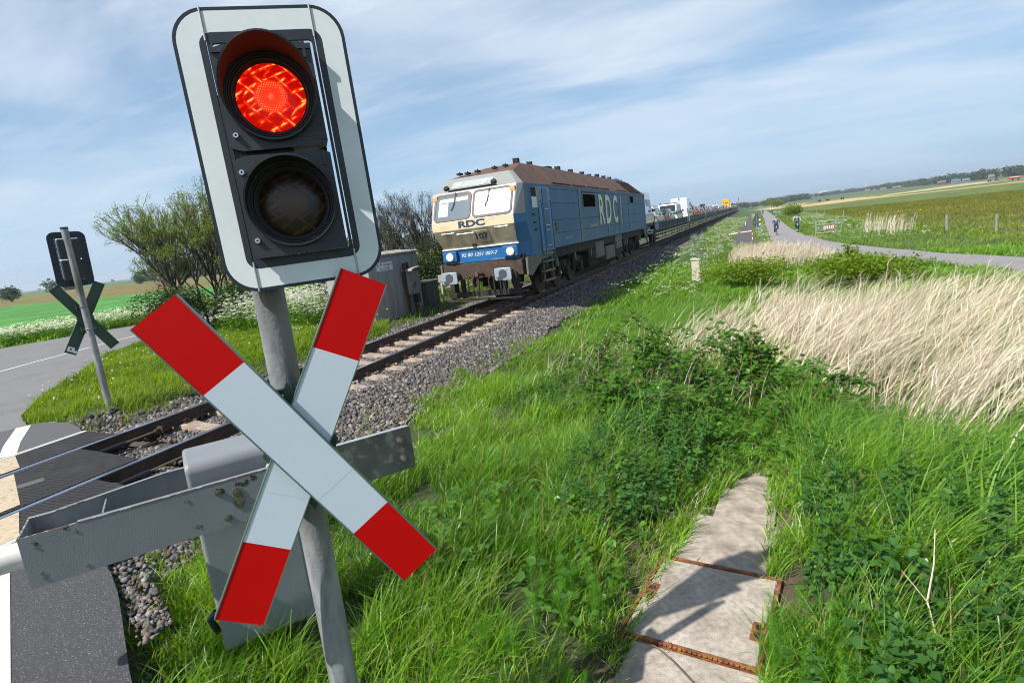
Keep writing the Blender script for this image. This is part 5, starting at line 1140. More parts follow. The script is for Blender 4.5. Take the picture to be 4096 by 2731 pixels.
def car(kind, col, name, label, y, x=0, rack=None, metal=.3):
    L_, W_, Hh, belt, yr, yf, yw, hood = KIND[kind]; z = 1.13
    rt = empty(name, (x, y, z), 0, label, 'van' if kind in ('van', 'bus', 'minivan') else 'car', 'vehicles riding on the train')
    w = W_/2; g = .30; p = paint(col, metal)
    mb = MB()
    # lower body with rounded plan
    side = [(.0, g+.12), (.0, belt-.12), (.05, belt), (yw, belt+.02), (L_-.35, hood-.10), (L_-.02, hood-.32), (L_, g+.15), (L_-.1, g), (.12, g)]
    for s in (-1, 1): mb.add([(s*w, a, b) for a, b in side], [tuple(range(len(side)))])
    n = len(side)
    for i in range(n):
        a, b = side[i], side[(i+1) % n]; mb.quad((-w, *a), (w, *a), (w, *b), (-w, *b))
    body = mb.build('body', p, rt, bevel=.09, seg=3)
    # cabin with tumblehome
    t = .80 if kind not in ('van', 'bus') else .93
    lo = [(.04, belt), (yw, belt)]; up = [(yr, Hh), (yf, Hh)]; mb = MB()
    B0, B1 = (.06, belt-.03), (yw, belt-.03); wb = w-.03; wt = w*t
    v = [(-wb, B0[0], B0[1]), (wb, B0[0], B0[1]), (wb, B1[0], B1[1]), (-wb, B1[0], B1[1]), (-wt, yr, Hh), (wt, yr, Hh), (wt, yf, Hh), (-wt, yf, Hh)]
    mb.add(v, [(0, 1, 5, 4), (1, 2, 6, 5), (2, 3, 7, 6), (3, 0, 4, 7), (4, 5, 6, 7)]); mb.build('cabin', p, rt, bevel=.10, seg=3)
    def face(a, b, c, d, u0, u1, v0, v1, off):
        a, b, c, d = map(Vector, (a, b, c, d)); nn = (b-a).cross(d-a).normalized()*off
        def P(u, q): return (a.lerp(b, u)).lerp(d.lerp(c, u), q)+nn
        return [P(u0, v0), P(u1, v0), P(u1, v1), P(u0, v1)]
    V = [Vector(q) for q in v]
    def pane(nm, q, m=Mt['glass']): mb = MB(); mb.add(q, [(0, 1, 2, 3)]); return mb.build(nm, m, rt)
    if kind == 'van':
        mb = MB(); mb.box(-.006, .006, -.004, .03, .5, 2.5); mb.build('door_gap', Mt['darkgap'], rt)
        mb = MB(); mb.box(-.1, .1, -.03, .02, Hh-.09, Hh-.04); mb.build('brake_light', Mt['black'], rt)
        pane('side_window', face(v[1], v[2], v[6], v[5], .80, .95, .18, .62, .012)); pane('side_window', face(v[1], v[2], v[6], v[5], .50, .74, .3, .62, .012), mat('grey_side_pane', (.2, .22, .24), .3))  # second side pane in plain mid grey
    else:
        pane('rear_window', face(v[0], v[1], v[5], v[4], .10, .90, .14, .86, .012))
        for a, b in ((.08, .30), (.33, .60), (.63, .86)):
            pane('side_window', face(v[1], v[2], v[6], v[5], a, b, .12, .84, .014))
    pane('windscreen', face(v[3], v[2], v[6], v[7], .08, .92, .08, .9, -.014) if False else [V[2]+Vector((-.1, .01, .05)), V[3]+Vector((.1, .01, .05)), V[7]+Vector((.06, .012, -.08)), V[6]+Vector((-.06, .012, -.08))])
    for s in (-1, 1):
        mb = MB()
        if kind in ('van', 'bus', 'minivan'): mb.box(s*(w-.08)-.06, s*(w-.08)+.06, -.012, .07, belt-.38, belt+.16)
        else: mb.box(s*(w-.15)-.12, s*(w-.15)+.12, -.014, .16, belt-.2, belt-.04)
        mb.build('tail_light', Mt['redlamp'], rt, bevel=.02)
        mb = MB(); mb.cbox((s*(w+.10), yw-.35, belt+.10), (.20, .10, .16)); mb.build('mirror', Mt['black'], rt, bevel=.03)
        for yy in (.85 if kind != 'van' else 1.1, L_-.9):
            mb = MB(); mb.T = Matrix.Translation((s*(w-.10), yy, .33)) @ Matrix.Rotation(R(90), 4, 'Z'); r0 = .33
            mb.lathe([(.0, -.10), (.2, -.112), (r0*.92, -.11), (r0, -.08), (r0, .08), (r0*.92, .11), (.2, .112), (0, .10)], 20)
            wh = mb.build('wheel', Mt['tyre'], rt, smooth=True)
            mb = MB(); mb.T = Matrix.Translation((s*(w-.10), yy, .33)) @ Matrix.Rotation(R(90), 4, 'Z'); mb.lathe([(0, -.118), (.2, -.118)], 14); mb.lathe([(0, .118), (.2, .118)], 14); mb.build('rim', Mt['chrome'], wh)
    mb = MB(); mb.box(-.26, .26, -.015, -.002, .52 if kind != 'van' else .6, .63 if kind != 'van' else .71); mb.build('licence_plate', Mt['white'], rt)
    mb = MB(); mb.box(-w+.08, w-.08, -.06, .06, g+.02, g+.22); mb.build('bumper', Mt['charcoal'] if kind in ('suv', 'van', 'minivan') else p, rt, bevel=.03)
    if rack == 'box':
        mb = MB(); mb.box(-.4, .4, yr+.3, yr+2.1, Hh+.08, Hh+.42); mb.build('roof_box', Mt['black'], rt, bevel=.1, seg=3)
    if rack == 'rails':
        mb = MB()
        for s in (-1, 1): mb.tube([(s*(wt-.08), yr+.2, Hh), (s*(wt-.08), yr+.35, Hh+.07), (s*(wt-.08), yf-.3, Hh+.07), (s*(wt-.08), yf-.15, Hh)], .018, 6)
        mb.build('roof_rail', Mt['black'], rt)
    return rt
def bike_frame(rt, T, m, wheel_m=None, n=28):
    def mk(nm, f, mm, smooth=True): mb = MB(); mb.T = T; f(mb); return mb.build(nm, mm, rt, smooth=smooth)
    for y in (-.52, .52):
        def wf(mb, y=y):
            mb.tube([(0, y+.335*math.cos(a), .35+.335*math.sin(a)) for a in np.linspace(0, 2*math.pi, n+1)], .019, 6)
        w = mk('wheel', wf, Mt['tyre'])
        def sp(mb, y=y):
            for k in range(12): a = 2*math.pi*k/12; mb.tube([(0, y, .35), (0, y+.32*math.cos(a), .35+.32*math.sin(a))], .003, 4, cap=False)
            mb.tube([(0, y+.31*math.cos(a), .35+.31*math.sin(a)) for a in np.linspace(0, 2*math.pi, n+1)], .008, 4)
        mk('spokes', sp, Mt['chrome'])
    def fm(mb):
        B, Sx, Hd, Hl = (0, .08, .30), (0, .22, .84), (0, -.38, .95), (0, -.35, .80)
        mb.tube([B, Sx], .017, 8); mb.tube([B, Hl], .020, 8); mb.tube([Sx, Hl], .016, 8); mb.tube([Hd, Hl], .02, 8)
        for s in (-.04, .04): mb.tube([(0, .2, .75), (s, .52, .35)], .010, 6); mb.tube([B, (s, .52, .35)], .010, 6); mb.tube([Hl, (s, -.52, .35)], .013, 6)
    mk('frame', fm, m)
    mk('saddle', lambda mb: (mb.box(-.08, .08, .14, .38, .90, .95), mb.tube([(0, .22, .8), (0, .25, .92)], .013, 6)), Mt['black'])
    mk('handlebar', lambda mb: (mb.tube([(-.29, -.22, 1.02), (-.2, -.33, 1.06), (0, -.38, 1.04), (.2, -.33, 1.06), (.29, -.22, 1.02)], .012, 8), mb.tube([(0, -.38, .93), (0, -.38, 1.04)], .014, 8)), Mt['black'])
    mk('crank', lambda mb: (mb.tube([(-.12, .08, .30), (.12, .08, .30)], .012, 6), mb.tube([(.1, .08, .30), (.1, .06, .14)], .01, 6), mb.tube([(-.1, .08, .30), (-.1, .10, .46)], .01, 6), mb.box(.07, .17, .02, .12, .12, .14), mb.box(-.17, -.07, .05, .15, .45, .47)), Mt['dirty'])
WHT = (.75, .76, .77); SIL = (.42, .44, .46); DK = (.03, .032, .036); GR = (.16, .17, .18); BL = (.03, .07, .18); RD = (.35, .02, .02); ORG = (.42, .06, .02)
car('van', SIL, 'delivery_van', 'silver-blue van half hidden behind the rear end of the locomotive', 36.6+2.4, .0)
car('suv', (.33, .35, .37), 'car', 'silver off-road car with a spare wheel on its back, first car behind the silver van', 46.6, .0, 'rails')
c = car('wagon', (.10, .105, .11), 'car', 'dark grey estate car with bicycles and yellow helmets strapped behind it', 54.0, .05)
def carried_bike(y, x, z, label):
    rt = empty('bicycle', (x, y, z), R(90), label, 'bicycle'); bike_frame(rt, Matrix(), Mt['dirty'])
carried_bike(46.35, .35, 1.9, 'bicycle hung across the back of the silver off-road car') if False else None
carried_bike(53.7, .25, 1.75, 'bicycle strapped across the back of the dark grey estate car')
hb = MB(); 
for i, (x, c_) in enumerate(((-.35, (.15, .8, .02)), (-.02, (.6, .75, .01)), (.3, (.62, .72, .02)))):
    mb = MB(); 
    for k in range(5): a0 = k*math.pi/5*.5
    mb.lathe([(.001, .15), (.09, .11), (.135, 0), (.14, -.04)], 14); o = mb.build('helmet', mat('neon_helmet', c_, .4), c, smooth=True); o.location = (x, -.12, 1.16); o.rotation_euler = (R(-60), 0, 0)
mb = MB(); mb.T = Matrix.Translation((.15, -.16, .85)) @ Matrix.Rotation(R(0), 4, 'Z'); mb.lathe([(.0, -.09), (.28, -.10), (.35, -.07), (.35, .07), (.28, .1), (0, .09)], 20)
pc = car('bus', WHT, 'police_van', 'white police van with green stripe and blue roof lights beside the tall white van', 60.7, .0)
mb = MB(); mb.box(-.975, .985, .2, 4.3, .95, 1.22); o_ = mb.build('green_stripe', mat('green_foil', (.01, .22, .09), .4), pc)
mb = MB(); mb.box(-.985, -.40, -.012, .0, .92, 1.2); mb.box(.45, .985, -.012, .0, .92, 1.2); mb.build('green_stripe', mat('green_foil', (.01, .22, .09), .4), pc)
for x in (-.72, ): mb = MB(); mb.cyl((x, .5, 2.0), (x, .5, 2.17), .09, 12); mb.build('blue_light', mat('blue_lens', (.01, .10, .45), .2, coat=1), pc)
mb = MB(); mb.box(-.45, .85, .7, 1.0, 2.02, 2.10); mb.build('light_bar', mat('blue_grey_bar', (.03, .06, .12), .3, coat=1), pc, bevel=.02)
car('van', WHT, 'delivery_van', 'tall white high-roof delivery van, the tallest vehicle near the locomotive', 71.6, .0, metal=0)
Q = [('minivan', DK, 79.5, 'box', 'dark van with a black roof box in front of the tall white van'), ('suv', ORG, 86.9, None, 'orange-red hatchback riding on the train'), ('hatch', (.30, .31, .33), 92.0, None, 'small silver car just past the orange-red one'),
     ('wagon', (.30, .06, .08), 96.9, None, 'dull pinkish red estate car between two darker cars'), ('suv', DK, 102.5, 'rails', 'black off-road car with dark roof rails'), ('suv', GR, 108.1, 'box', 'grey off-road car carrying a roof box'), ('hatch', DK, 113.8, None, 'small black car in the middle of the train'),
     ('wagon', SIL, 118.4, 'rails', 'silver estate car in the middle of the train'), ('suv', (.22, .2, .18), 124, None, 'brownish off-road car on the third wagon'), ('suv', GR, 129.6, None, 'grey off-road car on the fourth wagon'), ('hatch', BL, 135.2, None, 'dark blue small car on the fourth wagon'),
     ('wagon', DK, 139.8, None, 'black estate car on the fourth wagon'), ('suv', RD, 145.3, None, 'dark red off-road car'), ('minivan', WHT, 151, None, 'white minivan half way to the yellow lorry'), ('suv', GR, 156.8, None, 'grey car behind the white minivan'), ('hatch', WHT, 162.3, None, 'small white car before the yellow lorry'),
     ('wagon', SIL, 167.2, None, 'silver estate car before the yellow lorry'), ('minivan', (.6, .58, .5), 216.5, None, 'cream camper van just in front of the yellow lorry')]
Q += [(('suv', 'hatch', 'wagon', 'minivan', 'suv', 'hatch', 'wagon')[i], (GR, WHT, DK, SIL, BL, RD, GR)[i], 173+i*6, None, ('grey off-road car', 'white small car', 'black estate car', 'silver minivan', 'dark blue off-road car', 'dark red small car', 'grey estate car')[i]+' in the far stretch before the cream camper') for i in range(7)]
for k, c_, y, rk, lb in Q: car(k, c_, 'car' if k not in ('minivan', 'van', 'bus') else 'van', lb, y, 0, rk)
def lorry(y, col, label, txt, hbox=3.9, lbox=7.5, wbox=2.45):
    rt = empty('box_lorry', (0, y, 1.13), 0, label, 'lorry', 'vehicles riding on the train')
    bx = mat('lorry_box', col, .4, 0, .05, 2); w = wbox/2
    mb = MB(); mb.box(-w, w, 0, lbox, .95, hbox); b = mb.build('cargo_box', bx, rt, bevel=.03)
    mb = MB(); mb.box(-w+.1, w-.1, -.01, 0, hbox-.35, hbox-.30); mb.box(-.015, .015, -.01, 0, 1.0, hbox-.4); mb.build('door_line', Mt['darkgap'], b)
    mb = MB(); mb.box(-1.1, 1.1, lbox+.1, lbox+2.0, .6, 3.0); cb = mb.build('cab', bx if txt else Mt['white'], rt, bevel=.12, seg=3)
    mb = MB(); mb.box(-w+.1, w-.1, .1, lbox+1.8, .62, .94); mb.build('chassis', Mt['dirty'], rt)
    for s in (-1, 1):
        for yy in (1.6, lbox+1.0): mb = MB(); mb.T = Matrix.Translation((s*.98, yy, .45)) @ Matrix.Rotation(R(90), 4, 'Z'); mb.lathe([(0, -.13), (.45, -.13), (.45, .13), (0, .13)], 18); mb.build('wheel', Mt['tyre'], rt, smooth=True)
        mb = MB(); mb.cbox((s*.95, -.03, .8), (.3, .06, .14)); mb.build('tail_light', Mt['redlamp'], rt)
        mb = MB(); mb.box(s*1.11-.01, s*1.11+.01, lbox+.9, lbox+1.8, 1.7, 2.5); mb.build('side_window', Mt['glass'], cb)
    if txt:
        M = Matrix.Translation((0, -.012, hbox-1.15)) @ Matrix(((1, 0, 0, 0), (0, 0, -1, 0), (0, 1, 0, 0), (0, 0, 0, 1)))
        text_mesh('lettering', txt, .85, M, mat('black_lorry_lettering', (.03, .025, .02), .6), b, sx=.95, bold=.02)
    return rt
lorry(224, (.80, .42, .005), 'bright yellow box lorry with black lettering, high above the cars', 'Ratje')
lorry(240, (.7, .72, .73), 'white box lorry behind the yellow one', None, 3.3, 6, 2.4)
cols = [SIL, DK, WHT, GR, BL, SIL, RD, DK]; ks = ['suv', 'hatch', 'wagon', 'suv', 'minivan']
for i in range(26): car(ks[i % 5], cols[i % 8], 'car', 'distant '+['silver', 'black', 'white', 'grey', 'dark blue', 'silver', 'red', 'black'][i % 8]+' '+['off-road car', 'small car', 'estate car', 'off-road car', 'minivan'][i % 5]+' past the lorries on the train', 252+i*5.7)
# ------------------------------------------------------------------ vegetation builders
def unit(v): return v/np.maximum(np.linalg.norm(v, axis=-1, keepdims=True), 1e-9)
def blades(P, h, w, az, lean, droop, S=4, tw=None, wpow=.8, base=.6):
    """curved tapering strips; returns verts, quads"""
    N = len(P); t = np.linspace(0, 1, S+1)[None]; h = np.asarray(h)*np.ones(N); w = np.asarray(w)*np.ones(N)
    lean = np.asarray(lean)*np.ones(N); droop = np.asarray(droop)*np.ones(N)
    d = np.stack([np.sin(az), np.cos(az)], -1); tw = rng.uniform(0, 2*np.pi, N) if tw is None else tw
    wd = np.stack([np.cos(tw), np.sin(tw), np.zeros(N)], -1)
    hor = (lean[:, None]*(.35*t+.65*t**2)+droop[:, None]*.6*t**3)*h[:, None]; ver = (t-(.28*lean[:, None]+.0)*t**2-droop[:, None]*.55*t**3)*h[:, None]
    C = np.zeros((N, S+1, 3)); C[..., 0] = P[:, None, 0]+d[:, None, 0]*hor; C[..., 1] = P[:, None, 1]+d[:, None, 1]*hor; C[..., 2] = P[:, None, 2]+ver
    wt = np.where(t < .25, base+(1-base)*t/.25, 1)*(1-t)**wpow; wt = np.maximum(wt, .04)
    off = wd[:, None]*(w[:, None]*wt*.5)[..., None]
    V = np.stack([C-off, C+off], 2).reshape(-1, 3); i = (np.arange(N)*(S+1)*2)[:, None]+(np.arange(S)*2)[None]
    F = np.stack([i, i+1, i+3, i+2], -1).reshape(-1, 4); return V, F
def vmesh(name, parts, m, rnd, kind='stuff', label=None, parent=None, smooth=True):
    """join (V,F) pairs; rnd: list of per-item arrays already repeated per vertex"""
    Vs = []; Fs = []; b = 0
    for V, F in parts: Vs.append(V); Fs.append(F+b); b += len(V)
    o = npmesh(name, np.concatenate(Vs), np.concatenate(Fs), m, attr={'rnd': np.concatenate(rnd)}, smooth=smooth, parent=parent)
    if kind: tag(o, label, kind=kind)
    return o
LEAF = np.array([(0, 0, 0), (-.34, .33, .06), (.34, .33, .06), (-.27, .68, .05), (.27, .68, .05), (0, 1, -.10), (0, .33, -.02), (0, .68, -.03)], float)
LEAFF = np.array([(0, 6, 1), (0, 2, 6), (1, 6, 7), (1, 7, 3), (2, 4, 7), (2, 7, 6), (3, 7, 5), (7, 4, 5)])
RHOMB = np.array([(0, 0, 0), (.36, .45, .05), (0, 1, 0), (-.36, .45, .05)], float); RHF = np.array([(0, 1, 2, 3)])
def rot_apr(az, pitch, roll):
    """leaf local y points to azimuth az raised by pitch, rolled about its own axis"""
    y = np.stack([np.sin(az)*np.cos(pitch), np.cos(az)*np.cos(pitch), np.sin(pitch)], -1)
    x0 = np.stack([np.cos(az), -np.sin(az), 0*az], -1); z0 = np.cross(x0, y)
    x = x0*np.cos(roll)[:, None]+z0*np.sin(roll)[:, None]; z = np.cross(x, y); return np.stack([x, y, z], -1)
def inst(T, F, P, Rm, S):
    N = len(P); n = len(T); S = np.asarray(S)*np.ones(N)
    V = np.einsum('nij,kj->nki', Rm, T)*S[:, None, None]+P[:, None]; return V.reshape(-1, 3), (F[None]+(np.arange(N)*n)[:, None, None]).reshape(-1, F.shape[1])
def sector(n, r0, r1, a0=-74, a1=35):
    r = np.sqrt(rng.uniform(r0*r0, r1*r1, n)); a = np.radians(rng.uniform(a0, a1, n)); return 7.49+r*np.sin(a), r*np.cos(a), r
GRASS = leafmat('meadow_grass', (.045, .15, .010), (.25, .46, .035), .45, rough=.38, spec=.5, c3=(.38, .36, .12), c3amt=.05)
GRASSD = leafmat('olive_meadow', (.10, .115, .010), (.17, .21, .014), .4, c3=(.26, .18, .06), c3amt=.25)
GRASSY = leafmat('verge_grass', (.06, .15, .010), (.25, .38, .028), .45, c3=(.30, .25, .10), c3amt=.12)
REED = leafmat('dry_reed', (.27, .20, .11), (.84, .76, .61), .22, rough=.6, c3=(.50, .34, .14), c3amt=.15)
REEDG = leafmat('green_reed_leaf', (.05, .16, .02), (.21, .40, .05), .45, c3=(.2, .3, .06), c3amt=.1)
NETTLE = leafmat('nettle_leaf', (.022, .085, .018), (.075, .19, .035), .4)
BRAM = leafmat('bramble_leaf', (.035, .12, .012), (.12, .27, .025), .45, rough=.35, spec=.5)
PARSW = leafmat('umbel_white', (.62, .64, .5), (.85, .86, .75), .3); HORSE = leafmat('horsetail', (.05, .18, .01), (.12, .32, .02), .4)
CANE = mat('red_brown_cane', (.17, .075, .05), .6, 0, .3, 20, (.2, .14, .09), .6, 8)
BARK = mat('grey_brown_bark', (.085, .065, .05), .85, 0, .3, 10)
BUSHG = leafmat('hawthorn_leaf', (.06, .15, .008), (.26, .36, .02), .45); BUD = leafmat('spring_bud', (.10, .17, .02), (.26, .38, .05), .45)
DARKL = leafmat('thicket_leaf', (.02, .045, .012), (.06, .10, .02), .3)
TREEF = leafmat('far_tree_leaf', (.022, .05, .022), (.06, .105, .035), .2)
def on_track(x, y, m=0):
    e = 2.22+.28*fnoise(x*0, y, 1.1, 5)+.15*np.sin(x*9+y*7); return (x < e+m) & (x > -2.15-m)
SLABS = [(6.70, 1.9), (7.38, 1.95), (7.44, 2.95), (7.50, 3.9), (7.52, 4.8), (7.56, 5.5), (7.38, 5.6), (7.20, 5.1), (7.06, 4.6), (6.90, 3.95), (6.76, 3.1)]
def veg_ok(x, y):
    k = ~inpoly(x, y, ROAD) & ~inpoly(x, y, CPATH) & ~on_track(x, y)
    k &= ~inpoly(x, y, SLABS) & ~((np.abs(x+4.08) < .84) & (np.abs(y-16.2) < 1.48))
    k &= ~((x < 5.3) & (x > -3.5) & (y < 1.55+(4.6-x)*.47)); k &= ~inpoly(x, y, CINDER)
    k &= ~((np.abs(x-4.78) < .34) & (np.abs(y-2.62) < .30))
    return k
def put(mask_extra, n, r0, r1, hfun, wfun, m, name, label, a0=-74, a1=35, S=4, leanr=(.2, .9), wind=1.0, droop=(0, .5), rnd=None, keepr=None):
    x, y, r = sector(n, r0, r1, a0, a1); k = veg_ok(x, y) & mask_extra(x, y); x, y, r = x[k], y[k], r[k]; N = len(x)
    if N == 0: return
    gp = fnoise(x, y, 3.3, 62)+.6*fnoise(x, y, 1.1, 63)+rng.normal(0, .25, N); kk = (gp > -.22) | (r > 14); x, y, r = x[kk], y[kk], r[kk]; N = len(x)
    az = np.where(rng.random(N) < .55, rng.normal(1.2, .7, N), rng.uniform(0, 6.28, N))
    P = np.c_[x, y, H(x, y)-.01]; clump = .5+.5*ss(-.5, .5, fnoise(x, y, 2.2, 61)); h = hfun(x, y, r, N)*clump; w = wfun(r)*rng.uniform(.7, 1.3, N)
    V, F = blades(P, h, w, az, rng.uniform(*leanr, N)*wind, rng.uniform(*droop, N)**1.5, S)
    q = np.clip(rng.random(N)*.85+.30*fnoise(x, y, 1.1, 77)+.05, 0, 1) if rnd is None else rnd(x, y, N)
    q = np.where(rng.random(N) < .05, 1, np.minimum(q, .92)); vmesh(name, [(V, F)], m, [np.repeat(q, 2*(S+1))], label=label)
right = lambda x, y: x > 2.0
def reed_d(x, y): return inpoly(x, y, REEDZ)
def slabside(x, y): return (x > 7.3) & (y < 6.5)
def grasses():
    hA = lambda x, y, r, N: rng.uniform(.18, .52, N)*(1+.35*(x > 7.7))*(1-.55*(1-ss(2.5, 3.6, x)))*(1-.4*np.exp(-((x-7.0)/.5)**2)*(y < 6))
    put(lambda x, y: right(x, y) & ~reed_d(x, y) & (x < 13), 120000, 1.2, 6.5, hA, lambda r: .0075+.0010*r, GRASS, 'grass', 'long bright green grass between the signal pole and the cover slabs', a0=-66, a1=62, S=5)
    put(lambda x, y: right(x, y) & ~reed_d(x, y) & (x < 14), 150000, 6.5, 14, hA, lambda r: .006+.0014*r, GRASS, 'grass', 'long green grass on the embankment slope beside the gravel', a0=-34, a1=30, S=3)
    hB = lambda x, y, r, N: rng.uniform(.15, .42, N)*(1-.5*(1-ss(2.5, 3.6, x)))
    put(lambda x, y: right(x, y) & ~reed_d(x, y) & (x < 20), 110000, 14, 34, hB, lambda r: .004+.0016*r, GRASS, 'grass', 'green grass of the embankment and path verge', a0=-18, a1=34, S=3)
    put(lambda x, y: right(x, y) & (x < 20.5), 90000, 34, 130, lambda x, y, r, N: rng.uniform(.15, .40, N), lambda r: .03+.0007*r, GRASSY, 'grass', 'rough verge grass along the cycle path and rails', a0=-4, a1=25, S=2)
    put(lambda x, y: (x > 18.5), 110000, 20, 160, lambda x, y, r, N: rng.uniform(.12, .34, N), lambda r: .02+.0013*r, GRASSD, 'meadow', 'olive brown rushy meadow right of the cycle path', a0=2, a1=35, S=2)
    # left : island between road and rails
    hI = lambda x, y, r, N: rng.uniform(.10, .30, N)
    put(lambda x, y: (x < -2.0) & (y > 4.5) & (y < 19), 230000, 8, 27, hI, lambda r: .004+.0011*r, GRASSY, 'grass', 'flowery grass between the road and the rails on the far side', a0=-74, a1=-35, S=3)
    put(lambda x, y: (x < -2.0) & (y >= 12) & (y < 60) & (x > -15), 90000, 16, 60, lambda x, y, r, N: rng.uniform(.12, .34, N), lambda r: .004+.0013*r, GRASSY, 'grass', 'grass around the concrete hut', a0=-62, a1=-12, S=3)
    put(lambda x, y: (x < -19.5), 70000, 26, 60, lambda x, y, r, N: rng.uniform(.2, .5, N), lambda r: .01+.0014*r, GRASS, 'grass', 'tall green verge on the far side of the road', a0=-74, a1=-40, S=3)
    hT = lambda x, y, r, N: rng.uniform(.10, .30, N)
    put(lambda x, y: right(x, y) & ~reed_d(x, y) & (x < 13), 26000, 1.2, 14, hT, lambda r: .004+.0009*r, REED, 'dry_thatch', 'last year dry grass blades scattered low among the green', a0=-66, a1=62, S=3, leanr=(.6, 1.8))
    put(lambda x, y: right(x, y) & ~reed_d(x, y) & (x < 10), 9000, 1.5, 14, lambda x, y, r, N: rng.uniform(.35, .62, N), lambda r: .003+.0008*r, GRASSY, 'grass', 'taller yellowish flowering grass stems above the sward', a0=-60, a1=50, S=4, leanr=(.1, .6))
grasses()
def flat_discs(P, s, flat=.5):
    N = len(P); q = rot_apr(rng.uniform(0, 6.28, N), rng.uniform(-flat, flat, N), rng.uniform(-flat, flat, N)); T = np.array([(-1, -.5, 0), (0, -1, 0), (1, -.5, 0), (1, .5, 0), (0, 1, 0), (-1, .5, 0)], float)
    return inst(T, np.array([(0, 1, 2, 3), (0, 3, 4, 5)]), P, q, s)
def parsley(name, x, y, hmin, hmax, us, label, nu=5, nd=6):
    k = ~inpoly(x, y, ROAD) & ~inpoly(x, y, CPATH) & ~on_track(x, y); x, y = x[k], y[k]; n = len(x); z = H(x, y)
    h = rng.uniform(hmin, hmax, n); X = np.repeat(x, nu); Y = np.repeat(y, nu); Z = np.repeat(z, nu); Hh = np.repeat(h, nu)*rng.uniform(.7, 1, n*nu); M = n*nu
    sp = us*2.2; top = np.c_[X+rng.normal(0, sp, M), Y+rng.normal(0, sp, M), Z+Hh]
    D_ = np.repeat(top, nd, 0)+np.c_[rng.normal(0, us*.55, M*nd), rng.normal(0, us*.55, M*nd), rng.normal(0, us*.14, M*nd)]
    V, F = flat_discs(D_, rng.uniform(.16, .32, M*nd)*us); o1 = vmesh(name, [(V, F)], PARSW, [rng.random(len(V))], label=label)
    # stems and ferny leaves
    B = np.c_[X, Y, Z]; V1, F1 = blades(B, Hh, us*.10, np.arctan2(top[:, 0]-X, top[:, 1]-Y), np.hypot(top[:, 0]-X, top[:, 1]-Y)/Hh, 0, 2, wpow=.2)
    nl = n*7; lx = np.repeat(x, 7)+rng.normal(0, us*1.6, nl); ly = np.repeat(y, 7)+rng.normal(0, us*1.6, nl); lz = np.repeat(z, 7)+np.repeat(h, 7)*rng.uniform(.1, .75, nl)
    V2, F2 = inst(RHOMB, RHF, np.c_[lx, ly, lz], rot_apr(rng.uniform(0, 6.28, nl), rng.uniform(-.5, .5, nl), rng.uniform(-.6, .6, nl)), us*rng.uniform(1.2, 2.4, nl))
    vmesh(name+'_stalks', [(V1, F1), (V2, F2)], GRASS, [rng.random(len(V1))*.5, rng.random(len(V2))*.6], label='green stalks and leaves under the white cow parsley')
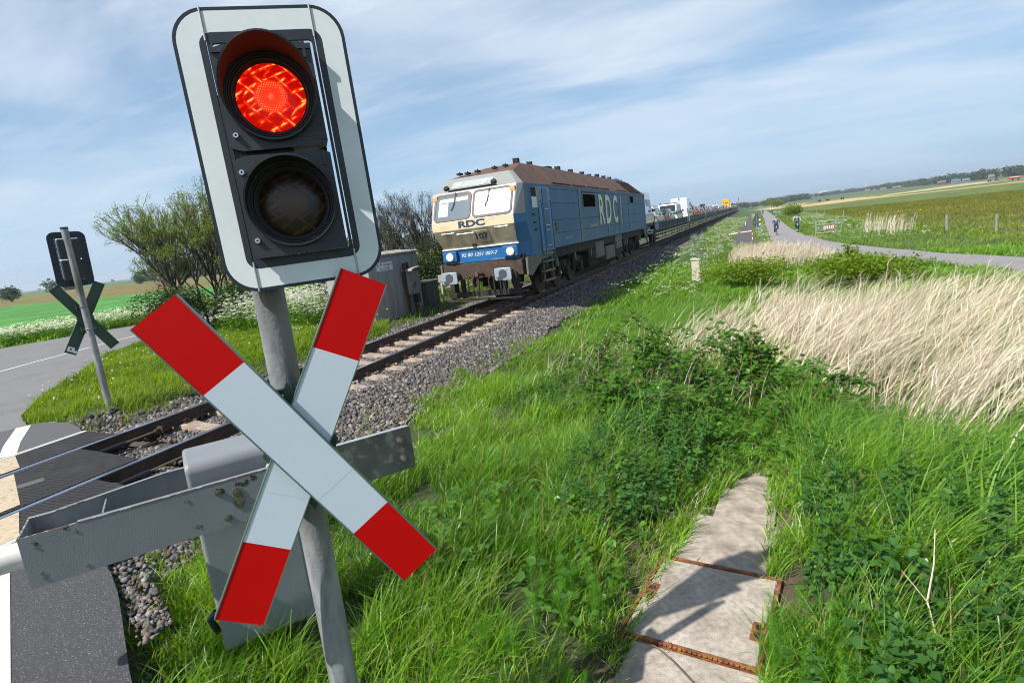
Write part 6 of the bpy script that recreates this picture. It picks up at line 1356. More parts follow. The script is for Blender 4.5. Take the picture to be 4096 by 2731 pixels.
def flowers():
    n = 1000; y = rng.uniform(19, 150, n)**1.0; x = 2.9+rng.uniform(0, 1, n)*(2.6+.012*y)+.35*np.sin(y*.3); k = rng.random(n) < .45+.55*ss(22, 40, y); parsley('cow_parsley', x[k], y[k], .35, .75, .055, 'white cow parsley flowering on the embankment beside the train', 5, 6)
    n = 900; y = rng.uniform(40, 190, n); x = 12.9+rng.uniform(0, 4, n)**1.1+.004*y; x = np.where(rng.random(n) < .25, 8.6+rng.uniform(-.5, .5, n), x); parsley('cow_parsley', x, y, .4, .8, .08, 'white cow parsley along the cycle path verge', 4, 5)
    n = 1700; t = rng.uniform(0, 1, n); x = -21.8-rng.uniform(0, 2.4, n)+2.0*t; y = 5+t*30; 
    x = x+np.where(y < 18, -1.2*(18-y)*.28, 0)+1.4*ss(14, 20, y); parsley('cow_parsley', x, y, .55, 1.0, .085, 'dense band of white cow parsley on the far side of the road', 5, 6)
    n = 420; x = rng.uniform(-9.5, -5.6, n); y = rng.uniform(14.2, 17.5, n); parsley('cow_parsley', x, y, .6, 1.45, .06, 'cow parsley in front of the dark thicket beside the hut', 6, 8)
    n = 120; x = rng.uniform(-5, -3.2, n); y = rng.uniform(20.5, 25, n); parsley('cow_parsley', x, y, .4, .8, .06, 'few cow parsley plants left of the locomotive', 4, 6)
    # dandelion clocks and small yellow flowers
    n = 80; x = rng.uniform(-9.5, -2.6, n); y = rng.uniform(5.8, 15, n); k = veg_ok(x, y); x, y = x[k], y[k]; z = H(x, y)+rng.uniform(.2, .36, len(x)); P = np.repeat(np.c_[x, y, z], 8, 0); V, F = flat_discs(P+rng.normal(0, .007, P.shape), .013, 1.5)
    vmesh('dandelion_clocks', [(V, F)], leafmat('seed_head', (.6, .6, .55), (.8, .8, .75), .5), [rng.random(len(V))], label='round white dandelion seed heads scattered in the far grass')
    def yel(n, f, s, lb, zz=(.18, .32)):
        x, y = f(n); k = veg_ok(x, y); x, y = x[k], y[k]; P = np.c_[x, y, H(x, y)+rng.uniform(*zz, len(x))]; V, F = flat_discs(P, s(x, y), .7); vmesh('buttercups', [(V, F)], leafmat('yellow_petal', (.75, .55, .01), (.85, .7, .02), .3), [rng.random(len(V))], label=lb)
    def fld(n):
        x = rng.uniform(19, 75, n); y = rng.uniform(25, 90, n); k = fnoise(x, y, .13, 31)+.4*fnoise(x, y, .9, 32) > .15; return x[k], y[k]
    yel(5000, fld, lambda x, y: .012+.0003*y, 'yellow buttercups scattered over the olive meadow')
    yel(260, lambda n: (rng.uniform(-9, -2.8, n), rng.uniform(5.8, 14, n)), lambda x, y: np.full(len(x), .011), 'tiny yellow flowers in the grass between road and rails', (.14, .3))
    x = np.array([-2.75, -2.62, -2.9]); y = np.array([15.9, 16.25, 14.9]); V, F = flat_discs(np.c_[x, y, H(x, y)+.42], .035, .3); vmesh('dandelions', [(V, F)], leafmat('dandelion_petal', (.8, .55, .01), (.85, .6, .02), .3), [rng.random(len(V))], label='three yellow dandelions in front of the concrete hut')
    V, F = blades(np.c_[x, y, H(x, y)], .42, .012, rng.uniform(0, 6, 3), .05, 0, 2, wpow=.1); vmesh('dandelion_stems', [(V, F)], GRASSY, [rng.random(len(V))], label='stems of the yellow dandelions')
flowers()
def reeds():
    def stalks(poly, n, h0, h1, w, lean0, lean1, name, label, azm=1.25, leaves=2):
        xs = [p[0] for p in poly]; ys = [p[1] for p in poly]; x = rng.uniform(min(xs), max(xs), n*3); y = rng.uniform(min(ys), max(ys), n*3)
        e = fnoise(x, y, .8, 91)*.5; k = inpoly(x+e, y+e, poly) & veg_ok(x, y) & (fnoise(x, y, 3.1, 95)+.5*fnoise(x, y, 1.0, 97)+rng.normal(0, .3, len(x)) > -.1); x, y = x[k][:n], y[k][:n]; N = len(x)
        h = rng.uniform(h0, h1, N)*(.85+.25*fnoise(x, y, .5, 92))*(1-.15*ss(12, 18, y)*(y < 25))*(1+.2*ss(11, 14, x)*(y < 12)); az = rng.normal(azm, .5, N)+.12*fnoise(x, y, .7, 96); ln = np.clip(rng.normal((lean0+lean1)/2, (lean1-lean0)/2.6, N)+.08*fnoise(x, y, .6, 93), .05, 1.5)
        P = np.c_[x, y, H(x, y)-.02]; dist = np.hypot(x-7.5, y); ww = w*(.5+dist*.075)
        V, F = blades(P, h, ww, az, ln, rng.uniform(0, .22, N), 6, wpow=.35, base=1); parts = [(V, F)]; q = rng.beta(2, 2, N); rn = [np.repeat(q, 14)]
        for _ in range(leaves):
            t = rng.uniform(.25, .85, N)[:, None]; hor = ln[:, None]*(.35*t+.65*t**2)*h[:, None]; ver = (t-.28*ln[:, None]*t**2)*h[:, None]
            Q = np.c_[P[:, 0]+np.sin(az)*hor[:, 0], P[:, 1]+np.cos(az)*hor[:, 0], P[:, 2]+ver[:, 0]]
            V, F = blades(Q, rng.uniform(.15, .45, N), ww*rng.uniform(.6, 1.2, N), az+rng.normal(0, .6, N), rng.uniform(.5, 1.5, N), rng.uniform(.1, .6, N), 3); parts.append((V, F)); rn.append(np.repeat(np.clip(q+rng.normal(0, .15, N), 0, 1), 8))
        vmesh(name, parts, REED, rn, label=label)
        # a few feathery plumes
        k = rng.random(N) < .05; t = 1.0; Q = np.c_[P[k, 0]+np.sin(az[k])*ln[k]*h[k], P[k, 1]+np.cos(az[k])*ln[k]*h[k], P[k, 2]+(1-.28*ln[k])*h[k]-.05]; Q = np.repeat(Q, 6, 0); M = len(Q)
        if M: V, F = blades(Q, rng.uniform(.08, .16, M), .012, rng.normal(azm, .4, M), rng.uniform(.8, 1.8, M), .3, 2); vmesh(name+'_plumes', [(V, F)], leafmat('plume', (.22, .14, .10), (.38, .27, .2), .3), [rng.random(len(V))], label='brownish seed plumes at the tips of the dry reeds')
    stalks(REEDZ, 6800, .7, 2.1, .0082, .02, 1.2, 'dry_reeds', 'big stand of pale dry reeds leaning to the right in the wind', leaves=1)
    stalks([(7.2, 16), (7.6, 11.5), (7.9, 8.5), (9, 6.3), (12, 5.0), (16, 4.2), (13, 7), (9.6, 10), (8.4, 15)], 1500, .9, 1.6, .0115, .4, 1.2, 'dry_reeds', 'front fringe of pale dry reed stalks rising from green growth', leaves=2)
    stalks([(5.6, 10.5), (6.0, 15), (7.4, 20), (8.2, 17), (8.2, 11)], 520, .8, 1.5, .009, .2, .9, 'dry_reeds', 'thin scatter of dry reeds left of the big stand', leaves=1)
    stalks([(8.4, 7.5), (9.0, 5.4), (11, 4.2), (15, 3.6), (17, 9), (13, 14), (9, 16), (8, 12)], 900, 1.5, 2.3, .014, .5, 1.4, 'dry_reeds', 'tallest bright reed stalks standing out of the stand', leaves=1)
    stalks(REEDZ2, 3200, .6, 1.15, .0060, .02, .35, 'dry_reeds', 'smaller upright patch of dry reeds in front of the cyclists', azm=1.4, leaves=1)
    stalks([(15.6, 49), (15.2, 53), (16.3, 55), (18.2, 53), (18.3, 49), (17, 47.5)], 210, .5, 1.9, .0062, .02, .3, 'dry_reeds', 'isolated clump of dry reeds right of the metal gate', leaves=1)
    stalks([(3.9, 8.6), (3.7, 12), (6.8, 13), (7.7, 9), (7.3, 6.6), (5.8, 7)], 230, .6, 1.3, .006, .1, .6, 'dry_reeds', 'few dry reed stalks standing among the brambles', leaves=1)
    # fresh green reed leaves rising among and in front of the dry ones
    def green(poly, n, h0, h1, w0, w1, label, azm=1.3, sd=.8):
        xs = [p[0] for p in poly]; ys = [p[1] for p in poly]; x = rng.uniform(min(xs), max(xs), n*3); y = rng.uniform(min(ys), max(ys), n*3); k = inpoly(x, y, poly) & veg_ok(x, y); x, y = x[k][:n], y[k][:n]; N = len(x)
        c = rng.integers(0, max(1, N//5), N); x = x*.4+x[c]*.6; y = y*.4+y[c]*.6
        k = veg_ok(x, y); x, y = x[k], y[k]; N = len(x)
        V, F = blades(np.c_[x, y, H(x, y)-.02], rng.uniform(h0, h1, N), rng.uniform(w0, w1, N), rng.normal(azm, sd, N), rng.uniform(.15, .9, N), rng.uniform(0, .9, N), 6, wpow=.7); vmesh('green_reeds', [(V, F)], REEDG, [np.repeat(rng.beta(2, 2, N), 14)], label=label)
    green([(7.9, 3.4), (8.9, 2.6), (11.5, 3.6), (13, 6.5), (9.2, 8.2), (8.2, 7.4)], 4600, .40, .85, .011, .026, 'broad arching green reed leaves at the lower right')
    green([(7.7, 5.0), (8.3, 4.6), (8.4, 8.5), (7.8, 9)], 700, .5, 1.0, .010, .02, 'upright green reed shoots beside the far cover slabs', sd=1.5)
    green(REEDZ, 7500, .5, 1.25, .010, .020, 'green reed shoots between the dry reeds')
    green([(3.2, 9), (3.0, 20), (6.6, 24), (7.6, 12), (5.5, 7.6)], 5200, .35, .75, .010, .018, 'blue-green leaning reed grass on the slope behind the brambles', azm=1.3, sd=.5)
    green([(5.0, 5.6), (6.2, 8), (7.4, 7.2), (7.1, 5.4), (6.2, 4.8)], 420, .4, .8, .010, .02, 'green reed shoots among the brambles', sd=1.3)
reeds()
def long_stems():
    rt = empty('withered_plant', (9.2, 3.3, float(H(9.2, 3.3))), 0, 'long pale dead stem bending over the green reeds at the lower right corner', 'dead stem')
    mb = MB(); mb.tube([(-.55, -.75, .0), (-.42, -.55, .30), (-.25, -.30, .55), (-.12, .05, .72), (-.10, .35, .80), (-.14, .5, .95)], [.008, .008, .0075, .006, .004, .002], 6)
    mb.tube([(-.9, -.3, .05), (-.95, -.15, .35), (-.9, -.05, .5), (-.86, .1, .62)], [.005, .005, .003, .002], 5); mb.tube([(-.95, -.15, .35), (-1.05, -.1, .48)], [.003, .0015], 5)
    mb.build('stem', mat('pale_dead_stem', (.55, .47, .35), .8, 0, .2, 20), rt, smooth=True)
long_stems()
def nettles(name, poly, n, h0, h1, label, ls=.062):
    xs = [p[0] for p in poly]; ys = [p[1] for p in poly]; x = rng.uniform(min(xs), max(xs), n*4); y = rng.uniform(min(ys), max(ys), n*4); k = inpoly(x, y, poly) & veg_ok(x, y); x, y = x[k][:n], y[k][:n]; N = len(x); z = H(x, y)
    h = rng.uniform(h0, h1, N); lean = rng.uniform(0, .25, N); az = rng.uniform(0, 6.28, N); L_ = 9
    V0, F0 = blades(np.c_[x, y, z], h, .006, az, lean, 0, 3, wpow=.15); P = []; A = []; S = []; PI = []
    for i in range(L_):
        t = (i+2)/(L_+1.0); hor = lean*(.35*t+.65*t*t)*h; c = np.c_[x+np.sin(az)*hor, y+np.cos(az)*hor, z+(t-.28*lean*t*t)*h]; a0 = az+i*math.pi/2
        for s in (0, math.pi):
            P.append(c); A.append(a0+s+rng.normal(0, .25, N)); S.append(ls*rng.uniform(.7, 1.2, N)*(1-.55*max(0, t-.7)/.3)*np.ones(N)); PI.append(rng.normal(.05 if t < .9 else .6, .25, N)-.25*(t < .6))
    P = np.concatenate(P); A = np.concatenate(A); S = np.concatenate(S); PI = np.concatenate(PI); V, F = inst(LEAF, LEAFF, P, rot_apr(A, PI, rng.normal(0, .25, len(P))), S)
    q = np.tile(rng.beta(2, 2, N), L_*2); q = np.clip(q+np.repeat(np.linspace(-.25, .35, L_), 2*N), 0, 1)
    o = npmesh(name, V, F, NETTLE, attr={'rnd': np.repeat(q, 8)}, smooth=False); tag(o, label, kind='stuff')
    o2 = vmesh(name+'_stems', [(V0, F0)], NETTLE, [rng.random(len(V0))*.4], label='stems of the '+name)
nettles('nettles', [(5.9, 4.2), (5.7, 5.8), (6.2, 7.4), (7.2, 6.4), (6.95, 5.0), (6.6, 4.2), (6.3, 3.9)], 300, .25, .5, 'dark green stinging nettles left of the far cover slabs')
nettles('nettles', [(7.62, 2.4), (7.75, 4.2), (7.9, 6.0), (8.5, 7.4), (9.6, 5.6), (9.6, 3.2), (8.6, 1.9)], 280, .25, .58, 'dark green stinging nettles right of the cover slabs', .07)
nettles('nettles', [(3.9, 7.6), (4.2, 9.6), (5.6, 9.2), (5.3, 6.8)], 110, .25, .5, 'dark nettles at the foot of the left bramble')
def broad(name, poly, n, ls, z0, z1, label, m=BRAM, tri=True):
    """low three-part bramble leaves on short stalks"""
    xs = [p[0] for p in poly]; ys = [p[1] for p in poly]; x = rng.uniform(min(xs), max(xs), n*4); y = rng.uniform(min(ys), max(ys), n*4); k = inpoly(x, y, poly) & veg_ok(x, y); x, y = x[k][:n], y[k][:n]; N = len(x)
    P = np.c_[x, y, H(x, y)+rng.uniform(z0, z1, N)]; a = rng.uniform(0, 6.28, N); Vs = []
    for d in (-.95, 0, .95): Vs.append(inst(LEAF*np.array([1.15, 1, 1]), LEAFF, P, rot_apr(a+d, rng.normal(.0, .3, N), rng.normal(0, .3, N)), ls*rng.uniform(.7, 1.25, N)))
    V1 = np.concatenate([v for v, f in Vs]); F1 = np.concatenate([f+i*len(Vs[0][0]) for i, (v, f) in enumerate(Vs)]); o = npmesh(name, V1, F1, m, attr={'rnd': np.tile(np.repeat(rng.beta(2, 2, N), 8), 3)}); tag(o, label, kind='stuff')
broad('ground_leaves', [(7.5, 2.0), (7.62, 3.8), (7.8, 5.8), (8.4, 6.4), (8.9, 4.2), (8.6, 2.2)], 190, .055, .08, .36, 'broad light green bramble leaves beside the slabs at the lower right')
broad('ground_leaves', [(6.1, 2.9), (6.3, 4.2), (6.75, 4.6), (6.66, 3.6), (6.58, 2.7)], 60, .055, .06, .26, 'light green leaves creeping over the left edge of the slabs')
broad('ground_leaves', [(6.9, 5.4), (6.8, 6.6), (7.9, 6.6), (7.8, 5.3)], 230, .055, .06, .32, 'bramble leaves closing over the far end of the slab path')
broad('ground_leaves', [(4.4, 2.2), (4.1, 2.6), (4.0, 2.0), (4.5, 1.6), (4.8, 1.7)], 130, .022, .02, .10, 'small clover leaves creeping onto the asphalt edge')
broad('ground_leaves', [(4.6, 3.2), (4.9, 4.6), (6.3, 5.0), (6.3, 3.0)], 90, .07, .12, .3, 'scattered broad dock leaves in the long grass')
def horsetail(poly, n, h0, h1, label):
    xs = [p[0] for p in poly]; ys = [p[1] for p in poly]; x = rng.uniform(min(xs), max(xs), n*5); y = rng.uniform(min(ys), max(ys), n*5); k = inpoly(x, y, poly) & veg_ok(x, y); x, y = x[k][:n], y[k][:n]; N = len(x); z = H(x, y); h = rng.uniform(h0, h1, N); az = rng.normal(1.0, 1.2, N); ln = rng.uniform(.05, .5, N)
    parts = [blades(np.c_[x, y, z], h, .005, az, ln, 0, 4, wpow=.2)]; rn = [rng.random(len(parts[0][0]))*.5]
    for i in range(15):
        t = .15+.82*i/15; hor = ln*(.35*t+.65*t*t)*h; c = np.c_[x+np.sin(az)*hor, y+np.cos(az)*hor, z+(t-.28*ln*t*t)*h]; C_ = np.repeat(c, 8, 0); M = len(C_)
        ll = .085*(1.15-t)*rng.uniform(.8, 1.2, M)+.012; V, F = blades(C_, ll*.8, .0028, np.tile(np.arange(8)*.785, N)+rng.normal(0, .15, M), 1.0, 0, 2, wpow=.3); parts.append((V, F)); rn.append(np.repeat(rng.uniform(.3, 1, M), 6))
    vmesh('horsetail', parts, HORSE, rn, label=label)
horsetail([(7.42, 2.3), (7.5, 3.3), (7.9, 3.3), (7.9, 2.3)], 46, .25, .42, 'feathery bright green horsetail at the right edge of the framed slab')
horsetail([(5.9, 2.0), (5.9, 3.4), (6.6, 3.6), (6.6, 2.2)], 60, .18, .34, 'feathery horsetail in the grass left of the slabs')
horsetail([(4.9, 3), (5, 5.5), (6.3, 6), (6.2, 3.4)], 60, .2, .36, 'scattered horsetail among the long grass')
def seed_heads():
    x, y, r = sector(5200, 1.8, 13, -62, 45); k = veg_ok(x, y) & (x > 2.6) & (x < 9) & ~reed_d(x, y) & (rng.random(len(x)) < .2); x, y = x[k], y[k]; N = len(x); h = rng.uniform(.38, .62, N); az = rng.normal(1.2, .5, N); ln = rng.uniform(.1, .5, N)
    V0, F0 = blades(np.c_[x, y, H(x, y)], h, .004, az, ln, 0, 3, wpow=.1); T = np.c_[x+np.sin(az)*ln*h, y+np.cos(az)*ln*h, H(x, y)+(1-.28*ln)*h-.03]; T = np.repeat(T, 5, 0); M = len(T)
    V, F = blades(T, rng.uniform(.05, .09, M), .007, rng.uniform(0, 6.28, M), rng.uniform(.1, .5, M), 0, 2); vmesh('grass_seed_heads', [(V0, F0), (V, F)], leafmat('seed_brown', (.12, .10, .05), (.32, .26, .15), .3), [rng.random(len(V0)), rng.random(len(V))], label='brownish seed heads of tall grasses above the sward')
seed_heads()
def dead_litter():
    n = 900; x = rng.uniform(6.35, 7.75, n); y = rng.uniform(1.9, 5.9, n); e = np.minimum(np.abs(x-(6.58+.13*(y-2.6))), np.abs(x-(7.46+.08*(y-2.6)))); k = e < .12; x, y = x[k], y[k]; N = len(x)
    z = np.full(N, -.335)-.03*ss(3.8, 5, y); V, F = blades(np.c_[x, y, z], rng.uniform(.02, .05, N), .004, rng.uniform(0, 6.28, N), rng.uniform(2, 5, N), 0, 2); vmesh('dry_litter', [(V, F)], REED, [rng.random(len(V))], label='dry straw litter along the slab edges')
dead_litter()
def bramble(x, y, w, h, label, ncane=9, nleaf=260, ls=.07, high=0):
    z = float(H(x, y)); rt = empty('bramble_bush', (x, y, z), 0, label, 'bramble', 'brambles in the long grass')
    mb = MB(); pts = []
    for i in range(ncane):
        a = rng.uniform(0, 6.28); L_ = rng.uniform(.6, 1.15)*h*1.5; ax = rng.normal(0, w*.18); ay = rng.normal(0, w*.18); q = []
        r_ = rng.uniform(.5, 1.2)*w
        for k in range(9): t = k/8; q.append((ax+math.cos(a)*r_*t**1.3, ay+math.sin(a)*r_*t**1.3, max(.02, L_*.75*math.sin(min(1, t*.95+.02)*math.pi*.62)*(1 if t < .6 else 1-.25*(t-.6)))+rng.normal(0, .012)))
        mb.tube(q, [.0075*(1-.7*k/8)+.0015 for k in range(9)], 5); pts += q[2:]
    mb.build('canes', CANE, rt, smooth=True)
    pts = np.array(pts); c = pts[rng.integers(0, len(pts), nleaf)]+rng.normal(0, .06, (nleaf, 3)); 
    n2 = nleaf*2; a2 = rng.uniform(0, 6.28, n2); rr = np.sqrt(rng.random(n2))*w*.8; c2 = np.c_[np.cos(a2)*rr, np.sin(a2)*rr, rng.uniform(.02, .75, n2)*h*(1-.55*(rr/w)**2)]; c = np.r_[c, c2]; c[:, 2] = np.maximum(c[:, 2], .02)
    if high: n3 = nleaf//2; c3 = np.c_[rng.normal(0, .11, n3), rng.normal(0, .11, n3), rng.uniform(.4, 1, n3)*h]; c = np.r_[c, c3]
    N = len(c); a = rng.uniform(0, 6.28, N); V1 = []; F1 = []; b = 0
    sz = ls*rng.uniform(.6, 1.2, N)
    for d in (-.95, 0, .95):
        V, F = inst(LEAF*np.array([1.2, 1, 1]), LEAFF, c, rot_apr(a+d, rng.normal(.05, .35, N), rng.normal(0, .35, N)), sz); V1.append(V); F1.append(F+b); b += len(V)
    o = npmesh('leaves', np.concatenate(V1), np.concatenate(F1), BRAM, attr={'rnd': np.tile(np.repeat(rng.beta(2, 2, N), 8), 3)}, parent=rt)
bramble(4.85, 9.9, .55, .75, 'leftmost bramble with long bare canes arching over the grass toward the gravel', 10, 200, .06)
bramble(6.0, 9.3, .55, 1.05, 'tall bramble with leafy upright canes in the middle, in front of the reeds', 8, 240, .065, 1)
bramble(7.45, 8.2, .65, .85, 'leafy bramble tower at the left edge of the pale reeds', 9, 300, .075, 1)
bramble(6.7, 8.7, .7, .6, 'middle bramble between the two leafy upright brambles', 12, 260, .065)
bramble(5.4, 8.4, .6, .5, 'low bramble right of the leftmost one, in the long grass', 9, 200, .06)
bramble(6.0, 7.5, .75, .55, 'broad low bramble with bright fresh leaves between nettles and reeds', 9, 380, .07)
bramble(6.9, 6.9, .55, .5, 'low dark bramble just behind the farthest cover slab', 8, 260, .06)
bramble(7.9, 7.2, .6, .55, 'low bramble at the foot of the leafy bramble tower', 6, 260, .065)
def bramble_canes():
    # long bare arching canes reaching left, as in front of the ballast
    rt = empty('bramble_canes', (5.0, 9.2, float(H(5.0, 9.2))), 0, 'long bare reddish bramble canes arching left over the grass', 'bramble')
    mb = MB()
    for (q) in ([(.2, -.2, .1), (0, -.1, .45), (-.35, .0, .62), (-.8, .1, .66), (-1.35, .2, .58)], [(.3, -.4, .05), (.05, -.35, .4), (-.3, -.3, .58), (-.8, -.25, .62), (-1.2, -.2, .52)], [(1.2, .3, .1), (1.15, .3, .6), (.95, .35, 1.0), (.6, .4, 1.22), (.2, .45, 1.3)],
                [(1.3, -.4, .2), (1.5, -.3, .7), (1.9, -.2, 1.1), (2.3, 0, 1.3)], [(2.4, -.6, .1), (2.3, -.4, .8), (2.0, -.1, 1.35), (1.6, .2, 1.62), (1.2, .4, 1.66)], [(2.0, -1.2, .1), (1.5, -1.4, .35), (1.0, -1.6, .3)]):
        mb.tube(q, [.006, .0055, .005, .004, .0025][:len(q)], 6)
    mb.build('canes', CANE, rt, smooth=True)
bramble_canes()
# ------------------------------------------------------------------ shrubs and trees
def seg_mesh(name, segs, m, parent=None):
    s = np.array(segs); A = s[:, 0:3]; B = s[:, 3:6]; ra = s[:, 6]; rb = s[:, 7]; d = unit(B-A); ref = np.where(np.abs(d[:, 2:3]) < .9, np.array([[0, 0, 1.]]), np.array([[1., 0, 0]])); u = unit(np.cross(d, ref)); v = np.cross(d, u)
    V = []; 
    for c, r_ in ((A, ra), (B, rb)):
        for k in range(4): a = k*math.pi/2; V.append(c+(u*math.cos(a)+v*math.sin(a))*r_[:, None])
    V = np.stack(V, 1).reshape(-1, 3); N = len(s); i = (np.arange(N)*8)[:, None]; F = np.stack([np.concatenate([i+k, i+(k+1) % 4, i+4+(k+1) % 4, i+4+k], 1) for k in range(4)], 1).reshape(-1, 4)
    return npmesh(name, V, F, m, parent=parent, smooth=True)
def grow(p, d, L_, r, depth, segs, tips, spread=.5, up=.12, n=3, curve=.12, lenf=.72):
    p = np.array(p, float); d = unit(np.array(d, float)); k = 3
    for i in range(k):
        q = p+d*L_/k; segs.append((*p, *q, r*(1-.25*i/k), r*(1-.25*(i+1)/k))); p = q; d = unit(d+rng.normal(0, curve, 3)+np.array([0, 0, up*.4]))
        if depth > 0 and i > 0 and rng.random() < .8: dd = unit(d+rng.normal(0, spread, 3)+np.array([0, 0, up])); grow(p, dd, L_*lenf*rng.uniform(.6, 1), r*.55, depth-1, segs, tips, spread, up, n, curve, lenf)
        if depth <= 1: tips.append(p.copy())
    if depth > 0:
        for _ in range(n-1): dd = unit(d+rng.normal(0, spread*.8, 3)+np.array([0, 0, up])); grow(p, dd, L_*lenf*rng.uniform(.75, 1.1), r*.6, depth-1, segs, tips, spread, up, n, curve, lenf)
    else: tips.append(p.copy())
def twig_bush(x, y, h, w, label, leafm, nstem=6, depth=4, per=2, ls=.07, grp='bare bushes along the track', zoff=0, lean=0):
    z = float(H(x, y))+zoff; rt = empty('bush', (x, y, z), 0, label, 'bush', grp); segs = []; tips = []
    for i in range(nstem):
        a = rng.uniform(0, 6.28); d = (math.cos(a)*w/h*.55+lean, math.sin(a)*w/h*.55, 1); grow((math.cos(a)*.25*w*rng.random(), math.sin(a)*.25*w*rng.random(), -.05), d, h*.34, .028+.006*h, depth, segs, tips, .42, .16, 3, .10, .70)
    seg_mesh('branches', segs, BARK, rt); T = np.array(tips); T = np.repeat(T, per, 0)+rng.normal(0, .05, (len(T)*per, 3)); N = len(T)
    V, F = inst(RHOMB, RHF, T, rot_apr(rng.uniform(0, 6.28, N), rng.uniform(-.2, 1.3, N), rng.uniform(-1, 1, N)), ls*rng.uniform(.5, 1.3, N)); npmesh('leaves', V, F, leafm, attr={'rnd': np.repeat(rng.random(N), 4)}, parent=rt)
    return rt
def leafy(x, y, h, w, label, m=BUSHG, n=5200, ls=.07, grp=None, name='shrub', cat='shrub', d=None, trunk=True, lob=7, z0=None, hole=0):
    z = float(H(x, y)) if z0 is None else z0; rt = empty(name, (x, y, z), 0, label, cat, grp); d = w if d is None else d; segs = []; tips = []
    C_ = []; 
    for i in range(lob):
        a = rng.uniform(0, 6.28); rr = rng.uniform(.1, .62); C_.append((math.cos(a)*w*.5*rr, math.sin(a)*d*.5*rr, h*rng.uniform(.30, .74), w*rng.uniform(.22, .36), h*rng.uniform(.20, .32)))
    C_.append((0, 0, h*.5, w*.38, h*.4)); C_ = np.array(C_); k = rng.integers(0, len(C_), n); v = unit(rng.normal(size=(n, 3))); rad = rng.beta(3, 1.1, n)**.6*(1+.18*np.sin(v[:, 0]*7+k)*np.cos(v[:, 2]*6))
    P = np.c_[C_[k, 0]+v[:, 0]*C_[k, 3]*rad, C_[k, 1]+v[:, 1]*C_[k, 3]*rad*(d/w), C_[k, 2]+v[:, 2]*C_[k, 4]*rad]; cl = rng.normal(0, 1, (max(8, n//14), 3)); 
    P = P+cl[rng.integers(0, len(cl), n)]*ls*.4; P = P[P[:, 2] > .02]; N = len(P)
    if trunk:
        for c in C_[:5]: segs.append((0, 0, -.1, c[0]*.4, c[1]*.4, c[2]*.5, .02+.018*h, .014+.01*h)); segs.append((c[0]*.4, c[1]*.4, c[2]*.5, c[0], c[1], c[2]+.1*h, .014+.01*h, .01))
        seg_mesh('trunk' if h > 3 else 'branches', segs, BARK, rt)
    V, F = inst(RHOMB, RHF, P, rot_apr(rng.uniform(0, 6.28, N), rng.uniform(-.6, .9, N), rng.uniform(-1, 1, N)), ls*rng.uniform(.6, 1.4, N)); npmesh('crown' if h > 3 else 'leaves', V, F, m, attr={'rnd': np.repeat(np.clip(rng.beta(2, 2, N), 0, 1), 4)}, parent=rt); return rt
def shrubs():
    leafy(7.2, 24.5, 1.25, 3.6, 'bright yellow-green hawthorn just right of the beige cable cabinet', n=5200, ls=.085, grp='green shrubs before the path', d=2.6, lob=15)
    leafy(11.0, 22.8, 1.15, 4.2, 'bright yellow-green hawthorn with an upright shoot in front of the cycle path', n=5600, ls=.09, grp='green shrubs before the path', d=2.4, lob=16)
    twig_bush(10.75, 24.0, 2.0, .5, 'thin leafy shoot rising above the right hawthorn', BUSHG, 2, 2, 3, .08, 'green shrubs before the path')
    # big budding bush behind the near signal and thicket
    twig_bush(-12.4, 16.2, 5.5, 2.9, 'tall twiggy bush with small spring leaves left of the near signal head', BUD, 10, 5, 1, .055, lean=-.08)
    twig_bush(-10.9, 17.2, 5.4, 3.0, 'dense twiggy bush behind the left side of the signal head', BUD, 10, 5, 1, .052)
    twig_bush(-9.2, 18.4, 4.4, 3.0, 'twiggy bush hidden mostly behind the signal pole', BUD, 7, 4, 1, .045)
    twig_bush(-7.9, 24.5, 4.9, 3.4, 'bare brown shrub against the sky between signal and locomotive', DARKL, 8, 5, 1, .04)
    twig_bush(-6.2, 27, 4.3, 2.8, 'bare brown shrub just left of the locomotive', DARKL, 7, 5, 1, .04)
    for i, (x, y, h, w, lb) in enumerate(((-12.2, 15.3, 1.9, 3.4, 'low dark thicket at the foot of the tall twiggy bush'), (-9.8, 16.2, 2.1, 3.0, 'dark thicket behind the cross, left of the hut'), (-7.4, 18.2, 1.9, 2.8, 'dark green thicket directly behind the concrete hut'), (-5.6, 21.5, 2.1, 2.6, 'dark thicket between hut and locomotive'), (-5.9, 25, 2.6, 3.2, 'brownish green thicket beside the locomotive front'))):
        leafy(x, y, h, w, lb, m=DARKL, n=6500, ls=.085, grp='thickets behind the hut')
    leafy(14.6, 116, 2.6, 4.2, 'round dark green bush at the right verge of the cycle path', m=BUSHG, n=2500, ls=.22, grp='bushes along the cycle path'); leafy(22, 620, 7.0, 13, 'wide green bush on the left of the cycle path, near its far end', m=BUSHG, n=2500, ls=.6, grp='bushes along the cycle path', d=8)
    leafy(23.5, 400, 5.0, 8, 'green bushes on the right of the far end of the cycle path', m=BUSHG, n=3000, ls=.45, grp='bushes along the cycle path', d=7)
shrubs()
def az_pos(az, D_): a = R(az); return 7.49+D_*math.sin(a), D_*math.cos(a)
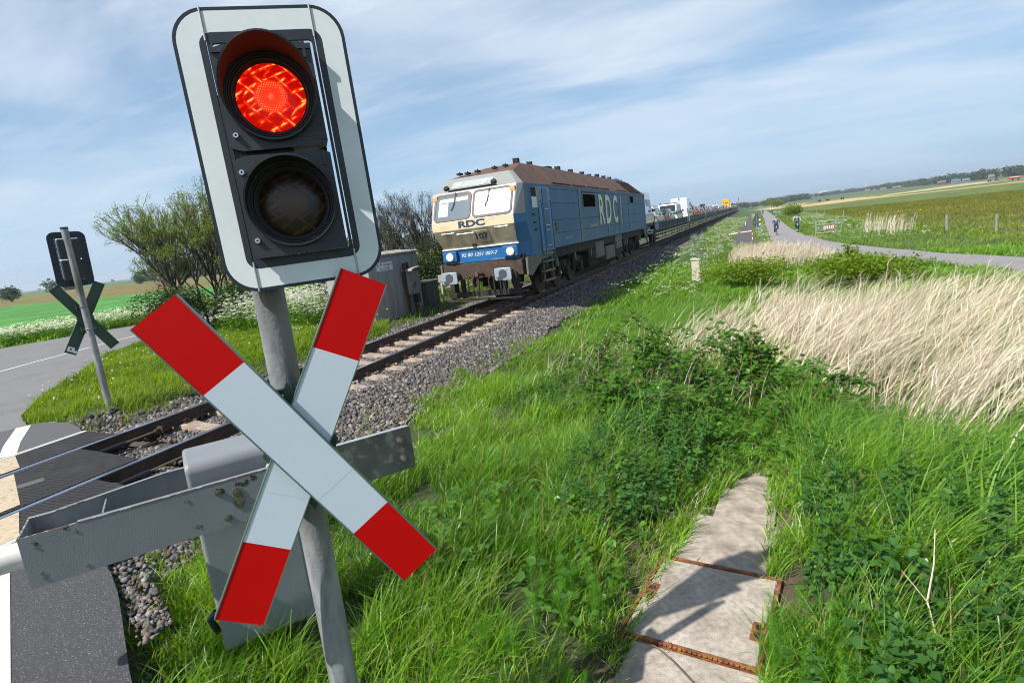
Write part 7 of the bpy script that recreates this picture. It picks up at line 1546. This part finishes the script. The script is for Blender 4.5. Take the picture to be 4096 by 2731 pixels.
def woods():
    def wood(name, label, spec, ls, m=TREEF):
        Ps = []; Sz = []; segs = []
        for (az0, az1, D0, D1, h, n) in spec:
            for i in range(n):
                t = rng.random(); az = az0+(az1-az0)*t; D_ = D0+(D1-D0)*t+rng.uniform(-.03, .06)*D0; x, y = az_pos(az, D_); z = float(H(x, y)); hh = h*rng.uniform(.55, 1.15); w = hh*rng.uniform(.7, 1.3)
                k = 110; v = unit(rng.normal(size=(k, 3))); rad = rng.beta(4, 1, k)*(1+.25*np.sin(v[:, 0]*5+i)*np.sin(v[:, 2]*4+i)); Ps.append(np.c_[x+v[:, 0]*w*.55*rad, y+v[:, 1]*w*.55*rad, z+hh*.52+v[:, 2]*hh*.5*rad]); Sz.append(np.full(k, ls*hh)); 
                segs.append((x, y, z-.5, x, y, z+hh*.6, hh*.02, hh*.01))
        P = np.concatenate(Ps); S = np.concatenate(Sz); N = len(P); V, F = inst(RHOMB, RHF, P, rot_apr(rng.uniform(0, 6.28, N), rng.uniform(-.9, 1.0, N), rng.uniform(-1.2, 1.2, N)), S*rng.uniform(.6, 1.3, N))
        q = np.repeat(np.clip(np.repeat(rng.random(N//110), 110)*.6+rng.random(N)*.4, 0, 1), 4); o = npmesh(name, V, F, m, attr={'rnd': q}); tag(o, label, kind='stuff')
        seg_mesh('woodland_trunks', segs, BARK, None); t = D.objects[-1] if False else None
    def wood2(*a, **k): wood(*a, **k)
    wood2('woodland', 'long dark wood along the right horizon, mixed with village houses', [(14.5, 21, 1000, 860, 10.5, 110), (10.5, 14.5, 1350, 1000, 9.5, 90), (6.0, 10.8, 1800, 1350, 9, 110), (3.6, 7, 2100, 1800, 9, 60)], .24)
    wood2('woodland', 'low dark wood just right of the end of the cycle path', [(1.7, 4.9, 900, 1100, 8.5, 70), (5.2, 7.5, 1500, 1600, 7, 36), (-1.6, 1.6, 1300, 1500, 9, 50), (-2.2, .8, 700, 800, 6, 26)], .25)
    wood2('woodland', 'dark wood on the left horizon behind the meadow', [(-60.8, -58.8, 520, 520, 8, 14), (-55.2, -53.6, 420, 400, 5.5, 10), (-53.6, -44, 330, 300, 8.5, 90), (-44, -30, 320, 330, 9, 80), (-74, -44, 1500, 1500, 6, 60)], .25)
    for o in list(D.objects):
        if o.name.startswith('woodland_trunks'): tag(o, 'thin trunks standing under the crowns of the far woods', kind='stuff')
    x, y = az_pos(-63.1, 230); leafy(x, y, 5.2, 7, 'lone rounded bush on the horizon at the left picture edge', m=TREEF, n=1500, ls=.5, name='lone_bush', cat='bush')
    x, y = az_pos(-54.8, 300); leafy(x, y, 4.5, 5, 'small dark tree at the left end of the far wood', m=TREEF, n=1200, ls=.45, name='tree', cat='tree')
    x, y = az_pos(-51.9, 300); leafy(x, y, 7.6, 11, 'broad rounded grey-green tree rising from the left wood', m=TREEF, n=2500, ls=.6, name='tree', cat='tree')
woods()
# ------------------------------------------------------------------ far buildings, animals, masts
def house(az, D_, w, h, wall, roofc, label, rz=0, long=1.5):
    w *= .55; h *= .55; wall = tuple(c*.35 for c in wall)
    x, y = az_pos(az, D_); z = float(H(x, y)); rt = empty('house', (x, y, z), rz, label, 'house', 'village houses on the right horizon')
    mb = MB(); mb.box(-w*long/2, w*long/2, -w/2, w/2, 0, h*.5); mb.prism([(-w/2, h*.5), (w/2, h*.5), (0, h*.98)], -w*long/2+.02, w*long/2-.02, 'yz'); mb.build('wall', mat('house_wall', wall, .8), rt)
    mb = MB(); 
    for s in (-1, 1): mb.add([(-w*long/2-.3, s*(w/2+.4), h*.45), (w*long/2+.3, s*(w/2+.4), h*.45), (w*long/2+.3, 0, h*1.02), (-w*long/2-.3, 0, h*1.02)], [(0, 1, 2, 3)])
    mb.box(-w*.1, w*.1, -.5, .5, h*.9, h*1.15); mb.build('roof', mat('house_roof', roofc, .85), rt)
    for i in range(3):
        mb = MB(); cx = (i-1)*w*long*.3; mb.box(cx-.6, cx+.6, -w/2-.06, -w/2-.01, h*.15, h*.38); mb.build('window', Mt['glass'], rt)
TH = (.16, .13, .12); RT = (.17, .09, .07)
for a in ((9.1, 1230, 9, 7, WHT, TH, 'thatched long house farthest left of the thatched group before the wood'), (10.2, 1150, 9, 7, WHT, TH, 'grey thatched house in the middle of the thatched group'), (11.1, 1060, 12, 7.5, (.4, .37, .35), TH, 'widest grey thatched house of the group'),
          (4.9, 1250, 8, 6, (.3, .15, .12), RT, 'small red-roofed house near the striped lighthouse'), (14.0, 930, 10, 8, (.4, .2, .15), RT, 'brick house with reddish roof in front of the wood'), (14.9, 900, 10, 8, WHT, (.08, .12, .2), 'house with a blue-grey roof and white wall'),
          (15.5, 880, 8, 7, WHT, (.1, .14, .22), 'white house with bluish roof beside the blue-grey one'), (17.0, 850, 6, 9, WHT, TH, 'small white gabled house under the trees'), (19.2, 830, 10, 11, (.35, .3, .28), TH, 'grey-roofed house near the right picture edge')): house(*a)
def far_things():
    x, y = az_pos(9.1-.25, 2600); x, y = az_pos(9.05, 2600); z = float(H(x, y)); rt = empty('lighthouse', (x, y, z), 0, 'slim white lighthouse with a red band above the far wood', 'lighthouse')
    mb = MB(); mb.tube([(0, 0, 0), (0, 0, 22)], [3.2, 2.8], 12); mb.tube([(0, 0, 30), (0, 0, 38)], [2.5, 2.2], 12); mb.build('tower', Mt['white'], rt); mb = MB(); mb.tube([(0, 0, 22), (0, 0, 30)], [2.8, 2.5], 12); mb.build('red_band', Mt['redpaint'], rt); mb = MB(); mb.tube([(0, 0, 38), (0, 0, 41), (0, 0, 43)], [2.6, 2.4, .3], 12); mb.build('lantern', Mt['white'], rt); rt.scale = (.7, .7, .62)
    for i, (az, w, h) in enumerate(((5.55, 26, 26), (5.95, 34, 32), (6.5, 22, 24))):
        x, y = az_pos(az, 3600); rt = empty('apartment_tower', (x, y, -1), .1, ['leftmost of three pale tower blocks hazy on the horizon', 'middle and largest of three pale tower blocks on the horizon', 'rightmost of three pale tower blocks hazy on the horizon'][i], 'tower block', 'distant tower blocks')
        mb = MB(); mb.box(-w/2, w/2, -8, 8, 0, h); mb.build('wall', Mt['white'], rt); mb = MB()
        for k in range(6): mb.box(-w/2+1, w/2-1, -8.1, -8.02, 3+k*h*.15, 4.2+k*h*.15)
        mb.build('window_band', Mt['glass'], rt)
    x, y = az_pos(18.3, 420); rt = empty('farm_trailer', (x, y, float(H(x, y))), .3, 'red farm trailer with a white load standing in the far meadow', 'trailer'); mb = MB(); mb.box(-2.2, 2.2, -1, 1, .7, 1.5); mb.build('trailer_body', Mt['redpaint'], rt, bevel=.05); mb = MB(); mb.box(-2.0, 2.0, -.9, .9, 1.5, 1.8); mb.build('load', Mt['white'], rt, bevel=.1)
    for xx in (-1.4, 1.4): mb = MB(); mb.T = Matrix.Translation((xx, -1, .4)); mb.lathe([(0, -.15), (.42, -.15), (.42, .15), (0, .15)], 14); mb.build('wheel', Mt['tyre'], rt)
    cow = None
    places = [(19.6, 520), (19.3, 540), (19.0, 545), (6.2, 420), (5.6, 430), (7.3, 400), (16.9, 500), (17.3, 505)]
    lbs = ['rightmost black cow of the trio beyond the red trailer', 'middle black cow of the trio beyond the red trailer', 'leftmost black cow of the trio beyond the red trailer', 'black cow in the pale bands of the far field, middle of three', 'black cow in the far field, leftmost of three', 'black cow in the far field, rightmost of three', 'black cow left of the red trailer', 'black cow just left of the red trailer, nearer to it']
    for i, (a, d_) in enumerate(places):
        x, y = az_pos(a, d_)
        if cow is None:
            cow = empty('cow', (x, y, float(H(x, y))), 1.2); bm_ = bmesh.new(); vs = [(-.85, 0, 1.15), (-.3, 0, 1.18), (.35, 0, 1.15), (.75, 0, 1.2), (1.05, 0, 1.0), (1.3, 0, .75), (-.8, .2, .7), (-.8, .2, .05), (-.8, -.2, .7), (-.8, -.2, .05), (.5, .2, .7), (.5, .2, .05), (.5, -.2, .7), (.5, -.2, .05)]
            me = D.meshes.new('cow'); me.from_pydata(vs, [(0, 1), (1, 2), (2, 3), (3, 4), (4, 5), (0, 6), (6, 7), (0, 8), (8, 9), (2, 10), (10, 11), (2, 12), (12, 13)], []); o = D.objects.new('cow_body', me); COL.objects.link(o); o.parent = cow
            sk = o.modifiers.new('skin', 'SKIN'); rad = [.3, .36, .34, .24, .16, .13, .12, .07, .12, .07, .11, .06, .11, .06]
            for k, r_ in enumerate(rad): me.skin_vertices[0].data[k].radius = (r_, r_)
            me.skin_vertices[0].data[0].use_root = True; me.materials.append(mat('black_cow_hide', (.02, .018, .016), .8)); c = cow
        else: c = copy_tree(cow); c.location = (x, y, float(H(x, y))); c.rotation_euler = (0, 0, rng.uniform(0, 6))
        tag(c, lbs[i], 'cow', 'black cows grazing far off')
    x, y = az_pos(-54.35, 700); rt = empty('radio_mast', (x, y, -1), .4, 'thin grey radio mast with antennas on the left horizon', 'mast'); mb = MB(); mb.tube([(0, 0, 0), (0, 0, 46)], [.7, .45], 8); mb.build('mast_pole', Mt['galv'], rt)
    for z in (38, 44):
        mb = MB(); mb.tube([(-3, 0, z), (3, 0, z)], .22, 6)
        for xx in (-3, -1.5, 1.5, 3): mb.box(xx-.3, xx+.3, -.3, .3, z-1.8, z+2.4)
        mb.build('antenna', Mt['galv'], rt)
    x, y = az_pos(.2, 430); rt = empty('signal_mast', (1.5, 420, -1), 0, 'thin pale railway signal mast beyond the end of the train', 'mast'); mb = MB(); mb.tube([(0, 0, 0), (0, 0, 9)], .12, 6); mb.box(-.4, .4, -.2, .2, 7, 9); mb.build('mast_pole', Mt['galv'], rt)
far_things()
# ------------------------------------------------------------------ gate, posts, small signs
def furniture():
    g = mat('galvanised_tube', (.42, .44, .46), .4, .7, .1, 6); x0, x1, y = 12.66, 14.56, 56.0; z = -1.0
    rt = empty('field_gate', (x0, y, z), 0, 'galvanised tubular field gate with a red and white striped board beside the cycle path', 'gate'); w = x1-x0
    mb = MB(); mb.cyl((0, 0, -.1), (0, 0, 1.14), .05, 12); mb.build('gate_post', g, rt, smooth=True)
    mb = MB(); mb.tube([(.08, 0, .12), (.08, 0, 1.06), (.14, 0, 1.10), (w-.05, 0, 1.06), (w, 0, 1.0), (w, 0, .14), (w-.05, 0, .10), (.08, 0, .12)], .026, 8); 
    for zz in (.33, .56, .80): mb.tube([(.08, 0, zz), (w, 0, zz)], .018, 8)
    for xx in (w*.36, w*.66): mb.tube([(xx, 0, .12), (xx, 0, 1.08)], .016, 8)
    mb.build('gate_frame', g, rt, smooth=True)
    mb = MB(); n = 13
    for k in range(n): mb.box(w*.28+k*w*.46/n, w*.28+(k+1)*w*.46/n, -.05, -.035, .40, .64, k % 2)
    mb.build('striped_board', [Mt['redpaint'], Mt['white']], rt)
    pw = mat('weathered_fence_post', (.26, .24, .20), .9, 0, .2, 10, stretch=(1, 1, .2), bump=.4)
    labels = ['fence post nearest the isolated reed clump, seen just right of it', 'leaning weathered fence post in tall grass left of the thick one', 'thickest weathered fence post in the meadow verge', 'brownish fence post nearest the right picture edge', 'weathered fence post standing inside the isolated reed clump', 'small fence post above the metal gate', 'second small fence post beyond the metal gate', 'farthest small fence post beside the round dark bush']
    proto = None
    for i, (x, y) in enumerate(((18.0, 54.2), (17.6, 47.4), (19.2, 45.6), (20.4, 41.2), (18.3, 65.6), (18.4, 84), (17.9, 99), (18.5, 117))):
        if proto is None: mb = MB(); mb.tube([(0, 0, -.2), (0, 0, 1.05)], [.07, .06], 10); proto = mb.build('fence_post', pw, None, smooth=True); o = proto
        else: o = proto.copy(); COL.objects.link(o)
        o.location = (x, y, float(H(x, y))); s = 1.35 if i == 2 else 1; o.scale = (s, s, 1); o.rotation_euler = (0, .12 if i == 1 else 0, 0); tag(o, labels[i], 'fence post', 'weathered fence posts along the meadow')
    # railing beside the gate end
    mb = MB(); mb.tube([(0, 0, -.1), (.05, 0, 1.2)], .06, 8); o = mb.build('gate_stop_post', pw); o.location = (14.25, 56.6, -1.05); tag(o, 'dark wooden post behind the right half of the field gate', 'post')
    # back of the small railway signs: triangle over a board on one pole
    rt = empty('track_sign', (8.15, 63, -1.02), 0, 'back of dark grey triangle and board signs on one thin pole beside the cinder strip', 'sign'); dg = mat('dark_grey_sign_back', (.06, .07, .075), .45)
    mb = MB(); mb.tube([(0, 0, 0), (0, 0, 2.35)], .03, 10); mb.build('pole', Mt['galv'], rt, smooth=True)
    mb = MB(); mb.prism([(-.44, 1.42), (.44, 1.42), (.04, 2.28), (-.04, 2.28)], .035, .045, 'xz'); mb.build('triangle_sign', dg, rt)
    mb = MB(); mb.box(-.36, .36, .035, .045, .92, 1.36); mb.build('board_sign', dg, rt)
    for zz in (1.48, .99): mb = MB(); mb.box(-.42, .42, .0, .03, zz-.02, zz+.02); mb.build('crossbar', Mt['galv'], rt)
    for zz in (1.60, 1.18): mb = MB(); mb.lathe([(0, 0), (.09, 0), (.09, .01)], 12); o = mb.build('sticker', Mt['white'], rt); o.location = (.28, .02, zz)
    mb = MB(); mb.tube([(0, 0, -.1), (0, 0, 1.02)], .05, 10); mb.box(-.055, .055, -.06, .05, .80, .96); o = mb.build('grey_bollard', Mt['galv']); o.location = (8.36, 59.5, -1.0); tag(o, 'short grey post just right of the dark triangle sign', 'post')
    rt = empty('barrier_hoop', (5.65, 57.5, -1.0), 0, 'low red and white tube hoop standing in the flowery grass', 'barrier hoop'); mb = MB()
    W_ = 2.05; mb.tube([(0, 0, .0), (0, 0, .25)], .04, 8, 1); mb.tube([(0, 0, .25), (0, 0, .42)], .04, 8, 0); mb.tube([(0, 0, .42), (0, 0, .62), (.05, 0, .68)], .04, 8, 1); mb.tube([(.05, 0, .68), (W_*.4, 0, .74)], .038, 8, 0); mb.tube([(W_*.4, 0, .74), (W_*.52, 0, .75)], .04, 8, 1); mb.tube([(W_*.52, 0, .75), (W_-.05, 0, .80)], .038, 8, 0)
    mb.tube([(W_-.05, 0, .80), (W_, 0, .74), (W_, 0, .62)], .04, 8, 1); mb.tube([(W_, 0, .62), (W_, 0, .45)], .04, 8, 0); mb.tube([(W_, 0, .45), (W_, 0, .25)], .04, 8, 1); mb.tube([(W_, 0, .25), (W_, 0, 0)], .04, 8, 0); mb.build('hoop_tube', [Mt['white'], Mt['redpaint']], rt, smooth=True)
    mb = MB(); mb.box(-.06, .06, -.06, .06, -.1, .62); o = mb.build('brown_post', Mt['rusty']); o.location = (5.0, 58, -1.0); tag(o, 'short rusty brown post left of the red and white hoop', 'post')
    mb = MB(); mb.box(-.06, .06, -.05, .05, -.1, .5); o = mb.build('white_stake', Mt['white']); o.location = (6.9, 104, -1.0); tag(o, 'small white stake beside the far end of the cinder strip', 'stake')
furniture()
o = drape('cinder_strip', CINDER, 1.5, .03, mat('dark_cinder', (.075, .065, .06), .95, 0, .35, 12, (.13, .12, .11), .5, 30, bump=.6, bscale=30)); tag(o, kind='structure')
# ------------------------------------------------------------------ cyclists
def skinned(name, verts, edges, rads, m, parent, root=0, sub=1, T=None):
    me = D.meshes.new(name); me.from_pydata([tuple(v) for v in verts], edges, []); o = D.objects.new(name, me); COL.objects.link(o); o.parent = parent
    o.modifiers.new('skin', 'SKIN'); 
    for k, r_ in enumerate(rads): me.skin_vertices[0].data[k].radius = (r_, r_) if not isinstance(r_, tuple) else r_
    me.skin_vertices[0].data[root].use_root = True; s = o.modifiers.new('sub', 'SUBSURF'); s.levels = sub; s.render_levels = sub; me.materials.append(m); o.modifiers['skin'].use_smooth_shade = True
    return o
def cyclist(x, y, label_p, label_b, shirt, trousers, shoes, hair, skinc, short=False, cap=None, pack=False, vest=None, bikec=Mt['dirty'], wide=1.0, pose=0, small=False):
    z = float(H(x, y))+.03; bk = empty('bicycle', (x, y, z), 0, label_b, 'bicycle', 'bicycles ridden on the cycle path'); bike_frame(bk, Matrix(), bikec)
    mb = MB(); mb.cbox((0, -.46, .78), (.08, .08, .08)); mb.build('front_lamp', Mt['white'], bk)
    pr = empty('person', (x, y, z), 0, label_p, 'person', 'people cycling on the path')
    sk = mat('skin', skinc, .55); cl = mat('shirt_cloth', shirt, .8, 0, .1, 12); tr = mat('trouser_cloth', trousers, .85, 0, .12, 12); sh = mat('shoe', shoes, .6)
    w = wide; fl, fr = ((-.13, .06, .16), (.13, .1, .48)) if pose == 0 else ((-.13, .1, .48), (.13, .06, .16))
    kl = (-.14, -.20, (fl[2]+.98)/2+.10); kr = (.14, -.20, (fr[2]+.98)/2+.10)
    # whole body as one surface: pelvis, spine, neck, head, arms to hands, legs to feet
    Vv = [(0, .22, 1.0), (0, .16, 1.18), (0, .08, 1.36), (0, .04, 1.47), (0, .0, 1.56), (0, -.03, 1.66), (0, -.03, 1.75),
          (-.19*w, .05, 1.42), (-.30*w, -.06, 1.22), (-.27, -.24, 1.10), (-.26, -.30, 1.08), (.19*w, .05, 1.42), (.30*w, -.06, 1.22), (.27, -.24, 1.10), (.26, -.30, 1.08),
          (-.10, .18, .98), kl, (fl[0], fl[1]+.06, fl[2]+.06), (fl[0], fl[1]-.12, fl[2]+.01), (.10, .18, .98), kr, (fr[0], fr[1]+.06, fr[2]+.06), (fr[0], fr[1]-.12, fr[2]+.01)]
    E_ = [(0, 1), (1, 2), (2, 3), (3, 4), (4, 5), (5, 6), (3, 7), (7, 8), (8, 9), (9, 10), (3, 11), (11, 12), (12, 13), (13, 14), (0, 15), (15, 16), (16, 17), (17, 18), (0, 19), (19, 20), (20, 21), (21, 22)]
    Rr = [(.15*w, .12), (.145*w, .11), (.165*w, .12), (.10*w, .09), .052, .085, .08, .065, .045, .032, .038, .065, .045, .032, .038, .09, .065, .042, .04, .09, .065, .042, .04]
    skinned('person_body', Vv, E_, Rr, sk, pr)
    # hands: four fingers curled over the bar and a thumb each
    mb = MB()
    for s in (-1, 1):
        for k in range(4): xx = s*(.235+.018*k); mb.tube([(xx, -.285, 1.10), (xx, -.33, 1.095), (xx, -.335, 1.065), (xx, -.31, 1.05)], [.009, .0085, .008, .007], 6)
        mb.tube([(s*.23, -.27, 1.085), (s*.215, -.30, 1.065), (s*.22, -.32, 1.055)], [.011, .010, .008], 6)
    mb.build('fingers', sk, pr, smooth=True)
    # clothing a little wider than the body
    sleeve = (8, 12) if short else (9, 13); idx = [0, 1, 2, 3, 7, 8, 11, 12] if short else [0, 1, 2, 3, 7, 8, 9, 11, 12, 13]; mp = {a: i for i, a in enumerate(idx)}
    V2 = [np.array(Vv[a]) for a in idx]; 
    if short: V2[mp[8]] = (np.array(Vv[7])+np.array(Vv[8]))/2; V2[mp[12]] = (np.array(Vv[11])+np.array(Vv[12]))/2
    skinned('shirt', V2, [(mp[a], mp[b]) for a, b in E_ if a in mp and b in mp], [(Rr[a][0]+.018, Rr[a][1]+.018) if isinstance(Rr[a], tuple) else Rr[a]+.02 for a in idx], cl, pr, root=0)
    idx = [0, 15, 16, 17, 19, 20, 21]; mp = {a: i for i, a in enumerate(idx)}; V3 = [Vv[a] for a in idx]
    skinned('trousers', V3, [(mp[a], mp[b]) for a, b in E_ if a in mp and b in mp], [(.165*w, .135), .105, .08, .06, .105, .08, .06], tr, pr, root=0)
    for f in (fl, fr): mb = MB(); mb.cbox((f[0], f[1]-.05, f[2]+.02), (.085, .27, .08)); mb.build('shoe', sh, pr, bevel=.025, seg=2)
    # face and hair
    hd = D.objects.new('hair', None)
    mb = MB(); mb.lathe([(.001, .0), (.05, -.01), (.085, -.05), (.098, -.11), (.09, -.17), (.06, -.21)], 16); hmesh = mb.build('hair' if not cap else 'cap', mat('hair', hair, .7) if not cap else mat('cap_cloth', cap, .7), pr, smooth=True); hmesh.rotation_euler = (R(-90), 0, 0); hmesh.location = (0, -.012, 1.845-.0); hmesh.rotation_euler = (R(90), 0, 0); hmesh.scale = (1, .55, 1.1)
    mb = MB()
    if cap: mb.box(-.075, .075, -.19, -.08, 1.775, 1.785); mb.build('cap_peak', mat('cap_cloth', cap, .7), pr, bevel=.004); mb = MB()
    mb.box(-.075, .075, -.125, -.112, 1.70, 1.735); mb.build('sunglasses', Mt['black'], pr, bevel=.005)
    mb = MB(); mb.tube([(0, -.11, 1.71), (0, -.135, 1.675), (0, -.115, 1.665)], [.008, .014, .010], 6); mb.build('nose', sk, pr, smooth=True)
    mb = MB(); mb.box(-.028, .028, -.117, -.110, 1.625, 1.637); mb.build('mouth', mat('lips', (.35, .12, .10), .5), pr)
    for s in (-1, 1): mb = MB(); mb.tube([(s*.088, -.02, 1.72), (s*.10, -.015, 1.70), (s*.09, -.02, 1.665)], [.01, .016, .008], 6); mb.build('ear', sk, pr, smooth=True)
    if vest: mb = MB(); mb.add([(-.06, -.068, 1.44), (.06, -.068, 1.44), (.035, .02, 1.18), (-.035, .02, 1.18)], [(0, 3, 2, 1)]); mb.build('open_collar', mat('pale_blue_top', vest, .8), pr)
    if pack:
        for s in (-1, 1): mb = MB(); mb.tube([(s*.13, .16, 1.46), (s*.13, .02, 1.53), (s*.135, -.075, 1.44), (s*.15, -.06, 1.28), (s*.17, .06, 1.16)], .022, 6); mb.build('strap', Mt['black'], pr, smooth=True)
        mb = MB(); mb.box(-.16, .16, .2, .38, 1.1, 1.5); mb.build('backpack', Mt['black'], pr, bevel=.05)
cyclist(9.84, 61.5, 'woman in a dark blue jacket and sunglasses cycling toward the camera', 'black bicycle ridden by the woman in the blue jacket', (.02, .06, .22), (.02, .04, .10), (.3, .62, .55), (.45, .30, .15), (.55, .32, .24), vest=(.35, .5, .65))
cyclist(11.75, 63.5, 'man in a grey-green T-shirt and black cap with backpack straps, cycling', 'black bicycle ridden by the man in the grey-green T-shirt', (.33, .42, .36), (.03, .07, .14), (.03, .03, .03), (.1, .07, .05), (.50, .29, .21), short=True, cap=(.02, .02, .02), pack=True, wide=1.15, pose=1)
cyclist(11.3, 190, 'tiny far cyclist in a light blue top, left of the far pair', 'far bicycle under the cyclist in light blue', (.05, .3, .6), (.03, .03, .04), (.05, .05, .05), (.1, .07, .05), (.5, .3, .2))
cyclist(13.6, 188, 'tiny far cyclist in a white top, right of the far pair', 'far bicycle under the cyclist in white', (.75, .75, .75), (.03, .03, .03), (.05, .05, .05), (.1, .07, .05), (.5, .3, .2), pose=1)
# ------------------------------------------------------------------ thin sea haze
def haze():
    mb = MB(); mb.box(-9500, 9500, -9500, 9500, -40, 62); m = D.materials.new('sea_haze'); m.use_nodes = True; nt = m.node_tree; nt.nodes.clear()
    out = nt.nodes.new('ShaderNodeOutputMaterial'); v = nt.nodes.new('ShaderNodeVolumePrincipled'); v.inputs['Color'].default_value = (.80, .90, 1, 1); v.inputs['Density'].default_value = .00022; v.inputs['Anisotropy'].default_value = .2
    nt.links.new(v.outputs[0], out.inputs['Volume']); o = mb.build('haze', m); tag(o, 'thin blue summer haze over the marsh', kind='stuff')
haze()
